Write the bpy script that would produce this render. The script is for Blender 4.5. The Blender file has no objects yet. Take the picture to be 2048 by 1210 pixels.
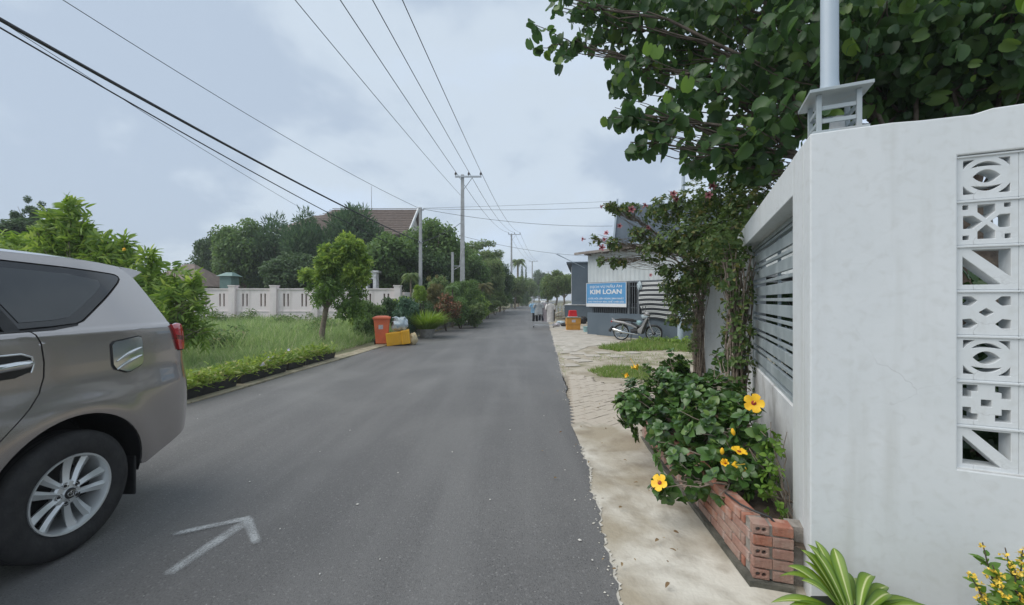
import bpy, bmesh, math, random
import numpy as np
from mathutils import Vector, Matrix

SC = bpy.context.scene
COL = SC.collection
CAMH = 1.45           # eye height, metres
FOC = 800.0           # focal length in photo pixels (photo 2048 wide)
HOR = 600.0           # horizon row in the photo

# ------------------------------------------------------------------ camera
cd = bpy.data.cameras.new('camera')
cam = bpy.data.objects.new('camera', cd)
COL.objects.link(cam)
cam.location = (0, 0, CAMH)
cam.rotation_euler = (math.radians(90), 0, 0)
cd.sensor_width = 36.0
cd.lens = 36.0 * FOC / 2048.0
cd.shift_y = -(605.0 - HOR) / 2048.0
cd.clip_start = 0.05
cd.clip_end = 3000
SC.camera = cam

# ------------------------------------------------------------------ sky
SUN_EL, SUN_AZ = math.radians(52), math.radians(258)     # azimuth clockwise from +Y
W = bpy.data.worlds.new('World'); SC.world = W; W.use_nodes = True
nt = W.node_tree; nt.nodes.clear()
def wn(t, **k):
    n = nt.nodes.new(t)
    for a, b in k.items(): setattr(n, a, b)
    return n
wo = wn('ShaderNodeOutputWorld'); bg = wn('ShaderNodeBackground')
sky = wn('ShaderNodeTexSky', sky_type='NISHITA', sun_disc=False)
sky.sun_elevation = SUN_EL; sky.sun_rotation = SUN_AZ
sky.air_density = 1.0; sky.dust_density = 3.0; sky.ozone_density = 2.0
tc = wn('ShaderNodeTexCoord'); sep = wn('ShaderNodeSeparateXYZ')
nt.links.new(tc.outputs['Generated'], sep.inputs[0])
addz = wn('ShaderNodeMath', operation='ADD'); addz.inputs[1].default_value = 0.42
nt.links.new(sep.outputs['Z'], addz.inputs[0])
mx = wn('ShaderNodeMath', operation='MAXIMUM'); mx.inputs[1].default_value = 0.3
nt.links.new(addz.outputs[0], mx.inputs[0])
dx = wn('ShaderNodeMath', operation='DIVIDE'); dy = wn('ShaderNodeMath', operation='DIVIDE')
nt.links.new(sep.outputs['X'], dx.inputs[0]); nt.links.new(mx.outputs[0], dx.inputs[1])
nt.links.new(sep.outputs['Y'], dy.inputs[0]); nt.links.new(mx.outputs[0], dy.inputs[1])
cmb = wn('ShaderNodeCombineXYZ')
nt.links.new(dx.outputs[0], cmb.inputs[0]); nt.links.new(dy.outputs[0], cmb.inputs[1])
cmb.inputs[2].default_value = 5.3
def wnoise(scale, detail, rough, dist):
    n = wn('ShaderNodeTexNoise'); n.inputs['Scale'].default_value = scale
    n.inputs['Detail'].default_value = detail; n.inputs['Roughness'].default_value = rough
    n.inputs['Distortion'].default_value = dist
    nt.links.new(cmb.outputs[0], n.inputs['Vector']); return n
n1 = wnoise(1.35, 5, 0.5, 0.35); n2 = wnoise(4.2, 4, 0.55, 0.2)
mixn = wn('ShaderNodeMath', operation='MULTIPLY_ADD')
mixn.inputs[1].default_value = 0.34
nt.links.new(n2.outputs['Fac'], mixn.inputs[0]); nt.links.new(n1.outputs['Fac'], mixn.inputs[2])
ramp = wn('ShaderNodeValToRGB')
ramp.color_ramp.interpolation = 'EASE'
e = ramp.color_ramp.elements
e[0].position = 0.53; e[0].color = (0.405, 0.485, 0.59, 1)
e[1].position = 0.83; e[1].color = (0.54, 0.64, 0.775, 1)
m_ = ramp.color_ramp.elements.new(0.66); m_.color = (0.525, 0.605, 0.69, 1)
nt.links.new(mixn.outputs[0], ramp.inputs[0])
sc10 = wn('ShaderNodeVectorMath', operation='SCALE'); sc10.inputs['Scale'].default_value = 10.0
nt.links.new(ramp.outputs[0], sc10.inputs[0])
mixc = wn('ShaderNodeMix', data_type='RGBA'); mixc.inputs['Factor'].default_value = 0.92
nt.links.new(sky.outputs[0], mixc.inputs['A']); nt.links.new(sc10.outputs[0], mixc.inputs['B'])
nt.links.new(mixc.outputs['Result'], bg.inputs['Color'])
bg.inputs['Strength'].default_value = 0.1
nt.links.new(bg.outputs[0], wo.inputs[0])

# ------------------------------------------------------------------ sun (overcast: weak and wide)
sd = bpy.data.lights.new('sun', 'SUN'); so = bpy.data.objects.new('sun', sd); COL.objects.link(so)
sd.energy = 1.9; sd.angle = math.radians(60); sd.color = (1.0, 0.955, 0.89)
sdir = Vector((math.sin(SUN_AZ) * math.cos(SUN_EL), math.cos(SUN_AZ) * math.cos(SUN_EL), math.sin(SUN_EL)))
so.rotation_euler = sdir.to_track_quat('Z', 'Y').to_euler()
so.location = (0, 0, 30)

vs = SC.view_settings
vs.view_transform = 'Standard'; vs.look = 'None'; vs.gamma = 1.0; vs.exposure = 0.34
vs.use_curve_mapping = False
SC.render.engine = 'CYCLES'
cy = SC.cycles
cy.max_bounces = 6; cy.diffuse_bounces = 3; cy.glossy_bounces = 3; cy.transmission_bounces = 4
cy.transparent_max_bounces = 8
cy.use_denoising = True

# ------------------------------------------------------------------ helpers
def tz(Y):                       # gentle rise of the ground far down the street
    return 0.006 * max(0.0, min(Y, 140.0) - 22.0)
def P(u, v, Y):                  # photo direction taken out to depth Y
    return Vector(((u - 1024) / FOC * Y, Y, CAMH - (v - HOR) / FOC * Y))
def G(u, v, z=0.0):              # photo direction met by a level plane
    return P(u, v, (CAMH - z) * FOC / (v - HOR))
def bend(Y): return 0.0006 * max(0.0, Y - 45) ** 2
def LX(Y): return -4.88 + 0.076 * Y + bend(Y)
def RX(Y): return 0.38 + 0.076 * Y + bend(Y)

def tag(o, label=None, cat=None, group=None, kind=None):
    if label: o['label'] = label
    if cat: o['category'] = cat
    if group: o['group'] = group
    if kind: o['kind'] = kind
    return o
def thing(name, label, cat, loc=(0, 0, 0), rz=0.0, group=None):
    o = bpy.data.objects.new(name, None); COL.objects.link(o)
    o.location = loc; o.rotation_euler = (0, 0, rz)
    o.empty_display_size = 0.1
    return tag(o, label, cat, group)
def hold(name, parent, loc=(0, 0, 0), rot=(0, 0, 0)):      # a part that only carries sub-parts
    o = bpy.data.objects.new(name, None); COL.objects.link(o)
    o.parent = parent; o.location = loc; o.rotation_euler = rot; o.empty_display_size = 0.05
    return o
def mk(name, me, m=None, parent=None, loc=None, rot=None, scale=None):
    o = bpy.data.objects.new(name, me); COL.objects.link(o)
    if m is not None and len(me.materials) == 0: me.materials.append(m)
    if parent: o.parent = parent
    if loc is not None: o.location = loc
    if rot is not None: o.rotation_euler = rot
    if scale is not None: o.scale = scale
    return o
def copy_tree(o, parent=None):
    c = o.copy(); COL.objects.link(c); c.parent = parent
    for ch in list(o.children): copy_tree(ch, c)
    return c

class MB:
    def __init__(s): s.v = []; s.f = []
    def add(s, vs, fs):
        k = len(s.v); s.v += [Vector(p) for p in vs]; s.f += [tuple(i + k for i in f) for f in fs]
    def obox(s, c, ex, ey, ez):      # centre and three half-axis vectors
        c, ex, ey, ez = Vector(c), Vector(ex), Vector(ey), Vector(ez)
        p = [c + ex * a + ey * b + ez * d for d in (-1, 1) for b in (-1, 1) for a in (-1, 1)]
        s.add(p, [(0, 2, 3, 1), (4, 5, 7, 6), (0, 1, 5, 4), (2, 6, 7, 3), (0, 4, 6, 2), (1, 3, 7, 5)])
        return s
    def box(s, x0, x1, y0, y1, z0, z1):
        return s.obox(((x0 + x1) / 2, (y0 + y1) / 2, (z0 + z1) / 2), ((x1 - x0) / 2, 0, 0), (0, (y1 - y0) / 2, 0), (0, 0, (z1 - z0) / 2))
    def bar(s, a, b, w, h, up=(0, 0, 1)):
        a, b = Vector(a), Vector(b); d = (b - a); L = d.length; d.normalize()
        x = d.cross(Vector(up))
        if x.length < 1e-4: x = d.cross(Vector((1, 0, 0)))
        x.normalize(); z = x.cross(d)
        return s.obox((a + b) / 2, x * w / 2, d * L / 2, z * h / 2)
    def tube(s, pts, r, n=8, cap=True):
        pts = [Vector(p) for p in pts]
        if not hasattr(r, '__len__'): r = [r] * len(pts)
        k = len(s.v); ref = Vector((0.3, 0.9, 0.31)).normalized()
        for i, p in enumerate(pts):
            d = (pts[min(i + 1, len(pts) - 1)] - pts[max(i - 1, 0)])
            d = d.normalized() if d.length > 1e-9 else Vector((0, 0, 1))
            x = d.cross(ref)
            if x.length < 0.05: x = d.cross(Vector((1, 0, 0)))
            x.normalize(); y = d.cross(x); ref = y.cross(d) * -1 if False else ref
            for j in range(n):
                t = 2 * math.pi * j / n
                s.v.append(p + (x * math.cos(t) + y * math.sin(t)) * r[i])
        for i in range(len(pts) - 1):
            for j in range(n):
                a = k + i * n + j; b = k + i * n + (j + 1) % n
                s.f.append((a, b, b + n, a + n))
        if cap:
            s.f.append(tuple(k + j for j in reversed(range(n))))
            s.f.append(tuple(k + (len(pts) - 1) * n + j for j in range(n)))
        return s
    def lathe(s, prof, n=24, M=None, cap=True):        # (radius, height) about local Z
        M = M or Matrix(); k = len(s.v); m = len(prof)
        for j in range(n):
            t = 2 * math.pi * j / n
            for r, z in prof: s.v.append(M @ Vector((r * math.cos(t), r * math.sin(t), z)))
        for j in range(n):
            for i in range(m - 1):
                a = k + j * m + i; b = k + ((j + 1) % n) * m + i
                s.f.append((a, b, b + 1, a + 1))
        if cap:
            if prof[0][0] > 1e-6: s.f.append(tuple(k + j * m for j in reversed(range(n))))
            if prof[-1][0] > 1e-6: s.f.append(tuple(k + j * m + m - 1 for j in range(n)))
        return s
    def prism(s, poly, t0, t1, M=None):                # 2-D outline (x, z) extruded along y
        M = M or Matrix(); n = len(poly); k = len(s.v)
        for y in (t0, t1):
            for x, z in poly: s.v.append(M @ Vector((x, y, z)))
        s.f.append(tuple(k + i for i in range(n))); s.f.append(tuple(k + n + i for i in reversed(range(n))))
        for i in range(n):
            j = (i + 1) % n; s.f.append((k + j, k + i, k + n + i, k + n + j))
        return s
    def grid(s, fn, nu, nv):
        k = len(s.v)
        for i in range(nu + 1):
            for j in range(nv + 1): s.v.append(Vector(fn(i / nu, j / nv)))
        for i in range(nu):
            for j in range(nv):
                a = k + i * (nv + 1) + j; s.f.append((a, a + nv + 1, a + nv + 2, a + 1))
        return s
    def mesh(s, name, m=None, smooth=None, org=None):
        me = bpy.data.meshes.new(name)
        o = Vector(org) if org is not None else Vector((0, 0, 0))
        me.from_pydata([tuple(p - o) for p in s.v], [], s.f)
        bm = bmesh.new(); bm.from_mesh(me); bmesh.ops.recalc_face_normals(bm, faces=bm.faces[:]); bm.to_mesh(me); bm.free()
        if smooth is not None:
            me.shade_smooth(); me.set_sharp_from_angle(angle=math.radians(smooth))
        if m: me.materials.append(m)
        return me
    def build(s, name, m, parent=None, smooth=None, bevel=0.0, org=None, loc=None, rot=None, seg=2):
        o = mk(name, s.mesh(name, m, smooth, org), None, parent, loc, rot)
        if bevel:
            b = o.modifiers.new('bevel', 'BEVEL'); b.width = bevel; b.segments = seg; b.limit_method = 'ANGLE'
            b.angle_limit = math.radians(40); b.harden_normals = False
        return o

def holed(outer, holes, depth, name, m, xf=None):
    """flat plate in x,z with real holes, from y=0 back to y=depth"""
    bm = bmesh.new(); es = []
    for loop in [outer] + holes:
        vs_ = [bm.verts.new((x, 0, z)) for x, z in loop]
        for i in range(len(vs_)): es.append(bm.edges.new((vs_[i], vs_[(i + 1) % len(vs_)])))
    bmesh.ops.triangle_fill(bm, use_beauty=True, use_dissolve=False, edges=es, normal=(0, -1, 0))
    r = bmesh.ops.extrude_face_region(bm, geom=bm.faces[:])
    bmesh.ops.translate(bm, verts=[g for g in r['geom'] if isinstance(g, bmesh.types.BMVert)], vec=(0, depth, 0))
    bmesh.ops.recalc_face_normals(bm, faces=bm.faces[:])
    if xf: bmesh.ops.transform(bm, matrix=xf, verts=bm.verts[:])
    me = bpy.data.meshes.new(name); bm.to_mesh(me); bm.free()
    if m: me.materials.append(m)
    return me
def basis(o, ex, ey=None):          # local frame: x=ex, z up, y=ey
    ex = Vector((ex[0], ex[1], 0)).normalized(); ez = Vector((0, 0, 1)); ey = ez.cross(ex)
    M = Matrix(((ex.x, ey.x, 0, o[0]), (ex.y, ey.y, 0, o[1]), (0, 0, 1, o[2] if len(o) > 2 else 0), (0, 0, 0, 1)))
    return M

# ------------------------------------------------------------------ materials
MATS = {}
def mat(name, c, c2=None, rough=0.7, metal=0.0, scale=6.0, detail=5, bump=0.0, bscale=None, spec=0.5, coat=0.0, lo=0.35, hi=0.65, sss=0, c3=None, s3=1.0, a3=0.0, vec='Object'):
    """two-tone noise colour with optional third blotch colour and bump"""
    m = bpy.data.materials.new(name); m.use_nodes = True; MATS[name] = m
    nt = m.node_tree; b = nt.nodes['Principled BSDF']
    b.inputs['Roughness'].default_value = rough; b.inputs['Metallic'].default_value = metal
    b.inputs['Specular IOR Level'].default_value = spec; b.inputs['Coat Weight'].default_value = coat
    b.inputs['Base Color'].default_value = (*c, 1)
    tc = nt.nodes.new('ShaderNodeTexCoord')
    def noise(sc, det=detail, dist=0.0):
        n = nt.nodes.new('ShaderNodeTexNoise'); n.inputs['Scale'].default_value = sc; n.inputs['Detail'].default_value = det
        n.inputs['Distortion'].default_value = dist
        nt.links.new(tc.outputs[vec], n.inputs['Vector']); return n
    if c2 is not None:
        n = noise(scale, dist=0.3); r = nt.nodes.new('ShaderNodeValToRGB')
        r.color_ramp.elements[0].position = lo; r.color_ramp.elements[1].position = hi
        r.color_ramp.elements[0].color = (*c, 1); r.color_ramp.elements[1].color = (*c2, 1)
        nt.links.new(n.outputs['Fac'], r.inputs[0]); out = r.outputs[0]
        if c3 is not None:
            n3 = noise(s3, 6, 0.6); r3 = nt.nodes.new('ShaderNodeValToRGB')
            r3.color_ramp.elements[0].position = 0.5; r3.color_ramp.elements[1].position = 0.72
            r3.color_ramp.elements[0].color = (0, 0, 0, 1); r3.color_ramp.elements[1].color = (a3, a3, a3, 1)
            mxx = nt.nodes.new('ShaderNodeMix'); mxx.data_type = 'RGBA'
            nt.links.new(n3.outputs['Fac'], r3.inputs[0]); nt.links.new(r3.outputs[0], mxx.inputs['Factor'])
            nt.links.new(out, mxx.inputs['A']); mxx.inputs['B'].default_value = (*c3, 1); out = mxx.outputs['Result']
        nt.links.new(out, b.inputs['Base Color'])
    if bump:
        n = noise(bscale or scale * 4, 4); bp = nt.nodes.new('ShaderNodeBump'); bp.inputs['Strength'].default_value = bump
        bp.inputs['Distance'].default_value = 0.02
        nt.links.new(n.outputs['Fac'], bp.inputs['Height']); nt.links.new(bp.outputs[0], b.inputs['Normal'])
    return m
def leafmat(name, c1, c2, c3=None, trans=0.28, rough=0.5, spec=0.4):
    m = bpy.data.materials.new(name); m.use_nodes = True; MATS[name] = m
    nt = m.node_tree; b = nt.nodes['Principled BSDF']; out = nt.nodes['Material Output']
    g = nt.nodes.new('ShaderNodeNewGeometry'); r = nt.nodes.new('ShaderNodeValToRGB')
    r.color_ramp.elements[0].color = (*c1, 1); r.color_ramp.elements[1].color = (*c2, 1)
    r.color_ramp.elements[1].position = 0.85 if c3 else 1.0
    if c3:
        el = r.color_ramp.elements.new(0.97); el.color = (*c3, 1)
    nt.links.new(g.outputs['Random Per Island'], r.inputs[0])
    nt.links.new(r.outputs[0], b.inputs['Base Color'])
    b.inputs['Roughness'].default_value = rough; b.inputs['Specular IOR Level'].default_value = spec
    t = nt.nodes.new('ShaderNodeBsdfTranslucent'); hs = nt.nodes.new('ShaderNodeHueSaturation')
    hs.inputs['Value'].default_value = 1.5; hs.inputs['Saturation'].default_value = 1.1
    hs.inputs['Hue'].default_value = 0.485
    nt.links.new(r.outputs[0], hs.inputs['Color']); nt.links.new(hs.outputs[0], t.inputs['Color'])
    mx = nt.nodes.new('ShaderNodeMixShader'); mx.inputs[0].default_value = trans
    nt.links.new(b.outputs[0], mx.inputs[1]); nt.links.new(t.outputs[0], mx.inputs[2]); nt.links.new(mx.outputs[0], out.inputs[0])
    return m

# ------------------------------------------------------------------ leaves
def T_quad(w=0.5, fold=0.12):
    return np.array([(0, 0, 0), (w / 2, .5, fold), (0, 1, 0), (-w / 2, .5, fold)], float), [(0, 1, 2, 3)]
def T_ovate(w=0.62, droop=0.12, fold=0.1):
    ts = [0, .22, .5, .78, 1.0]; ws = [0, .8, 1.0, .68, 0]
    v = []; 
    for t, q in zip(ts, ws): v.append((0, t, -droop * t * t))
    for t, q in list(zip(ts, ws))[1:4]:
        v.append((q * w / 2, t - .02, -droop * t * t + fold * q)); v.append((-q * w / 2, t - .02, -droop * t * t + fold * q))
    f = [(0, 5, 1), (0, 1, 6), (1, 5, 7, 2), (1, 2, 8, 6), (2, 7, 9, 3), (2, 3, 10, 8), (3, 9, 4), (3, 4, 10)]
    return np.array(v, float), f
def T_bilobe(w=1.0, fold=0.12, droop=0.1):
    # two rounded lobes with a notch at the tip, folded along the midrib
    rib = [(0, 0.0), (0, .3), (0, .58), (0, .74)]
    edge = [(.20, -.04), (.42, .14), (.50, .42), (.45, .72), (.28, .97), (.10, .95)]
    v = [(x, y, -droop * y * y) for x, y in rib]
    for sgn in (1, -1):
        for x, y in edge: v.append((sgn * x * w, y, -droop * y * y + fold * abs(x) * 2))
    f = []
    for k, sg in ((4, 1), (10, -1)):
        q = [(0, k, k + 1), (0, k + 1, k + 2, 1), (1, k + 2, k + 3, 2), (2, k + 3, k + 4, 3), (3, k + 4, k + 5)]
        f += [tuple(reversed(t)) if sg < 0 else t for t in q]
    return np.array(v, float), f
def T_blade(w=0.06, bendy=0.35):
    ts = [0, .4, .75, 1.0]; v = []
    for t in ts:
        q = w * (1 - t ** 1.6 * 0.95) / 2; v.append((q, t, -bendy * t * t)); v.append((-q, t, -bendy * t * t))
    return np.array(v, float), [(0, 2, 3, 1), (2, 4, 5, 3), (4, 6, 7, 5)]
def unit(a): return a / np.maximum(np.linalg.norm(a, axis=-1, keepdims=True), 1e-9)
def leaves(name, T, pos, axis, nrm, size, m, wide=None):
    tv, tf = T; N = len(pos); k = len(tv)
    y = unit(axis); x = unit(np.cross(y, nrm)); z = np.cross(x, y)
    s = np.asarray(size, float).reshape(-1, 1, 1) * np.ones((N, 1, 1))
    sx = s if wide is None else s * np.asarray(wide).reshape(-1, 1, 1)
    v = pos[:, None, :] + x[:, None, :] * tv[None, :, 0:1] * sx + y[:, None, :] * tv[None, :, 1:2] * s + z[:, None, :] * tv[None, :, 2:3] * s
    v = v.reshape(-1, 3)
    tot = np.array([len(f) for f in tf]); loops = np.concatenate([np.array(f) for f in tf])
    L = (loops[None, :] + (np.arange(N) * k)[:, None]).ravel()
    totals = np.tile(tot, N); starts = np.concatenate([[0], np.cumsum(totals)[:-1]])
    me = bpy.data.meshes.new(name)
    me.vertices.add(len(v)); me.vertices.foreach_set('co', v.ravel().astype(np.float32))
    me.loops.add(len(L)); me.loops.foreach_set('vertex_index', L.astype(np.int32))
    me.polygons.add(len(totals)); me.polygons.foreach_set('loop_start', starts.astype(np.int32))
    try: me.polygons.foreach_set('loop_total', totals.astype(np.int32))
    except Exception: pass
    me.update(calc_edges=True); me.shade_smooth()
    if m: me.materials.append(m)
    return me
def blob_pts(rng, blobs, n, shell=0.35):
    """points inside ellipsoids (centre, radii), biased to the skin; returns points and outward normals"""
    c = np.array([b[0] for b in blobs], float); r = np.array([b[1] if hasattr(b[1], '__len__') else (b[1],) * 3 for b in blobs], float)
    wgt = (r.prod(axis=1)) ** (2 / 3); wgt /= wgt.sum()
    i = rng.choice(len(blobs), n, p=wgt)
    d = unit(rng.normal(size=(n, 3))); q = rng.random((n, 1)) ** shell
    return c[i] + d * r[i] * q, unit(d / r[i])
def foliage(name, rng, blobs, n, T, size, m, shell=0.35, up=0.5, out=0.6, jit=0.7, droop=0.3, szj=0.35):
    p, o = blob_pts(rng, blobs, n, shell)
    nrm = unit(o * out + np.array([0, 0, up]) + rng.normal(size=(n, 3)) * jit)
    ax = unit(np.cross(nrm, rng.normal(size=(n, 3)))) + o * 0.5 + np.array([0, 0, -droop])
    return leaves(name, T, p, ax, nrm, size * (1 + szj * (rng.random(n) * 2 - 1)), m)
def clumps(rng, blobs, k, r, shell=0.3, flat=0.75):
    p, _ = blob_pts(rng, blobs, k, shell)
    return [(tuple(q), (rr, rr, rr * flat)) for q, rr in zip(p, r * (0.65 + 0.7 * rng.random(k)))]

# ================================================================== MATERIALS
M_asph = mat('asphalt', (0.105, 0.102, 0.100), (0.160, 0.156, 0.152), rough=0.58, scale=95, detail=3, bump=0.35, bscale=160, spec=0.4, lo=0.3, hi=0.7, c3=(0.215, 0.210, 0.20), s3=0.45, a3=0.6)
# pale flecks of aggregate in the asphalt
def flecks(m, scale, thr, col):
    nt = m.node_tree; b = nt.nodes['Principled BSDF']; lk = b.inputs['Base Color'].links[0]; src = lk.from_socket
    tc = [n for n in nt.nodes if n.type == 'TEX_COORD'][0]
    v = nt.nodes.new('ShaderNodeTexVoronoi'); v.inputs['Scale'].default_value = scale
    nt.links.new(tc.outputs['Object'], v.inputs['Vector'])
    lt = nt.nodes.new('ShaderNodeMath'); lt.operation = 'LESS_THAN'; lt.inputs[1].default_value = thr
    nt.links.new(v.outputs['Distance'], lt.inputs[0])
    wnz = nt.nodes.new('ShaderNodeSeparateColor'); nt.links.new(v.outputs['Color'], wnz.inputs[0])
    g2 = nt.nodes.new('ShaderNodeMath'); g2.operation = 'GREATER_THAN'; g2.inputs[1].default_value = 0.62
    nt.links.new(wnz.outputs[0], g2.inputs[0])
    mu = nt.nodes.new('ShaderNodeMath'); mu.operation = 'MULTIPLY'
    nt.links.new(lt.outputs[0], mu.inputs[0]); nt.links.new(g2.outputs[0], mu.inputs[1])
    mx = nt.nodes.new('ShaderNodeMix'); mx.data_type = 'RGBA'; mx.inputs['B'].default_value = (*col, 1)
    nt.links.new(mu.outputs[0], mx.inputs['Factor']); nt.links.new(src, mx.inputs['A']); nt.links.new(mx.outputs['Result'], b.inputs['Base Color'])
def streaks(m, sx, sy, sz, col, amt, lo=.5, hi=.75, noise=4.0, detail=6):
    nt = m.node_tree; b = nt.nodes['Principled BSDF']; src = b.inputs['Base Color'].links[0].from_socket
    tc = [n for n in nt.nodes if n.type == 'TEX_COORD'][0]; mp = nt.nodes.new('ShaderNodeMapping'); mp.inputs['Scale'].default_value = (sx, sy, sz)
    nt.links.new(tc.outputs['Object'], mp.inputs['Vector']); n = nt.nodes.new('ShaderNodeTexNoise'); n.inputs['Scale'].default_value = noise; n.inputs['Detail'].default_value = detail
    nt.links.new(mp.outputs[0], n.inputs['Vector']); r = nt.nodes.new('ShaderNodeMapRange'); r.inputs['From Min'].default_value = lo; r.inputs['From Max'].default_value = hi; r.inputs['To Max'].default_value = amt
    nt.links.new(n.outputs['Fac'], r.inputs[0]); mx = nt.nodes.new('ShaderNodeMix'); mx.data_type = 'RGBA'; mx.inputs['B'].default_value = (*col, 1)
    nt.links.new(r.outputs[0], mx.inputs['Factor']); nt.links.new(src, mx.inputs['A']); nt.links.new(mx.outputs['Result'], b.inputs['Base Color'])
def cracks(m):
    nt = m.node_tree; b = nt.nodes['Principled BSDF']; src = b.inputs['Base Color'].links[0].from_socket; tc = [n for n in nt.nodes if n.type == 'TEX_COORD'][0]
    nz = nt.nodes.new('ShaderNodeTexNoise'); nz.inputs['Scale'].default_value = 5; nz.inputs['Detail'].default_value = 5; nt.links.new(tc.outputs['Object'], nz.inputs['Vector'])
    ad = nt.nodes.new('ShaderNodeVectorMath'); ad.operation = 'MULTIPLY_ADD'; ad.inputs[1].default_value = (.28, .28, .28); nt.links.new(nz.outputs['Color'], ad.inputs[0]); nt.links.new(tc.outputs['Object'], ad.inputs[2])
    v = nt.nodes.new('ShaderNodeTexVoronoi'); v.feature = 'DISTANCE_TO_EDGE'; v.inputs['Scale'].default_value = 1.7; nt.links.new(ad.outputs[0], v.inputs['Vector'])
    lt = nt.nodes.new('ShaderNodeMapRange'); lt.inputs['From Min'].default_value = .004; lt.inputs['From Max'].default_value = .0; lt.inputs['To Max'].default_value = 1; nt.links.new(v.outputs['Distance'], lt.inputs[0])
    ms = nt.nodes.new('ShaderNodeTexNoise'); ms.inputs['Scale'].default_value = 1.9; nt.links.new(tc.outputs['Object'], ms.inputs['Vector'])
    mr = nt.nodes.new('ShaderNodeMapRange'); mr.inputs['From Min'].default_value = .5; mr.inputs['From Max'].default_value = .62; mr.inputs['To Max'].default_value = .55; nt.links.new(ms.outputs['Fac'], mr.inputs[0])
    mu = nt.nodes.new('ShaderNodeMath'); mu.operation = 'MULTIPLY'; nt.links.new(lt.outputs[0], mu.inputs[0]); nt.links.new(mr.outputs[0], mu.inputs[1])
    mx = nt.nodes.new('ShaderNodeMix'); mx.data_type = 'RGBA'; mx.inputs['B'].default_value = (.33, .33, .32, 1); nt.links.new(mu.outputs[0], mx.inputs['Factor']); nt.links.new(src, mx.inputs['A']); nt.links.new(mx.outputs['Result'], b.inputs['Base Color'])
flecks(M_asph, 42, 0.28, (0.185, 0.18, 0.175))
flecks(M_asph, 60, 0.26, (0.085, 0.083, 0.081))
flecks(M_asph, 26, 0.12, (0.26, 0.255, 0.245))
streaks(M_asph, .55, .05, 1, (0.225, 0.22, 0.212), .35, .46, .66)          # paler wheel tracks
streaks(M_asph, .8, .8, 1, (0.095, 0.093, 0.091), .35, .56, .74, 1.3, 8)      # darker damp and oil patches
M_conc = mat('concrete', (0.36, 0.31, 0.23), (0.60, 0.565, 0.49), rough=0.85, scale=1.5, detail=10, bump=0.3, bscale=34, lo=0.40, hi=0.60, c3=(0.20, 0.165, 0.12), s3=2.6, a3=0.75)
M_conc2 = mat('old_concrete', (0.40, 0.36, 0.30), (0.52, 0.48, 0.42), rough=0.9, scale=3, detail=8, bump=0.3, bscale=24, c3=(0.25, 0.24, 0.19), s3=2.2, a3=0.6)
M_kerb = mat('kerb_concrete', (0.27, 0.235, 0.16), (0.40, 0.35, 0.25), rough=0.9, scale=5, detail=8, bump=0.3, bscale=40, c3=(0.12, 0.13, 0.07), s3=3, a3=0.7)
M_soil = mat('soil', (0.055, 0.04, 0.03), (0.12, 0.09, 0.065), rough=0.95, scale=14, bump=0.8, bscale=40)
M_ground = mat('ground_earth', (0.10, 0.12, 0.055), (0.20, 0.17, 0.11), rough=0.95, scale=0.6, detail=9, bump=0.4, bscale=12)
M_dirt = mat('sandy_dirt', (0.30, 0.255, 0.19), (0.47, 0.42, 0.34), rough=0.95, scale=2.5, detail=9, bump=0.5, bscale=30, c3=(0.16, 0.15, 0.07), s3=1.6, a3=0.85)
M_paver = mat('paver_clay', (0.44, 0.385, 0.315), (0.56, 0.505, 0.43), rough=0.9, scale=1.7, detail=8, bump=0.25, bscale=50, c3=(0.28, 0.26, 0.2), s3=2.8, a3=0.5, vec='Object')
M_joint = mat('joint_dirt', (0.22, 0.19, 0.145), (0.34, 0.30, 0.24), rough=0.95, scale=9)
M_white = mat('white_paint', (0.63, 0.660, 0.670), (0.685, 0.71, 0.72), rough=0.6, scale=1.6, detail=8, bump=0.12, bscale=9, c3=(0.52, 0.53, 0.51), s3=22, a3=0.35)

M_whited = mat('white_paint_worn', (0.60, 0.61, 0.61), (0.74, 0.75, 0.75), rough=0.7, scale=3.5, detail=9, bump=0.2, bscale=14, c3=(0.36, 0.35, 0.33), s3=4.5, a3=0.7)
M_greym = mat('grey_metal_paint', (0.33, 0.38, 0.40), (0.42, 0.47, 0.49), rough=0.42, scale=5, detail=6, c3=(0.40, 0.30, 0.22), s3=7, a3=0.35)
M_slat = mat('slat_paint', (0.27, 0.315, 0.335), (0.38, 0.43, 0.45), rough=0.4, scale=4, detail=6, c3=(0.56, 0.60, 0.62), s3=6, a3=0.5)
M_pipe = mat('pipe_grey', (0.38, 0.45, 0.52), (0.44, 0.51, 0.57), rough=0.4, scale=2)
M_brick = [mat('brick_a', (0.31, 0.12, 0.078), (0.39, 0.18, 0.12), rough=0.85, scale=18, bump=0.35, bscale=70, c3=(0.55, 0.5, 0.45), s3=12, a3=0.35),
           mat('brick_b', (0.29, 0.155, 0.12), (0.36, 0.215, 0.17), rough=0.88, scale=18, bump=0.35, bscale=70, c3=(0.5, 0.46, 0.42), s3=9, a3=0.5),
           mat('brick_c', (0.29, 0.165, 0.13), (0.38, 0.26, 0.21), rough=0.9, scale=18, bump=0.35, bscale=70, c3=(0.30, 0.28, 0.25), s3=8, a3=0.6)]
M_mortar = mat('mortar', (0.21, 0.19, 0.165), (0.33, 0.30, 0.27), rough=0.95, scale=20, bump=0.4, bscale=80)
M_moss = mat('damp_plinth', (0.055, 0.055, 0.045), (0.15, 0.145, 0.12), rough=0.95, scale=8, bump=0.5, bscale=40)
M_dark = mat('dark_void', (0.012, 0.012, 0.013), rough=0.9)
M_pink = mat('pale_pink_paint', (0.83, 0.735, 0.72), (0.87, 0.785, 0.77), rough=0.8, scale=0.7, detail=7, c3=(0.50, 0.44, 0.42), s3=1.3, a3=0.4)
M_slot = mat('brown_slot', (0.15, 0.10, 0.085), (0.2, 0.14, 0.12), rough=0.8, scale=6)
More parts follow.
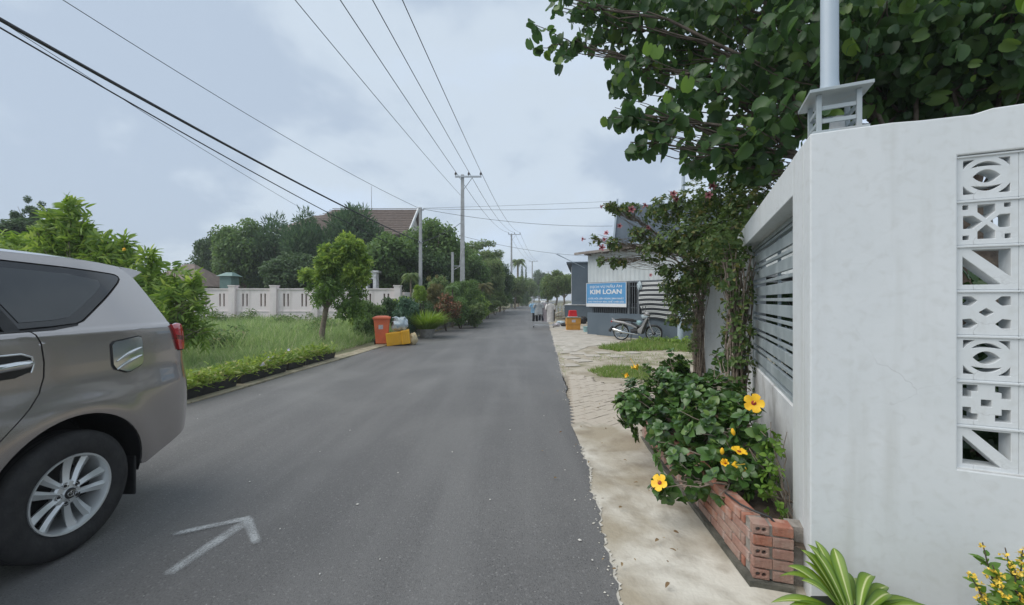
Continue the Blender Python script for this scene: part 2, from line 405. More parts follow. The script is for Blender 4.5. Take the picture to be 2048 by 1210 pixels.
M_pole = mat('pole_concrete', (0.36, 0.365, 0.37), (0.46, 0.465, 0.465), rough=0.85, scale=3, detail=8, c3=(0.28, 0.28, 0.27), s3=2, a3=0.5)
M_steel = mat('galv_steel', (0.42, 0.44, 0.46), (0.52, 0.54, 0.56), rough=0.45, metal=0.5, scale=8)
M_wire = mat('cable_black', (0.03, 0.032, 0.036), rough=0.6)
M_ins = mat('insulator', (0.05, 0.04, 0.04), rough=0.3)
M_black = mat('black_plastic', (0.02, 0.021, 0.022), (0.035, 0.036, 0.036), rough=0.5, scale=9)
M_bark = mat('bark', (0.17, 0.135, 0.105), (0.29, 0.24, 0.19), rough=0.95, scale=12, detail=8, bump=0.7, bscale=26)
M_barkd = mat('bark_dark', (0.07, 0.055, 0.045), (0.14, 0.11, 0.085), rough=0.95, scale=12, detail=8, bump=0.7, bscale=26)
M_vstem = mat('vine_stem', (0.15, 0.115, 0.085), (0.30, 0.25, 0.20), rough=0.9, scale=25, detail=6, bump=0.5, bscale=60)
M_stemg = mat('green_stem', (0.13, 0.17, 0.06), (0.2, 0.2, 0.1), rough=0.7, scale=20)

cracks(M_white)
streaks(M_white, 5, 5, .35, (0.50, 0.51, 0.485), .45, .52, .74, 2.2, 7)       # rain streaks
streaks(M_pink, 3, 3, .3, (0.50, 0.44, 0.41), .5, .52, .74, 1.2, 6)
streaks(M_conc, 1, 1, 1, (0.27, 0.225, 0.165), .6, .52, .68, 4.5, 10)

# ================================================================== GROUND, ROAD, PAVEMENT
rng = np.random.default_rng(11)
ys = [-12, -4, 0, 4, 8, 12, 16, 20, 22, 26, 32, 40, 50, 65, 85, 110, 140, 200, 400, 900]
b = MB(); xs = [-900, -200, -60, -30, -12, -5, 0, 5, 15, 40, 200, 900]
for y in ys:
    for x in xs: b.v.append(Vector((x, y, tz(y) - 0.02)))
for i in range(len(ys) - 1):
    for j in range(len(xs) - 1):
        a = i * len(xs) + j; b.f.append((a, a + 1, a + 1 + len(xs), a + len(xs)))
tag(b.build('ground', M_ground), kind='structure')

# asphalt, with a crumbling right-hand edge
b = MB(); yy = np.concatenate([np.arange(-10, 1.4, 1.0), np.arange(1.4, 12, 0.035), np.arange(12, 30, 0.25), np.arange(30, 200, 3.0)])
j1 = rng.normal(size=len(yy)) * 0.010; j2 = np.interp(yy, np.arange(-12, 210, 0.35), rng.normal(size=len(np.arange(-12, 210, 0.35))) * 0.016)
edge_r = []
NX = 7
for i, y in enumerate(yy):
    rx = RX(y) + (j1[i] + j2[i]) * (1 if y < 20 else 0.3); edge_r.append(rx)
    lx = LX(y) + (np.sin(y * 2.1) * .02 + j1[i] * .6)
    for k in range(NX + 1):
        t = k / NX; crown = 0.008 * (1 - (2 * t - 1) ** 2)
        b.v.append(Vector((lx + (rx - lx) * t, y, tz(y) + 0.012 + crown)))
for i in range(len(yy) - 1):
    for k in range(NX):
        a = i * (NX + 1) + k; b.f.append((a, a + 1, a + NX + 2, a + NX + 1))
tag(b.build('road', M_asph, smooth=60), kind='structure')

# right-hand concrete apron beside the asphalt, and the sandy forecourt beyond
def strip(name, m, fl, fr, y0, y1, dy, z, n=4):
    b = MB(); q = np.arange(y0, y1 + dy / 2, dy)
    for y in q:
        for k in range(n + 1):
            b.v.append(Vector((fl(y) + (fr(y) - fl(y)) * k / n, y, tz(y) + z)))
    for i in range(len(q) - 1):
        for k in range(n):
            a = i * (n + 1) + k; b.f.append((a, a + 1, a + n + 2, a + n + 1))
    return tag(b.build(name, m, smooth=60), kind='structure')
strip('pavement', M_conc, lambda y: RX(y) - 0.12, lambda y: 3.4 if y < 1.8 else 3.4 + 0.45 * (y - 1.8), -3, 4.45, 0.15, 0.004)
strip('forecourt', M_dirt, lambda y: RX(y) - 0.12, lambda y: 9.0 + 0 * y, 4.45, 30, 0.5, 0.0)
b = MB()
pl = [G(1096, 648), G(1125, 645), G(1172, 655), G(1196, 672), G(1250, 678), G(1232, 688), G(1178, 693), G(1150, 704), G(1108, 702), G(1100, 672)]
b.add([(p.x, p.y, 0.010) for p in pl], [tuple(range(len(pl)))])
tag(b.build('concrete_apron', M_conc2), kind='structure')

# clay pavers laid diagonally, each one a piece
bedp = tag(bpy.data.objects.new('paving', None), kind='structure'); COL.objects.link(bedp); bedp.location = (1.2, 5.6, 0)
b = MB(); bp_ = [(RX(4.2) - .02, 4.2), (1.36, 4.2), (1.75, 5.0), (2.5, 5.9), (2.2, 6.55), (1.55, 6.9), (1.35, 7.6), (RX(7.6) - .02, 7.6)]
b.add([(x, y, 0.0085) for x, y in bp_], [tuple(range(len(bp_)))])
b.build('joint_bed', M_joint, bedp, org=bedp.location)
def inpoly(x, y, poly):
    c = False; n = len(poly)
    for i in range(n):
        x1, y1 = poly[i]; x2, y2 = poly[(i + 1) % n]
        if (y1 > y) != (y2 > y) and x < (x2 - x1) * (y - y1) / (y2 - y1) + x1: c = not c
    return c
S = 0.20; tb = MB().box(-S / 2 + .0025, S / 2 - .0025, -S / 4 + .0025, S / 4 - .0025, 0.006, 0.022)
pm = tb.mesh('paver', M_paver)
random.seed(4); ang = math.radians(38)
for i in range(-30, 31):
    for j in range(-60, 61):
        lx_, ly_ = (i + 0.5 * (j % 2)) * S, j * S / 2
        x = 1.5 + lx_ * math.cos(ang) - ly_ * math.sin(ang); y = 5.8 + lx_ * math.sin(ang) + ly_ * math.cos(ang)
        if inpoly(x, y, bp_) and RX(y) + .05 < x:
            o = mk('paver', pm, None, bedp, (x - bedp.location.x, y - bedp.location.y, random.uniform(-.003, .004)),
                   (random.uniform(-.025, .025), random.uniform(-.025, .025), ang + random.uniform(-.02, .02)))
# a few more slabs, half buried in the forecourt
S2 = 0.4; pm2 = MB().box(-S2 / 2 + .006, S2 / 2 - .006, -S2 / 2 + .006, S2 / 2 - .006, 0.0, 0.020).mesh('slab', M_conc2)
for (u, v, s) in ((1140, 716, 1), (1163, 722, 1), (1128, 705, 1), (1155, 708, 1.1), (1185, 712, 1), (1205, 706, .9), (1230, 713, 1), (1120, 690, 1), (1142, 693, 1), (1262, 706, 1), (1140, 731, .9)):
    g = G(u, v); mk('slab', pm2, None, bedp, (g.x - bedp.location.x, g.y - bedp.location.y, 0), (0, 0, random.uniform(-.1, .3) + .1), (s, s, 1))

# left kerb strip, cast in lengths
kerb = tag(bpy.data.objects.new('kerb', None), kind='structure'); COL.objects.link(kerb); kerb.location = (-4.6, 9, 0)
y = -6.0; random.seed(8)
while y < 13.2:
    L = random.uniform(.95, 1.2); y1 = y + L - .012; b = MB()
    h = 0.035 + random.uniform(-.008, .008); wd = 0.36 + random.uniform(-.02, .02)
    a0, a1 = LX(y) - .015, LX(y1) - .015
    b.add([(a0, y, 0), (a0 - wd, y, 0), (a1 - wd, y1, 0), (a1, y1, 0), (a0, y, h), (a0 - wd, y, h + .01), (a1 - wd, y1, h + .01), (a1, y1, h)],
          [(0, 1, 2, 3), (7, 6, 5, 4), (0, 4, 5, 1), (1, 5, 6, 2), (2, 6, 7, 3), (3, 7, 4, 0)])
    b.build('kerb_stone', M_kerb, kerb, bevel=.01, org=kerb.location); y += L
b = MB(); pts = [(LX(24) - .02, 24), (LX(36) - .02, 36), (LX(36) - 1.6, 35), (LX(24) - 1.3, 24.5)]
b.add([(x, y, tz(y) + .02) for x, y in pts], [(0, 1, 2, 3)])
tag(b.build('driveway_apron', M_conc2), kind='structure')

# sprayed arrow on the asphalt: thin paint film, patchy
def paint_mat():
    m = bpy.data.materials.new('sprayed_paint'); m.use_nodes = True; nt = m.node_tree; b = nt.nodes['Principled BSDF']
    b.inputs['Base Color'].default_value = (0.62, 0.64, 0.64, 1); b.inputs['Roughness'].default_value = 0.8
    at = nt.nodes.new('ShaderNodeAttribute'); at.attribute_name = 'edge'
    n = nt.nodes.new('ShaderNodeTexNoise'); n.inputs['Scale'].default_value = 90; n.inputs['Detail'].default_value = 4
    n2 = nt.nodes.new('ShaderNodeTexNoise'); n2.inputs['Scale'].default_value = 5; n2.inputs['Detail'].default_value = 3
    tc = nt.nodes.new('ShaderNodeTexCoord')
    for q in (n, n2): nt.links.new(tc.outputs['Object'], q.inputs['Vector'])
    s = nt.nodes.new('ShaderNodeMath'); s.operation = 'MULTIPLY'; s2 = nt.nodes.new('ShaderNodeMath'); s2.operation = 'MULTIPLY'
    nt.links.new(n.outputs['Fac'], s.inputs[0]); nt.links.new(at.outputs['Fac'], s.inputs[1])
    nt.links.new(s.outputs[0], s2.inputs[0]); nt.links.new(n2.outputs['Fac'], s2.inputs[1])
    r = nt.nodes.new('ShaderNodeMapRange'); r.inputs['From Min'].default_value = 0.03; r.inputs['From Max'].default_value = 0.30
    r.inputs['To Max'].default_value = 0.62
    nt.links.new(s2.outputs[0], r.inputs[0]); nt.links.new(r.outputs[0], b.inputs['Alpha'])
    return m
M_spray = paint_mat()
def spray(strokes, name, par=None):
    b = MB(); ed = []
    for (a, c, w0, w1) in strokes:
        n = 14; d = (c - a); px = Vector((-d.y, d.x, 0)).normalized()
        k = len(b.v)
        for i in range(n + 1):
            t = i / n; p = a.lerp(c, t); w = w0 + (w1 - w0) * t
            endf = min(1, t * 9, (1 - t) * 9)
            for q, e_ in ((-1, 0), (-.35, 1), (.35, 1), (1, 0)):
                b.v.append(p + px * q * w); ed.append(e_ * (0.35 + .65 * endf))
        for i in range(n):
            for j in range(3):
                x = k + i * 4 + j; b.f.append((x, x + 4, x + 5, x + 1))
    me = bpy.data.meshes.new(name); me.from_pydata([tuple(p) for p in b.v], [], b.f)
    at = me.attributes.new('edge', 'FLOAT', 'POINT'); at.data.foreach_set('value', ed)
    me.materials.append(M_spray); return mk(name, me)
def GR(u, v):      # a point on the crowned asphalt
    g = G(u, v, 0.018); t = (g.x - LX(g.y)) / (RX(g.y) - LX(g.y)); return Vector((g.x, g.y, 0.012 + 0.008 * (1 - (2 * t - 1) ** 2) + 0.004))
def lift(p, q): p = p.copy(); p.z += q; return p
ar = spray([(GR(332, 1152), GR(500, 1040), .045, .06), (lift(GR(345, 1071), .004), lift(GR(500, 1038), .004), .034, .042), (lift(GR(492, 1038), .008), lift(GR(514, 1092), .008), .042, .032)], 'painted_arrow')
tag(ar, 'white spray painted arrow on the asphalt beside the car', 'road marking')

# pale petals and grit lying on the asphalt
b = MB(); random.seed(31)
spots = [(967, 794), (796, 947), (890, 670), (820, 788), (910, 726), (1088, 832), (1110, 730), (870, 760), (700, 862), (395, 838), (520, 790), (640, 905), (715, 1010), (560, 1060), (760, 1120), (905, 905), (1020, 860), (980, 1000), (640, 1150), (500, 965), (1150, 1000), (1160, 1080), (1185, 1120), (1130, 940), (1155, 905)]
for u, v in spots:
    p = GR(u, v); r = random.uniform(.006, .013); n = 5; a0 = random.random() * 6
    vs_ = [p + Vector((math.cos(a0 + k * 6.283 / n) * r * random.uniform(.5, 1.2), math.sin(a0 + k * 6.283 / n) * r * random.uniform(.5, 1.2), .002)) for k in range(n)]
    b.add(vs_ + [p + Vector((0, 0, .008))], [(k, (k + 1) % n, n) for k in range(n)])
tag(b.build('litter', mat('petal_grit', (0.62, 0.60, 0.55), rough=.9)), 'pale petals and grit scattered on the asphalt', 'litter', kind='stuff')

b = MB(); q_ = np.arange(1.2, 14, .016); e0 = np.interp(q_, yy, edge_r)
w1 = -.004 + .020 * np.interp(q_, np.arange(1, 15, .2), rng.random(len(np.arange(1, 15, .2)))) + .026 * rng.random(len(q_)) ** 2
for y, x, w in zip(q_, e0, w1): b.v += [Vector((x - .05, y, .0085)), Vector((x + w, y, .0085))]
for i in range(len(q_) - 1): b.f.append((2 * i, 2 * i + 1, 2 * i + 3, 2 * i + 2))
tag(b.build('cement_edge', mat('pale_cement', (.44, .41, .35), (.60, .565, .50), rough=.9, scale=9, bump=.3)), kind='structure')
# crumbs of broken cement along the ragged asphalt edge
b = MB(); random.seed(91)
for k in range(150):
    y = 1.7 + 9 * random.random() ** 1.6; x = np.interp(y, yy, edge_r) + random.gauss(-.012, .028); r = random.uniform(.002, .007) * (1 + .08 * y); n = 5; a0 = random.random() * 6
    zz = .016 if x < np.interp(y, yy, edge_r) else .005
    vs_ = [Vector((x + math.cos(a0 + q * 6.283 / n) * r * random.uniform(.5, 1.2), y + math.sin(a0 + q * 6.283 / n) * r * random.uniform(.5, 1.2), zz)) for q in range(n)]
    b.add(vs_ + [Vector((x, y, zz + r * .6))], [(q, (q + 1) % n, n) for q in range(n)])
tag(b.build('cement_crumbs', mat('crumb', (.50, .47, .40), (.66, .63, .56), rough=.9, scale=12)), 'pale crumbs of cement along the ragged asphalt edge', 'rubble', kind='stuff')

# cement smeared over the first rows of pavers
b = MB(); top = []; xq = np.arange(RX(4.3) - .03, 1.40, .03)
far = 4.45 + .22 * np.interp(xq, np.linspace(.6, 1.5, 9), np.array([.9, .7, 1.0, .5, .75, .2, .35, -.1, -.4])) + .02 * rng.normal(size=len(xq))
for x, f in zip(xq, far): b.v += [Vector((x, 3.9 + .1 * math.sin(x * 9), -.002)), Vector((x, 4.16, .0272)), Vector((x, f, .0262))]
for i in range(len(xq) - 1): b.f += [(3 * i, 3 * i + 3, 3 * i + 4, 3 * i + 1), (3 * i + 1, 3 * i + 4, 3 * i + 5, 3 * i + 2)]
tag(b.build('cement_smear', M_conc, smooth=60), kind='structure')
# dry leaves blown against both road edges
M_dry = leafmat('dry_leaf', (0.16, 0.10, 0.05), (0.34, 0.25, 0.13), trans=.1, rough=.8)
n = 300; yq = 2.0 + 22 * rng.random(n) ** 1.5; lft = rng.random(n) < .45
xq = np.where(lft, -4.88 + .076 * yq + np.abs(rng.normal(size=n)) * .18 - .25, .38 + .076 * yq + rng.normal(size=n) * .35 + .30)
ok = ~((~lft) & (yq < 4.3) & (xq > 1.18)); xq, yq, lft = xq[ok], yq[ok], lft[ok]; n = len(xq)
tag(mk('leaf_litter', leaves('leaf_litter', T_ovate(.5, .2, .15), np.stack([xq, yq, np.where(lft, .055, .034)], 1), np.stack([rng.normal(size=n), rng.normal(size=n), rng.normal(size=n) * .1], 1), np.stack([rng.normal(size=n) * .25, rng.normal(size=n) * .25, np.ones(n)], 1), .014 + .026 * rng.random(n), M_dry)), 'dry brown leaves scattered along the road edges', 'leaf litter', kind='stuff')

# ================================================================== GRASS
M_grass = leafmat('grass_blades', (0.16, 0.26, 0.09), (0.33, 0.44, 0.19), (0.50, 0.50, 0.33), trans=0.5, rough=0.55)
M_lawn = leafmat('lawn_blades', (0.11, 0.20, 0.04), (0.24, 0.35, 0.09), (0.36, 0.34, 0.16), trans=0.4, rough=0.55)
def grass(name, pts, h, m, T, lean=0.5, wide=None):
    n = len(pts)
    ax = np.stack([rng.normal(size=n) * lean, rng.normal(size=n) * lean, np.ones(n)], 1)
    nr = np.stack([rng.normal(size=n), rng.normal(size=n), np.zeros(n) + .05], 1)
    return mk(name, leaves(name, T, pts, ax, nr, h, m, wide))
# tall grass of the empty plot on the left
q = []
while len(q) < 85000:
    n = 85000; Y = 5.2 + 16.5 * rng.random(n) ** 1.25; X = -22 + (22 - 4.9) * rng.random(n) ** .8
    ok = (X < (-4.88 + .076 * Y) - .62) & (X > -1.36 * Y)
    keep = np.stack([X[ok], Y[ok], np.full(ok.sum(), -.02)], 1); q += list(keep)
q = np.array(q[:85000])
patch = np.sin(q[:, 0] * 1.3 + np.sin(q[:, 1] * .9) * 2) * .5 + np.sin(q[:, 1] * 1.7 + q[:, 0] * .6) * .5
dist_edge = np.clip(((-4.88 + .076 * q[:, 1]) - .6 - q[:, 0]) / 1.2, 0.25, 1)
hh = (0.30 + 0.16 * patch + 0.25 * rng.random(len(q))) * (0.6 + .4 * dist_edge) * (0.75 + .35 * np.clip((q[:, 1] - 6) / 8, 0, 1))
g_ = grass('grass', q, hh, M_grass, T_blade(0.034, 0.5), lean=.5, wide=0.8 + 0.05 * q[:, 1])
tag(g_, 'tall green grass covering the empty plot', 'grass', kind='stuff')
# lawn patches on the forecourt at the right
def patch_pts(poly, n, z=0.0):
    pl = np.array(poly); lo, hi = pl.min(0), pl.max(0); out = []
    while len(out) < n:
        x, y = lo + (hi - lo) * rng.random(2)
        if inpoly(x, y, poly): out.append((x, y, z))
    return np.array(out)
pgA = [(p.x, p.y) for p in (G(1175, 742), G(1215, 733), G(1300, 735), G(1300, 762), G(1200, 754))]
pgB = [(p.x, p.y) for p in (G(1195, 697), G(1250, 689), G(1300, 680), G(1350, 677), G(1410, 680), G(1400, 706), G(1330, 701), G(1240, 704))]
pgC = [(p.x, p.y) for p in (G(1130, 745), G(1126, 700), G(1112, 690), G(1118, 720), G(1132, 760))]
pgD = [(p.x, p.y) for p in (G(1195, 708), G(1300, 706), G(1390, 712), G(1390, 735), G(1240, 728), G(1180, 720))]
lp = np.concatenate([patch_pts(pgA, 2600), patch_pts(pgB, 6500), patch_pts(pgC, 130), patch_pts(pgD, 900)])
hs = np.concatenate([.05 + .05 * rng.random(2600), .07 + .13 * rng.random(6500), .03 + .03 * rng.random(130), .03 + .04 * rng.random(900)])
tag(grass('lawn_grass', lp, hs, M_lawn, T_blade(0.10, 0.45), lean=.6, wide=1.3), 'short patchy grass growing on the forecourt', 'grass', kind='stuff')

# ================================================================== WHITE GARDEN WALL (right)
gdir = Vector((0.41, 0.912, 0)); edir = Vector((0.912, -0.41, 0))
C0 = Vector((1.416, 1.90, 0))
wall = thing('garden_wall', 'tall white rendered garden wall with vent blocks and slatted opening', 'wall', C0)
def WG(b, t0, t1, s0, s1, z0, z1):        # box in wall axes: t along g (away), s along e (right)
    c = gdir * (t0 + t1) / 2 + edir * (s0 + s1) / 2 + Vector((0, 0, (z0 + z1) / 2))
    return b.obox(c, gdir * (t1 - t0) / 2, edir * (s1 - s0) / 2, Vector((0, 0, (z1 - z0) / 2)))
TOP = 2.24
VZ0, VP, VS0 = 0.735, 0.1895, 0.512       # vent blocks: lowest row, pitch, first column
NC = 4
# front, facing the street corner: solid post, band below, band above, end
rot_e = math.atan2(edir.y, edir.x)
def sq(x0, z0, x1, z1): return [(x0, z0), (x1, z0), (x1, z1), (x0, z1)]
WE = VS0 + NC * VP + 1.6
topl = [(WE, TOP - .02), (2.2, TOP + .004), (1.5, TOP - .006), (1.0, TOP + .006), (.62, TOP + .002), (.56, TOP - .013), (.40, TOP - .008), (.30, TOP), (0.0, TOP)]
fw_me = holed([(0, -.02), (WE, -.02)] + topl, [sq(VS0, VZ0, VS0 + NC * VP, VZ0 + 7 * VP)], .13, 'front_panel', M_white)
fo = mk('front_panel', fw_me, None, wall, None, (0, 0, rot_e)); bv = fo.modifiers.new('bevel', 'BEVEL'); bv.width = .006; bv.segments = 2; bv.limit_method = 'ANGLE'
WG(MB(), 0.1305, 0.36, 0.0, .36, -.02, TOP - .001).build('corner_post', M_white, wall, bevel=.003)
# gate-side run: post face, beam over, dwarf wall below, far post
WG(MB(), 0.36, 3.30, 0.0, .26, 2.03, TOP - .004).build('beam', M_white, wall, bevel=.005)
WG(MB(), 0.36, 3.30, 0.100, .24, -.02, .741).build('dwarf_wall', M_whited, wall, bevel=.005)
WG(MB(), 2.93, 3.30, 0.015, .245, .74, 2.03).build('end_post', M_whited, wall, bevel=.005)
WG(MB(), 0.34, 0.42, 0.09, .22, .74, 2.03).build('jamb', M_white, wall, bevel=.003)
# slatted screen
t0, t1 = .42, 2.93
fr = MB()
WG(fr, t0, t0 + .035, .115, .155, .742, 2.028); WG(fr, t1 - .035, t1, .115, .155, .742, 2.028)
WG(fr, t0 + .035, t1 - .035, .117, .153, .742, .775); WG(fr, t0 + .035, t1 - .035, .117, .153, 1.995, 2.028)
scr = fr.build('screen_frame', M_slat, wall, bevel=.003)
z = .80; k = 0
while z < 1.97:
    h = .088 if k % 2 == 0 else .026
    sl = MB(); WG(sl, t0 + .036, t1 - .036, .122, .146, z, min(z + h, 1.985)); sl.build('slat', M_slat, wall, bevel=.002)
    z += h + .030; k += 1
b = MB(); WG(b, 1.66, 1.70, .15, .17, .776, 1.99); b.build('screen_upright', M_slat, wall)
# ventilation blocks, each one cast with its own opening
def circ(cx, cz, r, n=20, a0=0.0, a1=360.0):
    return [(cx + r * math.cos(math.radians(a0 + (a1 - a0) * i / (n if a1 - a0 >= 360 else n - 1))), cz + r * math.sin(math.radians(a0 + (a1 - a0) * i / (n if a1 - a0 >= 360 else n - 1)))) for i in range(n)]
H = VP / 2 - .0004
def sq(x0, z0, x1, z1): return [(x0, z0), (x1, z0), (x1, z1), (x0, z1)]
O = sq(-H, -H, H, H); q = H * .80; h = H
def lens(w, hgt, n=11):
    top = [(-w + 2 * w * i / (n - 1), hgt * (1 - (2 * i / (n - 1) - 1) ** 2)) for i in range(n)]
    bot = [(x, -z_) for x, z_ in reversed(top[1:-1])]
    return top + bot
eye_h = [lens(h * .47, h * .30)]
arcw = [(h * .52 * (2 * i / 10 - 1)) for i in range(11)]
eye_h.append([(x, h * .42 + h * .26 * (1 - (x / (h * .52)) ** 2) * 1.0) for x in arcw] + [(x, h * .42 + h * .06 * (1 - (x / (h * .52)) ** 2)) for x in reversed(arcw[1:-1])])
eye_h.append([(x, -z_) for x, z_ in eye_h[1]])
for sx in (1, -1):
    for sz in (1, -1):
        eye_h.append([(sx * q, sz * q), (sx * q * .50, sz * q), (sx * q * .72, sz * q * .84), (sx * q * .84, sz * q * .72), (sx * q, sz * q * .50)])
star_h = []
for a in range(4):
    c_, s_ = math.cos(a * math.pi / 2), math.sin(a * math.pi / 2)
    pent = [(-.30 * h, .80 * h), (.30 * h, .80 * h), (.30 * h, .46 * h), (0, .14 * h), (-.30 * h, .46 * h)]
    star_h.append([(x * c_ - z_ * s_, x * s_ + z_ * c_) for x, z_ in pent])
    sqr = sq(.60 * h, .62 * h, .82 * h, .82 * h); star_h.append([(x * c_ - z_ * s_, x * s_ + z_ * c_) for x, z_ in sqr])
diag_h = [[(-.52 * h, .82 * h), (.82 * h, .82 * h), (.82 * h, -.46 * h)], [(-.82 * h, .50 * h), (.50 * h, -.82 * h), (-.82 * h, -.82 * h)]]
lat_h = [[(0, .20 * h), (.26 * h, 0), (0, -.20 * h), (-.26 * h, 0)]]
for sx in (1, -1):
    for sz in (1, -1):
        lat_h.append([(sx * .82 * h, sz * .34 * h), (sx * .82 * h, sz * .74 * h), (sx * .52 * h, sz * .74 * h), (sx * .30 * h, sz * .54 * h), (sx * .54 * h, sz * .30 * h)])
pin_h = [sq(-.18 * h, -.16 * h, .18 * h, .16 * h)]
for sx in (1, -1):
    for sz in (1, -1):
        pl_ = [(.30, .82), (.82, .82), (.82, .24), (.52, .24), (.52, .52), (.30, .52)]
        pin_h.append([(sx * x * h, sz * z_ * h) for x, z_ in pl_])
des = {'eye': eye_h, 'star': star_h, 'diag': diag_h, 'lat': lat_h, 'pin': pin_h}
des = {k_: [[(x * .93, z_ * .95) for x, z_ in hl] for hl in v_] for k_, v_ in des.items()}
bm_mesh = {k_: holed(O, v_, .075, 'vent_block', M_white) for k_, v_ in des.items()}
cols = [['eye', 'star', 'diag', 'lat', 'eye', 'pin', 'diag'], ['lat', 'eye', 'pin', 'star', 'lat', 'diag', 'eye'], ['star', 'diag', 'eye', 'pin', 'star', 'lat', 'pin'], ['eye', 'pin', 'lat', 'diag', 'eye', 'star', 'lat']]
for ci in range(NC):
    for ri in range(7):
        p = edir * (VS0 + (ci + .5) * VP) + gdir * .016 + Vector((0, 0, VZ0 + (6.5 - ri) * VP))
        o = mk('vent_block', bm_mesh[cols[ci][ri]], None, wall, p, (0, 0, rot_e))
        bv = o.modifiers.new('bevel', 'BEVEL'); bv.width = .0015; bv.segments = 1; bv.limit_method = 'ANGLE'
        # raised lip above each block, as cast
        lb = MB(); lb.box(-H, H, -.008, 0.0, H - .010, H - .004); 
        mk('lip', lb.mesh('lip', M_white), None, o)
b = MB(); WG(b, .003, .10, VS0 - .004, VS0 + NC * VP, VZ0 - .004, VZ0 + .006); b.build('sill', M_whited, wall)

# second white post, farther along, with its capstone and the light blue gate leaf
o2 = G(1410, 757); post = thing('gate_post', 'white square gate post standing behind the vine stems', 'post', (o2.x, o2.y, 0))
b = MB(); WG(b, 0, .40, 0, .40, .10, 2.35); b.build('shaft', M_white, post, bevel=.006)
b = MB(); WG(b, -.05, .45, -.05, .45, -.02, .10); b.build('base', M_conc2, post, bevel=.01)
b = MB(); WG(b, -.04, .44, -.04, .44, 2.351, 2.43); b.build('cap', M_white, post, bevel=.008)
gt0 = C0 + gdir * 3.62 + edir * .30
gate = thing('metal_gate', 'light blue grey metal gate with upright bars beyond the garden wall', 'gate', gt0)
gl = 2.0
b = MB()
for z_ in (.12, 1.05, 1.95): WG(b, 0, gl, 0, .04, z_, z_ + .06)
WG(b, 0, .05, .001, .039, .06, 2.02); WG(b, gl - .05, gl, .001, .039, .06, 2.02)
b.build('frame', M_pipe, gate)
for k in range(18):
    b = MB(); WG(b, .10 + k * .105, .125 + k * .105, .008, .032, .13, 1.98); b.build('bar', M_pipe, gate)

# ------------------------------------------------------------------ lamp cage with pipe, on the corner of the wall
lc = C0 + edir * .120 + gdir * .120 + Vector((0, 0, TOP))
lamp = thing('lamp_cage', 'grey slatted metal lamp housing on the corner of the white wall', 'lamp', lc, rot_e)
MB().box(-.108, .108, -.108, .108, 0.001, .013).build('base_plate', M_greym, lamp, bevel=.002)
for sx in (-1, 1):
    for sy in (-1, 1):
        MB().box(sx * .076 - .010, sx * .076 + .010, sy * .076 - .010, sy * .076 + .010, .013, .192).build('corner_leg', M_greym, lamp, bevel=.002)
for z_ in (.055, .118):
    for sx in (-1, 1):
        MB().box(sx * .076 - .005, sx * .076 + .005, -.066, .066, z_, z_ + .019).build('rail', M_greym, lamp, bevel=.001)
        MB().box(-.066, .066, sx * .076 - .005, sx * .076 + .005, z_, z_ + .019).build('rail', M_greym, lamp, bevel=.001)
MB().box(-.120, .120, -.120, .120, .192, .208).build('roof_plate', M_greym, lamp, bevel=.002)
MB().lathe([(0, 0), (.03, 0), (.032, .03), (.028, .075), (.0, .09)], 16, Matrix.Translation((.02, .02, .03)), cap=False).build('bulb_holder', M_whited, lamp, smooth=40)
pp = thing('pipe_post', 'light grey steel pipe rising from the lamp housing roof', 'pole', lc + Vector((0, 0, .209)), rot_e)
MB().tube([(-.01, .02, 0.003), (-.01, .02, .045), (-.01, .02, .08), (-.01, .02, 2.6)], [.042, .041, .037, .037], 24).build('pipe', M_pipe, pp, smooth=40)
MB().tube([(-.01, .02, 0.001), (-.01, .02, .010)], [.05, .05], 24).build('flange', M_pipe, pp, smooth=40)

# ================================================================== BRICK PLANTER
pA = Vector((1.225, 2.035, 0)); pB = Vector((1.36, 4.14, 0))
ld = (pB - pA).normalized(); Llen = (pB - pA).length
pC = Vector((1.400, 1.985, 0))                      # meets the white post
nd = (pC - pA); nd.z = 0; nlen = nd.length; nd.normalize()
planter = thing('brick_planter', 'low red brick planter bed holding the yellow hibiscus bush', 'planter', pA)
CH, BL, BT = .057, .185, .085
Z0 = .035
ln = Vector((-ld.y, ld.x, 0)) * -1                       # inward (towards the wall)
nn = Vector((-nd.y, nd.x, 0))                            # inward (away from camera)
def brickmesh(L, hgt, th, holes=False):
    if not holes:
        return MB().box(0, L, 0, th, 0, hgt).mesh('brick', None)
    r = .0105; cs = [circ(L * .32, hgt / 2, r, 10), circ(L * .68, hgt / 2, r, 10)]
    me = holed(sq(0, 0, L, hgt), cs, th * .55, 'brick', None)
    return me
bm_long = {}
def brick(parent, org, dirv, L, z_, th, holes=False, hgt=CH - .008):
    top_ = z_ > Z0 + 3.5 * CH
    key = (round(L, 3), th, holes)
    mi = (0 if top_ and random.random() < .85 else random.choice([0, 1, 1, 2, 2])) if not holes else random.choice([1, 2])
    kk = key + (mi,)
    if kk not in bm_long:
        me = brickmesh(L, hgt, th, holes); me.materials.append(M_brick[mi]); bm_long[kk] = me
    a_ = math.atan2(dirv.y, dirv.x)
    o = mk('brick', bm_long[kk], None, parent, org + Vector((0, 0, z_)), (random.uniform(-.012, .012), 0, a_ + random.uniform(-.006, .006)))
    bv = o.modifiers.new('bevel', 'BEVEL'); bv.width = .004; bv.segments = 2; bv.limit_method = 'ANGLE'
    return o
random.seed(77)
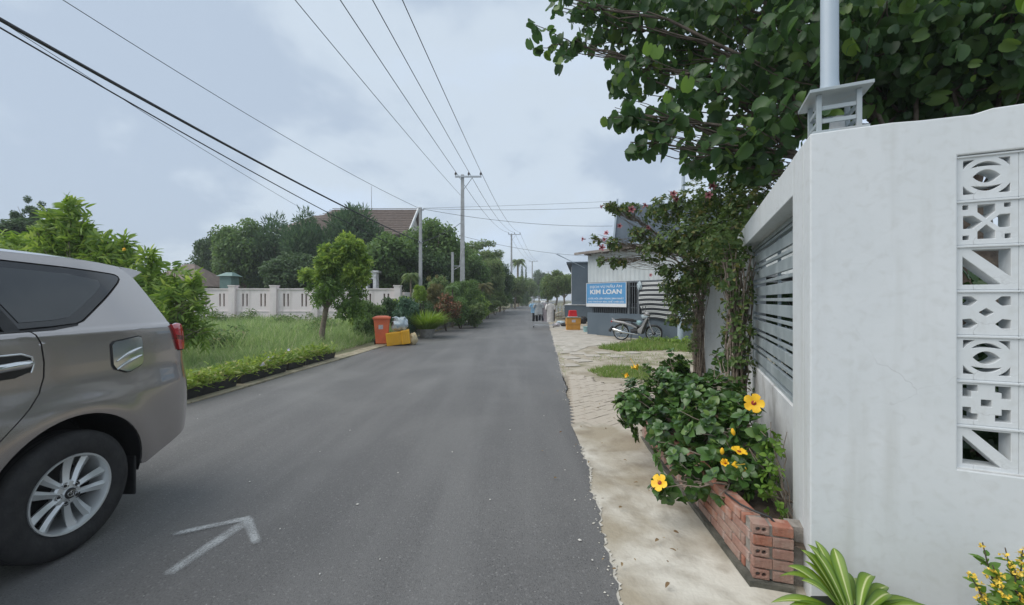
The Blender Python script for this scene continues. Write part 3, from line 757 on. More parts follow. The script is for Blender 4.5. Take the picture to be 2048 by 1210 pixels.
# side facing the road: run from the far end towards the camera so that the outside is the local front
frd = -ld; side0 = pB - pA
mort = MB()
mort.obox((side0 * .5) + ln * (BT * .5 + .004) + Vector((0, 0, Z0 + CH * 2.5 - .004)), ld * (Llen / 2 - .012), ln * (BT / 2 - .006), Vector((0, 0, CH * 2.5 - .008)))
mort.obox(nd * (nlen / 2 + .02) + nn * (BT * .5 + .004) + Vector((0, 0, Z0 + CH * 2.5 - .004)), nd * (nlen / 2 - .04), nn * (BT / 2 - .006), Vector((0, 0, CH * 2.5 - .008)))
mort.obox(nd * (nlen + .035) + nn * .09 + Vector((0, 0, .15)), nd * .04, nn * .04, Vector((0, 0, .15)))
mort.build('mortar', M_mortar, planter)
for c in range(5):
    s = Llen - (0.0 if c % 2 else BL / 2) ; zc = Z0 + c * CH
    pos = 0.0
    if c % 2 == 0: 
        L = BL / 2 - .004; brick(planter, side0, frd, L, zc, BT); pos = BL / 2 + .004
    end = Llen - (.085 if c % 2 == 0 else 0.0)
    while pos < end - .03:
        L = min(BL - .006, end - pos - .004)
        brick(planter, side0 + frd * pos + ln * random.uniform(-.003, .003), frd, L, zc, BT); pos += BL + .004
    # near face: a cut end with its two core holes at the corner every other course
    npos = 0.0
    if c % 2 == 0:
        brick(planter, Vector((0, 0, 0)) , nd, .076, zc, .15, True); npos = .090
    else:
        npos = BT + .004
        brick(planter, nd * 0.003, nd, BT, zc, BT * .98)
    while npos < nlen - .02:
        L = min(BL * .8, nlen - npos)
        brick(planter, nd * npos + nn * random.uniform(-.003, .002), nd, L, zc, BT); npos += BL * .8 + .008
b = MB()
b.obox(side0 * .5 + ln * .02 + Vector((0, 0, Z0 / 2 - .01)), ld * (Llen / 2 + .02), ln * .045, Vector((0, 0, Z0 / 2 + .008)))
b.obox(nd * nlen / 2 + nn * .02 + Vector((0, 0, Z0 / 2 - .01)), nd * (nlen / 2), nn * .04, Vector((0, 0, Z0 / 2 + .005)))
b.build('plinth', M_moss, planter)
# far end bricks
fe = pB - pA; fw = (C0 + gdir * 2.45) - pB; fw.z = 0
b = MB(); b.obox(fe + fw * .5 + Vector((0, 0, .16)), fw * .5, ld * .04, Vector((0, 0, .16))); b.build('end_wall', M_brick[2], planter)
b = MB(); sp = [pA + ld * .06 + ln * .06, pB + ln * .06 - ld * .03, C0 + gdir * 2.4, C0 + gdir * .06 + edir * -.0]
b.add([(p.x - pA.x, p.y - pA.y, .225) for p in sp], [(0, 1, 2, 3)]); b.build('soil', M_soil, planter)
# black hose looped over the corner
hose = MB().tube([pA + Vector(v) for v in ((.02, .30, .325), (.03, .16, .328), (.06, .08, .332), (.105, .03, .33), (.13, .012, .30), (.132, -.012, .265))], .0055, 8).build('hose', M_black, smooth=60)
tag(hose, 'thin dark hose looped over the corner of the brick planter', 'hose')

# ================================================================== PLANTS ON THE RIGHT
M_hib = leafmat('hibiscus_leaf', (0.034, 0.085, 0.020), (0.085, 0.170, 0.040), (0.15, 0.24, 0.055), trans=0.18, rough=0.26, spec=0.6)
M_hib2 = leafmat('young_leaf', (0.09, 0.19, 0.03), (0.19, 0.31, 0.055), trans=0.3, rough=0.4)
M_bau = leafmat('orchid_tree_leaf', (0.028, 0.068, 0.024), (0.074, 0.150, 0.042), (0.14, 0.23, 0.05), trans=0.42, rough=0.42, spec=0.45)
M_vine = leafmat('vine_leaf', (0.055, 0.105, 0.028), (0.13, 0.20, 0.055), (0.25, 0.24, 0.075), trans=0.25, rough=0.5)
M_var = None
def petal_mat(name, c, c2): return mat(name, c, c2, rough=.55, scale=30)
M_yel = petal_mat('yellow_petal', (0.86, 0.46, 0.012), (0.92, 0.58, 0.03))
M_red = mat('flower_throat', (0.30, 0.02, 0.015), rough=.6)
M_pinkf = petal_mat('pink_petal', (0.42, 0.13, 0.16), (0.52, 0.22, 0.24))
M_mar = mat('maroon_throat', (0.16, 0.015, 0.03), rough=.6)
M_purp = petal_mat('mauve_petal', (0.58, 0.50, 0.78), (0.72, 0.66, 0.86))

def branch(b, p0, p1, r0, r1, n=6, sag=0.0, wob=0.0, rnd=random, sides=7):
    p0, p1 = Vector(p0), Vector(p1); L = (p1 - p0).length; pts = []; rs = []
    for i in range(n + 1):
        t = i / n; p = p0.lerp(p1, t)
        k = math.sin(math.pi * t)
        p += Vector((rnd.uniform(-1, 1), rnd.uniform(-1, 1), rnd.uniform(-1, 1))) * wob * L * k
        p.z += sag * L * k
        pts.append(p); rs.append(r0 + (r1 - r0) * t)
    b.tube(pts, rs, sides); return pts

# ---- flower meshes
def flower5(R, name, m, cup=0.35, wide=0.95):
    tv, tf = [], []
    for k in range(5):
        a = k * 2 * math.pi / 5
        ring = [(0.06, 0, 0.0), (.45, -.33 * wide, .10), (.5, 0, .06), (.45, .33 * wide, .10), (.88, -.36 * wide, .22), (.95, 0, .13), (.88, .36 * wide, .17), (1.05, -.12, .13), (1.05, .12, .12)]
        i0 = len(tv)
        for x, y, z_ in ring:
            z_ = z_ * cup / .22 + .012 * k
            tv.append((R * (x * math.cos(a) - y * math.sin(a)), R * (x * math.sin(a) + y * math.cos(a)), R * z_))
        tf += [tuple(i0 + i for i in f) for f in ((0, 1, 2), (0, 2, 3), (1, 4, 5, 2), (2, 5, 6, 3), (4, 7, 5), (5, 7, 8), (5, 8, 6))]
    me = bpy.data.meshes.new(name); me.from_pydata(tv, [], tf); me.shade_smooth(); me.materials.append(m); return me
HIB_F = flower5(.066, 'petals', M_yel, .36, 1.2)
thr = MB().lathe([(.0, .002), (.017, .0085), (.013, .012), (.0, .010)], 10, cap=False).mesh('throat', M_red, 60)
sta = MB().tube([(0, 0, .006), (0, .004, .03), (0, .010, .05)], [.0035, .003, .005], 6).mesh('stamen', M_yel, 60)
def hib_flower(parent, org, p, nrm, s=1.0, shut=False):
    rot = Vector(nrm).to_track_quat('Z', 'Y').to_euler()
    o = mk('flower', HIB_F, None, parent, Vector(p) - Vector(org), rot, (s, s, s * (2.6 if shut else 1)) if not shut else (s * .62, s * .62, s * 3))
    mk('throat', thr, None, o); mk('stamen', sta, None, o)
    return o

# ---- yellow hibiscus bush
r3 = np.random.default_rng(5); random.seed(5)
hb_org = Vector((1.62, 3.1, .225))
hib = thing('hibiscus_bush', 'dark green hibiscus bush with yellow flowers overhanging the brick planter', 'bush', hb_org)
def rel(p): return tuple(Vector(p) - hb_org)
HB = [(P(1345, 765, 3.9), (.36, .32, .24)), (P(1290, 800, 3.7), (.26, .26, .22)), (P(1262, 815, 3.55), (.16, .2, .16)), (P(1395, 800, 3.5), (.34, .34, .26)), (P(1340, 850, 3.3), (.34, .3, .22)),
      (P(1440, 800, 3.3), (.28, .28, .2)), (P(1440, 860, 2.9), (.32, .3, .22)), (P(1400, 910, 2.75), (.30, .26, .18)), (P(1370, 955, 2.62), (.20, .18, .13)), (P(1335, 975, 2.55), (.10, .10, .07)),
      (P(1505, 850, 2.55), (.14, .2, .15)), (P(1480, 930, 2.5), (.20, .2, .14)), (P(1460, 965, 2.42), (.16, .14, .10)), (P(1345, 725, 4.0), (.09, .10, .13)), (P(1365, 745, 4.0), (.08, .10, .10)), (P(1440, 722, 3.95), (.10, .10, .10)), (P(1425, 745, 3.95), (.12, .12, .10)), (P(1245, 800, 3.6), (.06, .08, .06)), (P(1250, 835, 3.5), (.06, .08, .05))]
HBr = [(rel(c), r) for c, r in HB]
bst = MB()
for c, r in HBr:
    base = Vector((random.uniform(-.15, .15), random.uniform(-.8, .4) + c[1] * .4, 0))
    pts = branch(bst, base, Vector(c), .008, .004, 6, .06, .03)
    for k in range(5):
        d = Vector((random.gauss(0, 1), random.gauss(0, 1), random.gauss(.3, .8))).normalized()
        branch(bst, pts[random.choice([3, 4, 5, 6])], Vector(c) + Vector((d.x * r[0], d.y * r[1], d.z * r[2])), .005, .0025, 4, .03, .04, sides=5)
bst.build('stems', M_bark, hib, smooth=60)
# leaves grow in rosettes at twig ends
def rosettes(r, blobs, k, per, size, spread=.5, upb=.55, shell=.3):
    p, o = blob_pts(r, blobs, k, shell)
    o = unit(o + np.array([0, 0, upb])); P_, A_, N_, S_ = [], [], [], []
    t1_ = unit(np.cross(o, r.normal(size=(k, 3)))); t2_ = np.cross(o, t1_)
    for j in range(per):
        an = 2 * np.pi * (j * .382) + r.random(k)[:, None] * .8 if False else (2 * np.pi * j * .382 + r.random((k, 1)) * .9)
        rad = t1_ * np.cos(an) + t2_ * np.sin(an)
        tilt = .25 + .75 * (j / per)
        A_.append(unit(o * (1.0 - tilt) * 1.1 + rad * (.35 + tilt * .8) + np.array([0, 0, -.18 * tilt])))
        N_.append(unit(o * (.55 + .5 * tilt) - rad * (.6 - .5 * tilt) + r.normal(size=(k, 3)) * .18))
        P_.append(p - o * size * .32 * (j / per) + rad * size * .06); S_.append(size * (.55 + .6 * (j / per)) * (.8 + .4 * r.random(k)))
    return np.concatenate(P_), np.concatenate(A_), np.concatenate(N_), np.concatenate(S_)
p, a, n_, s = rosettes(r3, HBr, 540, 7, .074, shell=.42)
TH = T_ovate(.86, .25, .12)
# the nearest leaves are pieces of their own
def split_near(name, T, p, a, n_, s, m, parent, org, near):
    d = np.linalg.norm(p + np.array(org) - np.array([0, 0, CAMH]), axis=1) - s * 2.0
    idx = np.argsort(d); sel = idx[:near]; rest = idx[near:]
    one = leaves('leaf', T, np.zeros((1, 3)), np.array([[0, 1., 0]]), np.array([[0, 0, 1.]]), [1.0], m)
    vm = {}
    for i in sel:
        y = unit(a[i]); x = unit(np.cross(y, n_[i])); z_ = np.cross(x, y)
        R = Matrix((tuple(x), tuple(y), tuple(z_))).transposed()
        o = mk('leaf', one, None, parent, p[i], R.to_euler(), (s[i],) * 3)
    return mk('foliage', leaves('foliage', T, p[rest], a[rest], n_[rest], s[rest], m), None, parent)
# single leaves differ in tone by object
def obj_random(m):
    nt = m.node_tree; g = [q for q in nt.nodes if q.type == 'NEW_GEOMETRY'][0]; r = [q for q in nt.nodes if q.type == 'VALTORGB'][0]
    oi = nt.nodes.new('ShaderNodeObjectInfo'); ad = nt.nodes.new('ShaderNodeMath'); ad.operation = 'ADD'; fr = nt.nodes.new('ShaderNodeMath'); fr.operation = 'FRACT'
    nt.links.new(g.outputs['Random Per Island'], ad.inputs[0]); nt.links.new(oi.outputs['Random'], ad.inputs[1]); nt.links.new(ad.outputs[0], fr.inputs[0]); nt.links.new(fr.outputs[0], r.inputs[0])
for m in (M_hib, M_bau): obj_random(m)
split_near('leaf', TH, p, a, n_, s, M_hib, hib, hb_org, 190)
for (u, v, Y, nr, s_, sh) in ((1507, 806, 2.38, (-.42, -1, .25), .82, 0), (1320, 966, 2.5, (-.7, -.5, .6), .78, 0), (1276, 741, 3.7, (-.5, .2, .8), .85, 1), (1258, 752, 3.65, (-.9, -.3, .3), .55, 1),
                              (1478, 904, 2.45, (.1, -.3, 1), .66, 0), (1452, 928, 2.4, (-.5, -.5, .5), .55, 1), (1462, 930, 2.4, (.8, -.4, .2), .5, 1), (1261, 838, 3.5, (-.6, -.8, 0), .55, 1)):
    hib_flower(hib, hb_org, P(u, v, Y), nr, s_, bool(sh))
bud = MB().lathe([(0, 0), (.010, .012), (.013, .026), (.007, .044), (0, .05)], 8, cap=False).mesh('bud', M_yel, 60)
for (u, v, Y) in ((1468, 872, 2.45), (1366, 913, 2.7), (1444, 910, 2.45), (1490, 948, 2.4), (1360, 860, 3.1)):
    mk('bud', bud, None, hib, P(u, v, Y) - hb_org, (random.uniform(-.4, .4), random.uniform(-.4, .4), 0))

# ---- small yellow-green shrub beside the post
org = Vector((1.56, 2.28, .225))
sh = thing('small_shrub', 'thin light green shrub growing in the planter against the white post', 'shrub', org)
bl = [(tuple(P(1548, 880, 2.36) - org), (.06, .08, .10)), (tuple(P(1545, 950, 2.3) - org), (.07, .08, .08)), (tuple(P(1550, 1010, 2.22) - org), (.05, .06, .07)), (tuple(P(1520, 905, 2.4) - org), (.08, .08, .06)), (tuple(P(1535, 985, 2.3) - org), (.07, .06, .06))]
b = MB()
for c, r in bl:
    for k in range(3): branch(b, (random.uniform(-.03, .03), random.uniform(-.05, .05), 0), Vector(c) + Vector((random.uniform(-1, 1) * r[0], random.uniform(-1, 1) * r[1], random.uniform(0, 1) * r[2])), .004, .0018, 5, .02, .05, sides=5)
b.build('stems', M_bark, sh, smooth=60)
p, a, n_, s = rosettes(r3, bl, 46, 5, .040)
mk('foliage', leaves('foliage', T_ovate(.66, .15, .1), p, a, n_, s, M_hib2), None, sh)

# ---- large tree behind the wall with two-lobed leaves
tr_org = Vector((4.3, 3.55, 0))
bt = thing('orchid_tree', 'large dark orchid tree with two-lobed leaves overhanging the white wall', 'tree', tr_org)
random.seed(21); r4 = np.random.default_rng(21)
b = MB(); branch(b, (0, 0, -.05), (-.15, .1, 2.4), .17, .13, 6, 0, .02, sides=12)
hub = Vector((-.15, .1, 2.35))
BB = [(P(1500, 60, 4.6), (.95, .8, .50)), (P(1330, 60, 4.8), (.75, .7, .42)), (P(1210, 30, 4.9), (.42, .5, .34)), (P(1150, 90, 4.6), (.12, .16, .09)), (P(1120, -10, 4.6), (.10, .2, .1)), (P(1280, 150, 4.5), (.34, .4, .19)),
      (P(1420, 190, 4.2), (.52, .5, .34)), (P(1330, 240, 3.9), (.30, .3, .11)), (P(1255, 225, 3.8), (.14, .2, .09)), (P(1300, 285, 3.7), (.19, .2, .09)), (P(1450, 290, 3.7), (.42, .36, .20)), (P(1560, 250, 3.6), (.36, .4, .24)), (P(1500, 330, 3.9), (.30, .3, .13)),
      (P(1600, 120, 3.8), (.6, .6, .45)), (P(1750, 60, 3.7), (.8, .7, .6)), (P(1750, 170, 3.9), (.7, .6, .42)), (P(1900, 100, 3.6), (.8, .7, .6)), (P(2040, 60, 3.5), (.8, .8, .7)), (P(1880, 165, 3.9), (.6, .5, .35)), (P(2010, 165, 4.2), (.6, .5, .4)),
      (P(1600, -60, 4.8), (1.1, 1.0, .6)), (P(1400, -80, 5.0), (1.0, .9, .55)), (P(1850, -60, 4.4), (1.2, 1.0, .7)), (P(2050, -60, 4.0), (1.0, 1.0, .8)), (P(1720, 100, 4.9), (1.0, .7, .7)), (P(1950, 120, 5.0), (1.1, .7, .8)), (P(2150, 100, 4.2), (.9, .9, .9)),
      (P(1500, -330, 4.6), (1.6, 1.2, .6)), (P(1950, -380, 4.0), (1.7, 1.3, .7)), (P(1300, -250, 4.8), (1.0, .9, .5)), (P(2150, -150, 3.6), (1.2, 1.2, .9)), (P(1700, -300, 5.6), (1.6, 1.0, .7)), (P(1640, 160, 5.2), (.8, .6, .5)), (P(1840, 150, 5.0), (.8, .5, .4))]  # high blobs above the frame, added to block sky light from the crown
BBr = [(tuple(c - tr_org), r) for c, r in BB]
for c, r in BBr:
    pts = branch(b, hub + Vector((random.uniform(-.06, .06), random.uniform(-.06, .06), random.uniform(-.4, 0))), Vector(c), .030, .007, 7, .05, .03)
    for k in range(9):
        d = Vector((random.gauss(0, 1), random.gauss(0, 1), random.gauss(0, .8))).normalized()
        branch(b, pts[random.choice([4, 5, 6, 7])], Vector(c) + Vector((d.x * r[0], d.y * r[1], d.z * r[2])), .009, .003, 5, -.03, .04, sides=5)
tips = [(P(1056, 42, 4.2), P(1150, 90, 4.6)), (P(1060, 100, 4.2), P(1150, 90, 4.6)), (P(1120, 120, 4.2), P(1150, 90, 4.6)), (P(1110, 20, 4.3), P(1180, 40, 4.7)), (P(1170, 10, 4.4), P(1230, 60, 4.8)), (P(1215, 235, 3.7), P(1330, 235, 3.9)), (P(1255, 300, 3.6), P(1340, 275, 3.7)), (P(1370, 330, 3.6), P(1450, 300, 3.7)), (P(1250, 150, 4.2), P(1330, 120, 4.5))]
tp = []
for a_, c_ in tips:
    pts = branch(b, c_ - tr_org, a_ - tr_org, .007, .003, 6, .02, .02, sides=5); tp += pts
b.build('trunk', M_barkd, bt, smooth=60)
n = 16500
p, o = blob_pts(r4, BBr, n, .30)
nr = unit(o * .35 + np.array([0, 0, .45]) + r4.normal(size=(n, 3)) * .55)
ax = unit(np.cross(nr, r4.normal(size=(n, 3)))) * .8 + np.array([0, 0, -.75])
sz = .118 * (.45 + .9 * r4.random(n))
# leaves hanging in two ranks along the thin outer twigs
tpn = np.array([tuple(q) for q in tp]); k_ = len(tpn)
for rep in range(2):
    p = np.concatenate([p, tpn + r4.normal(size=(k_, 3)) * .03]); nr = np.concatenate([nr, unit(r4.normal(size=(k_, 3)) + np.array([-.3, -.6, .4]))])
    ax = np.concatenate([ax, unit(r4.normal(size=(k_, 3)) * .6 + np.array([0, 0, -.7]))]); sz = np.concatenate([sz, .075 + .05 * r4.random(k_)])
# keep the view through to the sky between the lower boughs
split_near('leaf', T_bilobe(.92, .26, .24), p, ax, nr, sz, M_bau, bt, tr_org, 230)
# a fresh pale spray hanging close at the frame edge
M_fresh = leafmat('fresh_leaf', (0.10, 0.20, 0.035), (0.17, 0.29, 0.05), trans=.4, rough=.45)
spr = leaves('leaf', T_bilobe(.92, .10, .12), np.zeros((1, 3)), np.array([[0, 1., 0]]), np.array([[0, 0, 1.]]), [1.], M_fresh)
for (u, v, Y, s_, e_) in ((2044, 10, 2.0, .15, (1.9, .3, .9)), (2060, 20, 2.05, .14, (2.1, -.3, -.4)), (1500, -22, 2.6, .10, (2.0, .2, .2)), (1525, -14, 2.6, .11, (2.3, -.2, -.2)), (1478, -12, 2.6, .08, (1.8, .2, .5)), (1290, 110, 3.6, .11, (2.0, .2, .3)), (1312, 118, 3.6, .13, (1.7, .1, -.2)), (1370, 185, 3.4, .13, (2.0, .1, .1)), (1330, 205, 3.5, .10, (1.8, .3, .4))):
    mk('leaf', spr, None, bt, P(u, v, Y) - tr_org, e_, (s_,) * 3)

# ---- flowering vine: two bundles of stems, a tangled head, pink trumpets
vn_org = Vector((3.42, 7.3, 0))
vine = thing('flowering_vine', 'tangled woody vine with pink trumpet flowers beside the white gate post', 'vine', vn_org)
random.seed(9); r5 = np.random.default_rng(9)
def bundle(cx, cy, n, top, rad, spread):
    b = MB()
    for k in range(n):
        a = random.uniform(0, 6.28); r = rad * math.sqrt(random.random()); ph = random.uniform(0, 6.28); tw = random.uniform(-2.2, 2.2)
        pts, rs = [], []; r0 = random.uniform(.006, .018)
        hgt = top * random.uniform(.85, 1.15)
        for i in range(13):
            t = i / 12; q = r * (1 + .25 * math.sin(5 * t + ph)); ang_ = a + tw * t
            fl = spread * max(0, t - .6) ** 1.5 * 4
            pts.append(Vector((cx + math.cos(ang_) * q + math.cos(a) * fl + random.gauss(0, .008), cy + math.sin(ang_) * q + math.sin(a) * fl + random.gauss(0, .008), hgt * t)))
            rs.append(r0 * (1 - .6 * t))
        b.tube(pts, rs, 6)
    return b
b1 = G(1397, 757) - vn_org; b1.z = 0
bundle(b1.x, b1.y, 30, 2.2, .105, .22).build('stem_bundle', M_vstem, vine, smooth=60)
b2 = C0 + gdir * 2.62 + edir * -.06 - vn_org
bundle(b2.x, b2.y, 40, 1.80, .105, .12).build('stem_bundle', M_vstem, vine, smooth=60)
VB = [(P(1410, 400, 6.4), (.62, .5, .36)), (P(1330, 420, 6.6), (.42, .4, .26)), (P(1250, 418, 6.9), (.30, .26, .12)), (P(1220, 412, 6.9), (.12, .2, .06)), (P(1440, 470, 6.2), (.55, .5, .36)), (P(1350, 480, 6.5), (.40, .4, .26)), (P(1280, 470, 6.9), (.24, .3, .16)), (P(1228, 488, 7.0), (.16, .2, .13)), (P(1190, 480, 7.1), (.12, .15, .10)),
      (P(1235, 525, 7.0), (.18, .2, .11)), (P(1200, 520, 7.0), (.08, .1, .08)), (P(1380, 550, 6.6), (.36, .3, .3)), (P(1330, 540, 6.7), (.16, .2, .14)), (P(1360, 600, 6.9), (.28, .26, .26)), (P(1345, 640, 7.1), (.14, .2, .10)), (P(1440, 540, 6.2), (.36, .3, .3)), (P(1500, 400, 5.6), (.36, .4, .3)), (P(1500, 460, 5.4), (.26, .3, .26)), (P(1480, 360, 5.8), (.4, .4, .2)), (P(1480, 520, 5.4), (.2, .2, .22)), (P(1560, 345, 5.0), (.25, .3, .12)), (P(1490, 430, 5.0), (.3, .3, .34)), (P(1450, 500, 5.4), (.26, .3, .3)), (P(1400, 470, 6.0), (.5, .4, .4)), (P(1490, 540, 4.9), (.14, .16, .22)), (P(1400, 560, 6.8), (.2, .2, .3)), (P(1345, 575, 6.9), (.24, .2, .2)), (P(1375, 640, 7.1), (.16, .2, .2)), (P(1385, 690, 7.2), (.10, .12, .15)), (P(1310, 500, 6.7), (.3, .3, .22))]
VBr = [(tuple(c - vn_org), r) for c, r in VB]
b = MB()
for c, r in VBr:
    s0 = Vector((b1.x, b1.y, 1.9)) if c[0] < .25 else Vector((b2.x, b2.y, 1.9))
    pts = branch(b, s0 + Vector((random.gauss(0, .08), random.gauss(0, .08), random.gauss(0, .15))), Vector(c), .012, .005, 8, .05, .04, sides=5)
    for k in range(26):
        d = Vector((random.gauss(0, 1), random.gauss(0, 1), random.gauss(0, .8))).normalized() * random.uniform(.5, 1.15)
        branch(b, pts[random.randint(3, 8)], Vector(c) + Vector((d.x * r[0], d.y * r[1], d.z * r[2])), .0045, .002, 4, random.uniform(-.08, .08), .06, sides=4)
b.build('twigs', M_vstem, vine, smooth=60)
p, a, n_, s = rosettes(r5, VBr, 2300, 5, .080, shell=.36)
extra = [(tuple(Vector((b2.x, b2.y, z_)) ), (.19, .19, .24)) for z_ in (.4, .75, 1.1, 1.4)] + [(tuple(Vector((b1.x, b1.y, 1.5))), (.15, .15, .3)), (tuple(Vector((b1.x - .1, b1.y, .8))), (.06, .1, .3))]
extra += [(tuple(Vector((b2.x - .05, b2.y, 1.75))), (.26, .26, .30)), (tuple(Vector((b2.x - .1, b2.y + .1, 2.1))), (.32, .3, .26)), (tuple(Vector((b1.x, b1.y, 1.95))), (.28, .28, .30))]
p2, a2, n2_, s2 = rosettes(r5, extra, 620, 4, .065)
mk('foliage', leaves('foliage', T_ovate(.6, .15, .12), np.concatenate([p, p2]), np.concatenate([a, a2]), np.concatenate([n_, n2_]), np.concatenate([s, s2]), M_vine), None, vine)
VF = flower5(.052, 'petals', M_pinkf, .34, .9)
vtr = MB().lathe([(.0, -.02), (.016, .006), (.021, .016), (.012, .010), (0, -.004)], 8, cap=False).mesh('throat', M_mar, 60)
vtube = MB().lathe([(.004, -.075), (.010, -.045), (.014, -.01), (.019, .008)], 8, cap=False).mesh('tube', M_pinkf, 60)
for (u, v, Y, nr, s_) in ((1203, 413, 6.8, (-1, -.2, -.5), .7), (1263, 419, 6.5, (-.1, -1, .1), 1.15), (1290, 411, 6.4, (.3, -.7, .5), .95), (1239, 452, 6.7, (0, -1, .1), .85), (1213, 466, 6.8, (-.6, -.6, .3), .9), (1209, 478, 6.8, (-.9, -.4, -.3), .8), (1166, 478, 6.9, (-1, -.3, 0), .8), (1204, 495, 6.8, (-.2, -1, 0), 1.1),
                          (1347, 388, 6.0, (-.2, -.8, .5), 1.1), (1352, 398, 6.0, (.3, -.8, -.4), .9), (1420, 350, 5.7, (-.2, -.9, .3), 1.0), (1424, 372, 5.6, (.1, -.9, .1), 1.2), (1418, 390, 5.6, (-.6, -.8, -.2), 1.0), (1302, 550, 6.5, (-.8, -.5, 0), .6), (1296, 455, 6.5, (.2, -1, .2), .75), (1416, 335, 5.8, (-.4, -.5, .8), .8)):
    o = mk('flower', VF, None, vine, P(u, v, Y) - vn_org, Vector(nr).to_track_quat('Z', 'Y').to_euler(), (s_,) * 3)
    mk('throat', vtr, None, o); mk('tube', vtube, None, o)

# ---- striped rosette plant in a black pot, at the foot of the wall
def var_mat():
    m = leafmat('striped_leaf', (0.14, 0.25, 0.03), (0.25, 0.37, 0.05), trans=.3, rough=.35, spec=.5)
    nt = m.node_tree; bsdf = nt.nodes['Principled BSDF']; r = [q for q in nt.nodes if q.type == 'VALTORGB'][0]
    at = nt.nodes.new('ShaderNodeAttribute'); at.attribute_name = 'across'
    cr = nt.nodes.new('ShaderNodeValToRGB'); cr.color_ramp.interpolation = 'LINEAR'
    els = cr.color_ramp.elements; els[0].position = 0.0; els[0].color = (1, 1, 1, 1); els[1].position = .20; els[1].color = (0, 0, 0, 1)
    mx = nt.nodes.new('ShaderNodeMix'); mx.data_type = 'RGBA'; mx.inputs['B'].default_value = (0.74, 0.76, 0.40, 1)
    nt.links.new(at.outputs['Fac'], cr.inputs[0]); nt.links.new(cr.outputs[0], mx.inputs['Factor']); nt.links.new(r.outputs[0], mx.inputs['A'])
    e2 = nt.nodes.new('ShaderNodeMath'); e2.operation = 'SMOOTH_MAX' if False else 'POWER'; e2.inputs[1].default_value = 3
    nt.links.new(at.outputs['Fac'], e2.inputs[0])
    mx2 = nt.nodes.new('ShaderNodeMix'); mx2.data_type = 'RGBA'; mx2.inputs['B'].default_value = (0.045, 0.11, 0.02, 1)
    nt.links.new(e2.outputs[0], mx2.inputs['Factor']); nt.links.new(mx.outputs['Result'], mx2.inputs['A'])
    nt.links.new(mx2.outputs['Result'], bsdf.inputs['Base Color']); return m
M_var = var_mat()
def strap_leaf(L, w, rise, arch, name='leaf'):
    n, k = 12, 6; v, f, at = [], [], []
    for i in range(n + 1):
        t = i / n; ww = w * (math.sin(math.pi * min(1, .10 + .62 * t)) if t < .62 else math.sin(math.pi * .4844) * (1 - ((t - .62) / .38) ** 1.7)) * .5
        x = L * t * (1 - .12 * arch * t); zz = L * (rise * t - arch * t * t)
        for j in range(k + 1):
            q = 2 * j / k - 1
            v.append((ww * q, x, zz + abs(q) ** 1.3 * ww * .45)); at.append(abs(q))
    for i in range(n):
        for j in range(k):
            a = i * (k + 1) + j; f.append((a, a + 1, a + k + 2, a + k + 1))
    me = bpy.data.meshes.new(name); me.from_pydata(v, [], f); me.shade_smooth()
    x = me.attributes.new('across', 'FLOAT', 'POINT'); x.data.foreach_set('value', at); me.materials.append(M_var); return me
sp_c = Vector((1.335, 1.56, 0))
sp = thing('striped_plant', 'potted plant with broad yellow-green striped leaves below the white wall', 'plant', sp_c)
MB().box(-.09, .09, -.09, .09, .0, .21).build('pot', M_black, sp, bevel=.01)
MB().box(-.10, .10, -.10, .10, .195, .225).build('pot_rim', M_black, sp, bevel=.006)
random.seed(3)
for (az, L, w, rise, arch) in ((75, .25, .068, .95, .75), (100, .21, .066, 1.2, .75), (130, .23, .060, .85, .75), (160, .25, .062, .45, .55), (185, .28, .060, .22, .45), (215, .27, .064, .25, .55), (255, .23, .068, .5, .8), (295, .24, .068, .5, .8), (335, .28, .068, .3, .55), (5, .36, .062, .22, .28), (28, .28, .058, .45, .50), (50, .26, .062, .65, .6),
                           (88, .19, .055, 1.5, .8), (200, .18, .055, .8, .8), (315, .18, .055, .8, .8), (20, .2, .055, .9, .8), (145, .19, .055, 1.2, .8), (350, .26, .06, .2, .45), (118, .16, .05, 1.5, .7), (62, .18, .055, 1.3, .8)):
    a_ = math.radians(az - 90)
    for _r in range(2): mk('leaf', strap_leaf(L * random.uniform(.85, 1.1), w * random.uniform(.72, .92), rise * random.uniform(.9, 1.4), arch), None, sp, (0.03 * math.cos(a_ + 1.57), .03 * math.sin(a_ + 1.57), .19 + random.uniform(0, .04)), (random.uniform(-.12, .12), random.uniform(-.2, .2), a_ + _r * .22))

# ---- small shrub with yellow flower sprays at the frame edge
yo = Vector((1.90, 1.48, 0)); ysb = thing('yellow_flower_shrub', 'small shrub with thin sprays of yellow flowers in front of the white wall', 'shrub', yo)
random.seed(14); r6 = np.random.default_rng(14)
b = MB(); ends = []
for (u, v, Y) in ((1965, 1085, 1.5), (1985, 1130, 1.47), (1940, 1150, 1.46), (1958, 1185, 1.44), (2010, 1095, 1.5), (2030, 1140, 1.46), (2045, 1100, 1.5), (2000, 1170, 1.43), (2040, 1190, 1.42), (1975, 1205, 1.42), (2070, 1130, 1.5), (2070, 1180, 1.45)):
    e_ = P(u, v, Y) - yo; pts = branch(b, (random.uniform(-.03, .03), random.uniform(-.03, .03), .0), e_, .005, .0018, 7, .05, .02, sides=5); ends.append((e_, pts))
b.build('stems', M_barkd, ysb, smooth=60)
pos, ax, nr, sz, fl = [], [], [], [], []
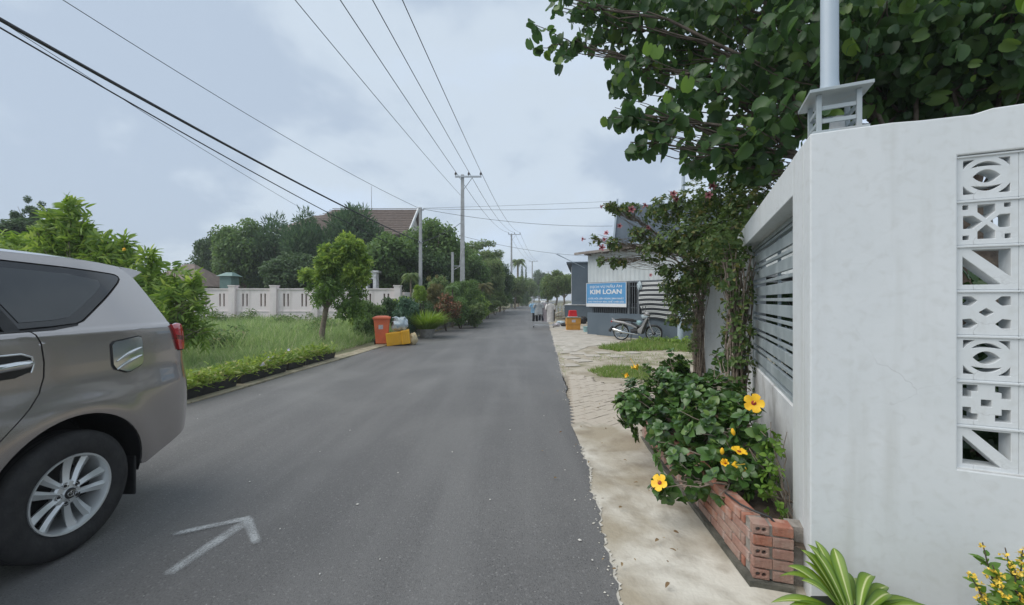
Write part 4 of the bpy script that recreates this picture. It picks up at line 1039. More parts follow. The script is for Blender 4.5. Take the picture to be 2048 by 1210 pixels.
for e_, pts in ends:
    for k in range(44):
        t = random.uniform(.25, .92); i = min(int(t * 7), 6); q = pts[i].lerp(pts[i + 1], t * 7 - i)
        pos.append(tuple(q)); ax.append((random.gauss(0, 1), random.gauss(0, 1), random.gauss(.3, .5))); nr.append((random.gauss(0, .5), random.gauss(-.3, .5), 1)); sz.append(random.uniform(.026, .05))
    for k in range(11):
        t = random.uniform(.72, 1.0); i = min(int(t * 7), 6); q = pts[i].lerp(pts[i + 1], t * 7 - i); fl.append(q + Vector((random.gauss(0, .008), random.gauss(0, .008), random.gauss(0, .008))))
mk('foliage', leaves('foliage', T_ovate(.6, .1, .08), np.array(pos), np.array(ax), np.array(nr), np.array(sz), M_hib2), None, ysb)
n = len(fl) * 5; fp = np.repeat(np.array([tuple(q) for q in fl]), 5, 0)
mk('blossom', leaves('blossom', T_quad(.6, .1), fp, r6.normal(size=(n, 3)), r6.normal(size=(n, 3)), .011 + .004 * r6.random(n), petal_mat('yellow_spray', (.80, .52, .03), (.88, .66, .12))), None, ysb)
MB().lathe([(.075, 0), (.10, .0), (.115, .16), (.105, .16), (.09, .14)], 20).build('pot', M_black, ysb, smooth=40, loc=(0, 0, 0))

# ---- yard shrub seen through the slats; second one added to darken the vent holes
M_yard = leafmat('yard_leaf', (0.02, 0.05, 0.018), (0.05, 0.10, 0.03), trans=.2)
yd = Vector((3.6, 4.6, 0)); yb = thing('yard_shrub', 'dark leafy shrub behind the slatted screen of the white wall', 'shrub', yd)
yv = Vector((2.75, 2.35, 0)); yb2 = thing('yard_shrub', 'dark leafy shrub added behind the vent blocks to darken their openings', 'shrub', yv)
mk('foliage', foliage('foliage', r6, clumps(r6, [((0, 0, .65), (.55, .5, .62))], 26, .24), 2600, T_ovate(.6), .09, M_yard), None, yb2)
MB().tube([(0, 0, -.02), (.02, 0, .4), (0, .03, .9)], [.03, .025, .01], 6).build('stems', M_barkd, yb2)
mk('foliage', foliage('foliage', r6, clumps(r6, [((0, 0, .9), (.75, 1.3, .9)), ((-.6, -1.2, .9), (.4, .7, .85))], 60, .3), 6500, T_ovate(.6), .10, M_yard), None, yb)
b = MB()
for k in range(6): branch(b, (random.uniform(-.2, .2), random.uniform(-.3, .3), 0), (random.uniform(-.5, .5), random.uniform(-.8, .8), 1.2), .02, .008, 5, 0, .05)
b.build('stems', M_barkd, yb)

# ================================================================== CAR
def car_paint():
    m = bpy.data.materials.new('car_paint'); m.use_nodes = True; nt = m.node_tree; b = nt.nodes['Principled BSDF']
    b.inputs['Base Color'].default_value = (0.43, 0.40, 0.385, 1); b.inputs['Metallic'].default_value = 0.82
    b.inputs['Roughness'].default_value = 0.36; b.inputs['Coat Weight'].default_value = 1.0; b.inputs['Coat Roughness'].default_value = 0.03
    tc = nt.nodes.new('ShaderNodeTexCoord'); n = nt.nodes.new('ShaderNodeTexNoise'); n.inputs['Scale'].default_value = 900; n.inputs['Detail'].default_value = 1
    nt.links.new(tc.outputs['Object'], n.inputs['Vector'])
    r = nt.nodes.new('ShaderNodeMapRange'); r.inputs['To Min'].default_value = .20; r.inputs['To Max'].default_value = .27
    n2 = nt.nodes.new('ShaderNodeTexNoise'); n2.inputs['Scale'].default_value = 7; n2.inputs['Detail'].default_value = 6
    nt.links.new(tc.outputs['Object'], n2.inputs['Vector'])
    nt.links.new(n2.outputs['Fac'], r.inputs[0]); nt.links.new(r.outputs[0], b.inputs['Roughness'])
    return m
M_paint = car_paint()
M_glass = mat('tinted_glass', (0.010, 0.011, 0.012), rough=0.03, spec=0.7, coat=.2)
M_clear = mat('tinted_glass_clear', (0.028, 0.032, 0.034), (0.050, 0.056, 0.058), rough=0.03, spec=0.7, coat=.2, scale=1.5)
M_trim = mat('black_trim', (0.016, 0.016, 0.017), (0.026, 0.026, 0.027), rough=0.45, scale=20)
M_chrome = mat('chrome', (0.66, 0.68, 0.68), (0.72, 0.73, 0.73), rough=0.12, metal=1.0, scale=4)
M_rubber = mat('tyre_rubber', (0.020, 0.020, 0.021), (0.035, 0.034, 0.034), rough=0.8, scale=14, bump=.2, bscale=60)
M_alloy = mat('alloy_silver', (0.60, 0.62, 0.62), (0.66, 0.68, 0.68), rough=0.30, metal=0.5, scale=9)
M_alloyd = mat('alloy_dark_steel', (0.05, 0.05, 0.052), rough=0.6, metal=.5)  # dark steel for brake disc, lug nuts, bike hubs and engine
M_tail = mat('tail_lens_red', (0.50, 0.012, 0.018), (0.58, 0.03, 0.03), rough=0.08, spec=.7, coat=1.0, scale=30)
M_taild = mat('tail_lens_dark', (0.16, 0.008, 0.012), rough=0.1, coat=1.0)
CX = -3.385                                   # centre line of the car
car_org = Vector((CX, 0.87, 0))
car = thing('car', 'grey brown people carrier driving past, its rear half in view', 'car', car_org)
def cr(xs, ys, x):                             # Catmull-Rom through samples
    x = min(max(x, xs[0]), xs[-1]); i = 0
    while i < len(xs) - 2 and x > xs[i + 1]: i += 1
    t = (x - xs[i]) / (xs[i + 1] - xs[i])
    def tan(j):
        if j <= 0: return (ys[1] - ys[0]) / (xs[1] - xs[0])
        if j >= len(xs) - 1: return (ys[-1] - ys[-2]) / (xs[-1] - xs[-2])
        return (ys[j + 1] - ys[j - 1]) / (xs[j + 1] - xs[j - 1])
    h = xs[i + 1] - xs[i]; m0, m1 = tan(i) * h, tan(i + 1) * h
    return (2 * t ** 3 - 3 * t * t + 1) * ys[i] + (t ** 3 - 2 * t * t + t) * m0 + (-2 * t ** 3 + 3 * t * t) * ys[i + 1] + (t ** 3 - t * t) * m1
SZ = [.20, .32, .50, .68, .82, .90, .97, 1.08, 1.18, 1.238, 1.252, 1.268, 1.30, 1.42, 1.56, 1.64, 1.70]
SW = [.845, .885, .912, .923, .920, .908, .899, .896, .893, .890, .886, .866, .851, .796, .730, .688, .650]
RA, RZ, RR = 2.26, .342, .342                  # rear wheel centre and tyre radius
FA = -.49
def halfw(a, z):
    w = cr(SZ, SW, z)
    if a > 2.55: w -= .20 * (a - 2.55) ** 2 + max(0, z - 1.2) * .10 * (a - 2.55) / .4
    if a > 3.02: w -= 1.6 * (a - 3.02) ** 2
    if a < -.3: w -= .09 * ((-.3 - a)) ** 2
    if a < -1.0: w -= .55 * (-1.0 - a) ** 2
    for c in (RA, FA):
        r = math.hypot(a - c, z - RZ); w += .011 * math.exp(-((r - .47) / .09) ** 2)
    return w
ZST = .016
def panel(name, poly, m, off=0.0, step=.05, side=1, parent=None, thick=.006, bevel=0):
    bm = bmesh.new(); bm.faces.new([bm.verts.new((a, 0, z)) for a, z in poly])
    bm.normal_update(); bmesh.ops.triangulate(bm, faces=bm.faces[:], ngon_method='EAR_CLIP')
    la = min(a for a, z in poly); ha = max(a for a, z in poly); lz = min(z for a, z in poly); hz = max(z for a, z in poly)
    x = math.ceil(la / step) * step
    while x < ha:
        bmesh.ops.bisect_plane(bm, geom=bm.verts[:] + bm.edges[:] + bm.faces[:], plane_co=(x, 0, 0), plane_no=(1, 0, 0)); x += step
    x = math.ceil(lz / ZST) * ZST
    while x < hz:
        bmesh.ops.bisect_plane(bm, geom=bm.verts[:] + bm.edges[:] + bm.faces[:], plane_co=(0, 0, x), plane_no=(0, 0, 1)); x += ZST
    on = lambda c, st: abs(c / st - round(c / st)) < 1e-3
    dg = [e_ for e_ in bm.edges if len(e_.link_faces) == 2 and not (abs(e_.verts[0].co.x - e_.verts[1].co.x) < 1e-5 and on(e_.verts[0].co.x, step)) and not (abs(e_.verts[0].co.z - e_.verts[1].co.z) < 1e-5 and on(e_.verts[0].co.z, ZST))]
    bmesh.ops.dissolve_edges(bm, edges=dg, use_verts=False, use_face_split=False)
    nrm = []; bm.verts.ensure_lookup_table(); e_ = .004
    for v in bm.verts:
        a, z = v.co.x, v.co.z; v.co = Vector((CX + side * (halfw(a, z) + off), a, z)) - car_org
        da = (halfw(a + e_, z) - halfw(a - e_, z)) / (2 * e_); dz_ = (halfw(a, z + e_) - halfw(a, z - e_)) / (2 * e_)
        nrm.append(Vector((side, -da, -dz_)).normalized())
    bmesh.ops.recalc_face_normals(bm, faces=bm.faces[:])
    if sum(f.normal.x * f.calc_area() for f in bm.faces) * side < 0: bmesh.ops.reverse_faces(bm, faces=bm.faces[:])
    vs_ = [tuple(v.co) for v in bm.verts]; bm.verts.index_update(); fs_ = [tuple(v.index for v in f.verts) for f in bm.faces]
    inn = Vector((-side * max(thick, .012), 0, 0))
    for ed_ in [x for x in bm.edges if len(x.link_faces) == 1]:          # turned-in flange round the sheet
        k = len(vs_); p, q_ = ed_.verts[0].co, ed_.verts[1].co
        vs_ += [tuple(p), tuple(q_), tuple(q_ + inn), tuple(p + inn)]; fs_.append((k, k + 1, k + 2, k + 3)); nrm += [Vector((0, 0, 0))] * 4
    bm.free(); me = bpy.data.meshes.new(name); me.from_pydata(vs_, [], fs_); me.materials.append(m)
    me.shade_smooth(); me.normals_split_custom_set_from_vertices([tuple(n) for n in nrm])
    return mk(name, me, None, parent or car)
def arc(ca, r, d0, d1, n=28, cz=RZ + .012): return [(ca + r * math.cos(math.radians(d0 + (d1 - d0) * i / n)), cz + r * math.sin(math.radians(d0 + (d1 - d0) * i / n))) for i in range(n + 1)]
AR = .425
win_q = [(2.045, 1.283), (2.20, 1.289), (2.325, 1.299), (2.365, 1.313), (2.44, 1.365), (2.60, 1.478), (2.705, 1.552), (2.732, 1.576), (2.734, 1.590), (2.718, 1.599), (2.68, 1.605), (2.40, 1.626), (2.10, 1.640), (1.905, 1.643)]
shut = [(2.092, 1.262), (2.118, 1.20), (2.128, 1.10), (2.125, 1.02), (2.10, .94), (2.05, .875), (1.98, .81), (1.90, .735), (1.845, .66), (1.80, .56), (1.775, .46), (1.77, .31)]
for side in (1, -1):
    # rear quarter: sill foot, arch, bumper corner, lamp edge, pillar, roof rail, round the window, down the shut line
    q = [(1.778, .27), (1.825, .27)] + [(1.836, .33)] + arc(RA, AR, 180, 0) + [(2.69, .335), (2.72, .33), (2.95, .385), (3.12, .43), (3.165, .47), (3.185, .60), (3.19, .72), (3.175, .86), (3.14, .97), (3.12, 1.045), (3.03, 1.05), (2.965, 1.255), (2.985, 1.262),
         (2.965, 1.33), (2.92, 1.47), (2.875, 1.585), (2.80, 1.665), (2.60, 1.684), (2.30, 1.692), (1.90, 1.694), (1.90, 1.651)]
    q += [(1.90, 1.651), (2.10, 1.648), (2.40, 1.634), (2.682, 1.613), (2.722, 1.607), (2.742, 1.594), (2.741, 1.573), (2.711, 1.545), (2.605, 1.470), (2.445, 1.357), (2.370, 1.305), (2.327, 1.291), (2.20, 1.281), (2.10, 1.275)]
    q += [(a + .004, z) for a, z in shut]
    qq = []
    for p_ in q:
        if not qq or math.hypot(qq[-1][0] - p_[0], qq[-1][1] - p_[1]) > 1e-4: qq.append(p_)
    panel('quarter_panel', qq, M_paint, 0, .05, side)
    # rear door and front door, sill to belt
    dr = [(a - .004, z) for a, z in shut] + [(1.02, .29), (1.02, 1.258), (2.07, 1.268)]
    panel('rear_door', dr, M_paint, 0, .06, side)
    df = [(1.012, .29), (-.02, .30), (-.05, .80), (-.03, 1.20), (0.0, 1.24), (1.012, 1.258)]
    panel('front_door', df, M_paint, 0, .07, side)
    fw = [(-.03, .30), (-.065, .31)] + arc(FA, AR, 0, 180) + [(-.93, .30), (-1.30, .32), (-1.36, .60), (-1.34, .80), (-1.2, .93), (-.8, 1.03), (-.3, 1.13), (-.04, 1.20), (-.06, .80)]
    panel('front_wing', fw, M_paint, 0, .07, side)
    rr_ = [(1.892, 1.694), (.75, 1.688), (.30, 1.62), (-.1, 1.42), (-.35, 1.26), (-.27, 1.25), (-.02, 1.40), (.36, 1.585), (.8, 1.645), (1.892, 1.651)]
    panel('roof_rail', rr_, M_paint, 0, .07, side)
    # glass, set a little back, with its black surround
    panel('quarter_window', win_q, M_glass, -.003, .05, side)
    wf = [(2.046, 1.274)] + [(a + (.007 if a > 2.4 else 0), z + (-.008 if z < 1.4 else .007)) for a, z in win_q[1:-1]] + [(1.90, 1.651)]
    panel('clear_glass', [(a, z) for a, z in ((2.06, 1.315), (2.22, 1.322), (2.30, 1.334), (2.38, 1.385), (2.50, 1.470), (2.565, 1.525), (2.565, 1.560), (2.40, 1.590), (2.10, 1.605), (1.945, 1.608))], M_clear, .0005, .05, side)
    panel('window_surround', wf, M_trim, -.016, .05, side)
    panel('door_window', [(1.985, 1.279), (1.10, 1.272), (1.08, 1.648), (1.86, 1.643)], M_glass, -.006, .08, side)
    panel('window_pillar', [(2.052, 1.272), (1.988, 1.272), (1.863, 1.650), (1.910, 1.650)], M_trim, .002, .08, side)
    panel('door_window', [(1.02, 1.272), (.0, 1.262), (.36, 1.575), (.82, 1.64), (1.0, 1.647)], M_glass, -.006, .08, side)
    panel('belt_moulding', [(1.0, 1.259), (2.20, 1.2695), (2.33, 1.285), (2.33, 1.293), (2.20, 1.281), (2.04, 1.274), (1.0, 1.272)], M_trim, .004, .1, side)
    # chrome fuel flap cover with its two raised ribs
    if side == 1:
        fx0, fx1, fz0, fz1 = 2.480, 2.690, .972, 1.176
        fp = [(2.500, 1.170), (2.66, 1.190), (2.682, 1.182), (2.690, 1.155), (2.694, 1.03), (2.685, 1.005), (2.60, .972), (2.575, .972), (2.505, 1.005), (2.490, 1.03), (2.483, 1.15)]
        panel('flap_rim', [(a + (.006 if a > 2.59 else -.006), z + (.006 if z > 1.08 else -.006)) for a, z in fp], M_trim, .004, .05, 1)
        flap = panel('fuel_flap', fp, M_chrome, .011, .03, 1)
        for dz in (0, -.052):
            pts = []
            for i in range(9):
                t = i / 8; a = 2.508 + .172 * t; z = 1.048 + dz + .098 * t - .03 * t * t
                pts.append(Vector((CX + halfw(a, z) + .013, a, z)) - car_org)
            MB().tube(pts, [.004, .007, .009, .010, .010, .010, .009, .007, .004], 8).build('rib', M_chrome, flap, smooth=60)
    # door handle in a chrome-edged bowl
    pts = lambda o_, zz: [Vector((CX + side * (halfw(a, zz) + o_), a, zz)) - car_org for a in np.linspace(1.80, 2.055, 9)]
    panel('handle_bowl', [(1.78, 1.105), (1.80, 1.14), (1.90, 1.155), (2.02, 1.155), (2.062, 1.135), (2.072, 1.10), (2.06, 1.06), (2.0, 1.04), (1.88, 1.04), (1.80, 1.055)], M_trim, .004, .06, side)
    pr = [(1.78, 1.105), (1.80, 1.143), (1.90, 1.158), (2.02, 1.158), (2.065, 1.138), (2.076, 1.10), (2.064, 1.057)]
    MB().tube([Vector((CX + side * (halfw(a, z) + .008), a, z)) - car_org for a, z in pr], .006, 8).build('handle_surround', M_chrome, car, smooth=60)
    hp = [Vector((CX + side * (halfw(a, z) + o_), a, z)) - car_org for a, z, o_ in ((1.785, 1.085, .012), (1.83, 1.095, .034), (1.90, 1.102, .042), (1.97, 1.106, .042), (2.03, 1.108, .034), (2.058, 1.106, .012))]
    MB().tube(hp, [.012, .020, .022, .022, .021, .013], 12).build('door_handle', M_chrome, car, smooth=60)
    # tail lamp wrapping the corner
    tl = panel('tail_light', [(2.968, 1.250), (3.05, 1.258), (3.085, 1.245), (3.118, 1.12), (3.122, 1.055), (3.035, 1.058)], M_tail, .016, .03, side, thick=.02)
    panel('lens_band', [(2.995, 1.175), (3.11, 1.150), (3.116, 1.12), (3.006, 1.14)], M_taild, .0175, .03, side, tl, .004)
    # black inner arch and mud flap
    for ca in (RA, FA):
        b = MB(); n = 22; k = 0
        def fn(s_, t_): 
            an = math.radians(-8 + 196 * s_); r = AR + .004
            zz = RZ + .012 + r * math.sin(an); aa = ca + r * math.cos(an)
            return Vector((CX + side * (halfw(aa, zz) - .006 - .36 * t_), aa, zz)) - car_org
        b.grid(fn, n, 2); b.build('arch_liner', M_trim, car, smooth=60)
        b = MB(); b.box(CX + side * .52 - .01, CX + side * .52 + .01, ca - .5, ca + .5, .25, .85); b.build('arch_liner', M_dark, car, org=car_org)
    MB().box(CX + side * .80 - .09, CX + side * .80 + .09, RA + .385, RA + .40, .145, .40).build('mud_flap', M_trim, car, org=car_org, bevel=.01)
    # unseen shell, coloured dark so the shut line gaps read as shade
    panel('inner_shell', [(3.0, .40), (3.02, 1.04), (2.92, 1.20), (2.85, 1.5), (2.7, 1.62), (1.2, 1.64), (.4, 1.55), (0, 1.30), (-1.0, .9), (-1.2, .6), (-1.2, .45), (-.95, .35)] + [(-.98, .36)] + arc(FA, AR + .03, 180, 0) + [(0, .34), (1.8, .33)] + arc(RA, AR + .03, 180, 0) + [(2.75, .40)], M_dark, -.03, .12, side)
# roof with its rear spoiler, windscreen, bonnet, nose, tail
def rail(a): return cr([-.4, -.1, .30, .75, 1.9, 2.30, 2.60, 2.80], [1.24, 1.42, 1.62, 1.688, 1.694, 1.692, 1.684, 1.665], a)
def roofpt(a, s):
    ze = rail(a); w = halfw(a, ze) + .001; x = w * s
    zc = ze + .052 * min(1, max(.2, (2.98 - a) * 2)) ; k = 1 - abs(s) ** 3.2
    return Vector((CX + x, a, ze + (zc - ze) * k)) - car_org
MB().grid(lambda u, v: roofpt(.42 + (2.795 - .42) * u, 2 * v - 1), 30, 28).build('roof', M_paint, car, smooth=50)
def spo(u, v):
    s = 2 * v - 1; a = 2.80 + .20 * u * (1 - .10 * s * s); p = roofpt(min(a, 2.80), s * (1 - .015 * u)); p.y = a - car_org.y; p.z -= .022 * u * u + .004 * u; return p
b = MB(); b.grid(spo, 6, 28)
b.grid(lambda u, v: spo(1, v) + Vector((0, -.085 * u, -.070 * u)), 3, 28)
spl = b.build('spoiler', M_paint, car, smooth=50)
for s_ in (0, 1):
    b = MB(); t0_, t1_ = spo(0, s_), spo(1, s_); mid = spo(.5, s_); out_ = Vector((.004 if s_ else -.004, 0, 0)); b.add([t0_ + out_, mid + out_, t1_ + out_, t1_ + Vector((0, -.085, -.070)) + out_, t0_ + Vector((.014 if s_ else -.014, .075, -.078)) + out_], [(0, 1, 2, 3, 4)]); b.build('end_cap', M_paint, spl)
b = MB().grid(lambda u, v: roofpt(-.36 + .78 * u, (2 * v - 1) * .995), 10, 16); b.build('windscreen', M_glass, car, smooth=50)
def bon(u, v):
    a = -1.30 + .94 * u; s = 2 * v - 1; ze = cr([-1.36, -1.2, -.8, -.3], [.84, .935, 1.035, 1.14], a); w = halfw(a, ze)
    return Vector((CX + w * s, a, ze + .055 * (1 - s * s))) - car_org
MB().grid(bon, 10, 16).build('bonnet', M_paint, car, smooth=50)
def nose(u, v):
    z = .30 + .56 * u; s = 2 * v - 1; w = halfw(-1.33, z); return Vector((CX + w * s, -1.33 - .12 * (1 - s * s), z)) - car_org
MB().grid(nose, 8, 16).build('front_bumper', M_paint, car, smooth=50)
RE = [(3.12, .43), (3.165, .47), (3.185, .60), (3.19, .72), (3.175, .86), (3.14, .97), (3.12, 1.045), (3.09, 1.24), (2.985, 1.262), (2.965, 1.33), (2.92, 1.47), (2.875, 1.585)]
def rear(i0, i1):
    def f(u, v):
        t = i0 + (i1 - i0) * u; i = min(int(t), len(RE) - 2); q = t - i; a = RE[i][0] + (RE[i + 1][0] - RE[i][0]) * q; z = RE[i][1] + (RE[i + 1][1] - RE[i][1]) * q
        s = 2 * v - 1; w = halfw(a, z); return Vector((CX + w * s, a + .10 * (1 - abs(s) ** 2.4), z)) - car_org
    return f
MB().grid(rear(0, 5), 12, 20).build('rear_bumper', M_paint, car, smooth=60)
MB().grid(rear(5, 8), 8, 20).build('tailgate', M_paint, car, smooth=60)
MB().grid(rear(8, 11), 8, 20).build('rear_window', M_glass, car, smooth=60)
MB().box(CX - .80, CX + .80, -1.1, 2.6, .26, .34).build('underbody', M_dark, car, org=car_org)
# small aerial fin on the roof
fin = MB(); fin.prism([(0, 0), (.16, 0), (.155, .012), (.05, .055), (.035, .055)], -.012, .012, Matrix.Rotation(math.radians(90), 4, 'Z'))
fin.build('aerial_fin', M_paint, car, loc=roofpt(2.12, 0) - Vector((0, 0, .006)), bevel=.006)
# roof side bar seen as the pale bump above the roofline
MB().tube([roofpt(a, .86) + Vector((0, 0, h_)) for a, h_ in ((1.0, .0), (1.05, .03), (1.5, .035), (1.95, .035), (2.06, .022), (2.12, -.004))], [.012, .014, .015, .015, .014, .010], 10).build('roof_bar', M_alloy, car, smooth=60)
# wheels
whl = hold('wheel', car, Vector((CX + .912, RA, RZ)) - car_org, (0, math.radians(90), 0))      # local Z points out of the car
tp_ = [(.206, -.20), (.25, -.215), (.322, -.205), (.336, -.185), (.342, -.16), (.342, -.05), (.338, -.028), (.326, -.010), (.292, .004), (.245, .002), (.214, -.010), (.206, -.030)]
mk('tyre', MB().lathe(tp_, 64, cap=False).mesh('tyre', M_rubber, 40), None, whl)
for k, z_ in enumerate((-.06, -.09, -.125, -.155)):
    mk('tread_groove', MB().lathe([(.3405, z_ - .004), (.3428, z_ - .004), (.3428, z_ + .004), (.3405, z_ + .004)], 64, cap=False).mesh('tread_groove', M_dark, 40), None, whl)
rimp = [(.182, -.20), (.188, -.10), (.193, -.03), (.203, -.005), (.2125, -.003), (.214, -.016), (.208, -.03)]
mk('rim', MB().lathe(rimp, 64, cap=False).mesh('rim', M_alloy, 40), None, whl)
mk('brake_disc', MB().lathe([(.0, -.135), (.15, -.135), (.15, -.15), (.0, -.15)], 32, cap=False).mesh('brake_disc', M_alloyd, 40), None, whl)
mk('back_plate', MB().lathe([(.0, -.175), (.19, -.175), (.19, -.18), (0, -.18)], 32, cap=False).mesh('back_plate', M_dark, 40), None, whl)
hubb = MB().lathe([(0, -.022), (.030, -.022), (.034, -.030), (.062, -.034), (.070, -.045), (.062, -.075), (0, -.075)], 40, cap=False)
mk('hub', hubb.mesh('hub', M_alloy, 40), None, whl)
def spoke(ang, tw):
    b = MB(); n = 8; rings = []
    for i in range(n + 1):
        t = i / n; r = .045 + (.196 - .045) * t
        off = tw * (.014 + .012 * t); wd = .030 + .024 * t ** 1.3; zt = -.030 - .012 * math.sin(t * 2.6) + .012 * t; zb = zt - .035 + .012 * t
        ridge = zt + .004
        for (dx, z_) in ((-wd / 2, zt - .010), (-wd * .12 * tw, ridge), (wd / 2, zt - .012 + .0), (wd * .35, zb), (-wd * .35, zb)):
            x, y = r, off + dx
            b.v.append(Vector((x * math.cos(ang) - y * math.sin(ang), x * math.sin(ang) + y * math.cos(ang), z_)))
    for i in range(n):
        for j in range(5):
            a = i * 5 + j; c = i * 5 + (j + 1) % 5; b.f.append((a, c, c + 5, a + 5))
    b.f.append((0, 1, 2, 3, 4)); b.f.append(tuple(n * 5 + j for j in (4, 3, 2, 1, 0)))
    return b.mesh('spoke', M_alloy, 25)
for k in range(5):
    an = math.radians(k * 72 + 20)
    for tw in (-1, 1): mk('spoke', spoke(an + tw * .10, tw), None, whl)
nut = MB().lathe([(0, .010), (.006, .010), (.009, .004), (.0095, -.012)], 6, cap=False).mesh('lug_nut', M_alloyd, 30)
well = MB().lathe([(.0165, .0), (.0175, .002), (.0135, -.002), (.012, -.012), (0, -.012)], 16, cap=False).mesh('nut_well', M_trim, 30)
for k in range(5):
    an = math.radians(k * 72 + 56); q = (.050 * math.cos(an), .050 * math.sin(an), -.0315)
    mk('nut_well', well, None, whl, q); mk('lug_nut', nut, None, whl, (q[0], q[1], -.036))
mk('hub_cap', MB().lathe([(0, -.014), (.022, -.0155), (.029, -.019), (.030, -.024)], 28, cap=False).mesh('hub_cap', M_trim, 40), None, whl)
def ellr(a, b_, cx_, cy_, r_, z_):
    return MB().tube([(cx_ + a * math.cos(t), cy_ + b_ * math.sin(t), z_) for t in np.linspace(0, 2 * math.pi, 25)], r_, 6, cap=False)
em = ellr(.0215, .0150, 0, 0, .0015, -.0125)
for args in ((.0068, .0145, 0, 0, .0013, -.0118), (.0165, .0058, 0, .0082, .0013, -.0122)):
    e2 = ellr(*args); em.add(e2.v, e2.f)
mk('emblem', em.mesh('emblem', M_chrome, 60), None, whl, None, (0, 0, math.radians(90)))
for (dx, a_, flip) in ((.912, FA, 0), (-.912, RA, 1), (-.912, FA, 1)):
    w2 = copy_tree(whl, car); w2.location = Vector((CX + dx, a_, RZ)) - car_org
    if flip: w2.rotation_euler = (0, math.radians(-90), 0)

car.location.z = .0175

# ================================================================== TREES
M_tA = leafmat('tree_mid_green', (0.075, 0.145, 0.045), (0.165, 0.265, 0.080), trans=.35, rough=.6)
M_tB = leafmat('tree_dark_green', (0.042, 0.088, 0.036), (0.098, 0.165, 0.062), trans=.3, rough=.6)
M_tC = leafmat('tree_feathery', (0.044, 0.092, 0.046), (0.100, 0.170, 0.075), trans=.35, rough=.65)
M_tD = leafmat('tree_fresh', (0.17, 0.27, 0.055), (0.30, 0.42, 0.10), (0.38, 0.48, 0.15), trans=.48, rough=.5)
M_tE = leafmat('tree_olive', (0.095, 0.155, 0.060), (0.20, 0.28, 0.10), (0.26, 0.29, 0.13), trans=.38, rough=.6)
M_lime = leafmat('lime_foliage', (0.12, 0.22, 0.025), (0.25, 0.38, 0.06), (0.36, 0.44, 0.12), trans=.35, rough=.5)
M_crot = leafmat('croton_foliage', (0.07, 0.10, 0.03), (0.24, 0.12, 0.06), (0.42, 0.16, 0.10), trans=.2, rough=.5)
M_blue = leafmat('blue_green_leaf', (0.045, 0.11, 0.06), (0.10, 0.19, 0.11), trans=.2, rough=.45)
M_bam = leafmat('yellow_bamboo', (0.14, 0.15, 0.05), (0.26, 0.23, 0.09), trans=.3, rough=.5)
PR = {}
def proto(kind, seed):
    if (kind, seed) in PR: return PR[(kind, seed)]
    r = np.random.default_rng(100 + seed)
    unitb = [((0, 0, 0), (.80, .80, .80))]
    if kind == 'broad':
        cl = clumps(r, [((0, 0, .05), (.74, .74, .72))], 62, .27, .33); me = foliage('crown', r, cl, 15000, T_quad(.62), .085, None, .4, .6, .7, .55)
    elif kind == 'feather':
        cl = clumps(r, [((0, 0, .0), (.78, .78, .78))], 85, .21, .36, 1.3); n = 17000
        p, o = blob_pts(r, cl, n, .4); ax = unit(o * .5 + r.normal(size=(n, 3)) * .45 + np.array([0, 0, .35])); me = leaves('crown', T_quad(.22, .02), p, ax, unit(r.normal(size=(n, 3))), .13 * (.6 + .8 * r.random(n)), None)
    elif kind == 'loose':
        cl = clumps(r, [((0, 0, 0), (.85, .85, .8))], 40, .20, .4, .6); me = foliage('crown', r, cl, 9000, T_quad(.6), .075, None, .45, .6, .6, .6)
    elif kind == 'umbrella':
        cl = clumps(r, [((0, 0, .25), (.88, .88, .55)), ((0, 0, -.3), (.6, .6, .4))], 64, .22, .3, .5); me = foliage('crown', r, cl, 14000, T_quad(.55), .075, None, .4, .8, .5, .5)
    elif kind == 'hedge':
        cl = clumps(r, unitb, 90, .20, .33); me = foliage('crown', r, cl, 17000, T_quad(.6), .06, None, .5, .5, .7, .6)
    elif kind == 'bush':
        cl = clumps(r, [((0, 0, 0), (.78, .78, .78))], 44, .30, .4); me = foliage('crown', r, cl, 5200, T_ovate(.55, .2), .13, None, .45, .6, .6, .6)
    elif kind == 'cone':
        cl = [((.0, 0, z_), (.55 * (1 - z_) / 1.9 + .05,) * 2 + (.22,)) for z_ in np.linspace(-.9, .9, 12)]; me = foliage('crown', r, cl, 6000, T_quad(.4), .07, None, .4, .8, .7, .4)
    PR[(kind, seed)] = me; return me
def setmat(o, m):
    if len(o.data.materials) == 0: o.data.materials.append(m)
    o.material_slots[0].link = 'OBJECT'; o.material_slots[0].material = m
def tree(name, label, cat, u, Y, vtop, hw, zb, kind, seed, m, group=None, trunk=.12, rz=None, dz=1.0, X=None, bark=None):
    X = (u - 1024) / FOC * Y if X is None else X; vtop -= 5 + hw * .10; hw *= 1.22; zt = CAMH - (vtop - HOR) / FOC * Y; g = tz(Y) - .03; w = hw / FOC * Y
    t = thing(name, label, cat, (X, Y, g), 0, group)
    H_ = zt - g; zb = zb; ch = (H_ - zb) / 2
    o = mk('crown', proto(kind, seed), None, t, (0, 0, zb + ch), (0, 0, random.uniform(0, 6.28) if rz is None else rz), (w, w * dz, ch)); setmat(o, m)
    b = MB(); rr = random.Random(seed * 7 + int(u)); top = Vector((rr.uniform(-.1, .1) * w, rr.uniform(-.1, .1) * w, zb + ch * .9))
    pts = branch(b, (0, 0, 0), top, trunk, trunk * .45, 6, 0, .02, rr, 8)
    for k in range(5):
        a = k * 1.26 + rr.uniform(-.4, .4); i = rr.choice([3, 4, 5])
        branch(b, pts[i], Vector((math.cos(a) * w * .6, math.sin(a) * w * .6 * dz, zb + ch * rr.uniform(.7, 1.5))), trunk * .45, trunk * .15, 4, .03, .04, rr, 6)
    b.build('trunk', bark or M_bark, t, smooth=60)
    return t
random.seed(2)
G_ = 'trees behind the pink wall'
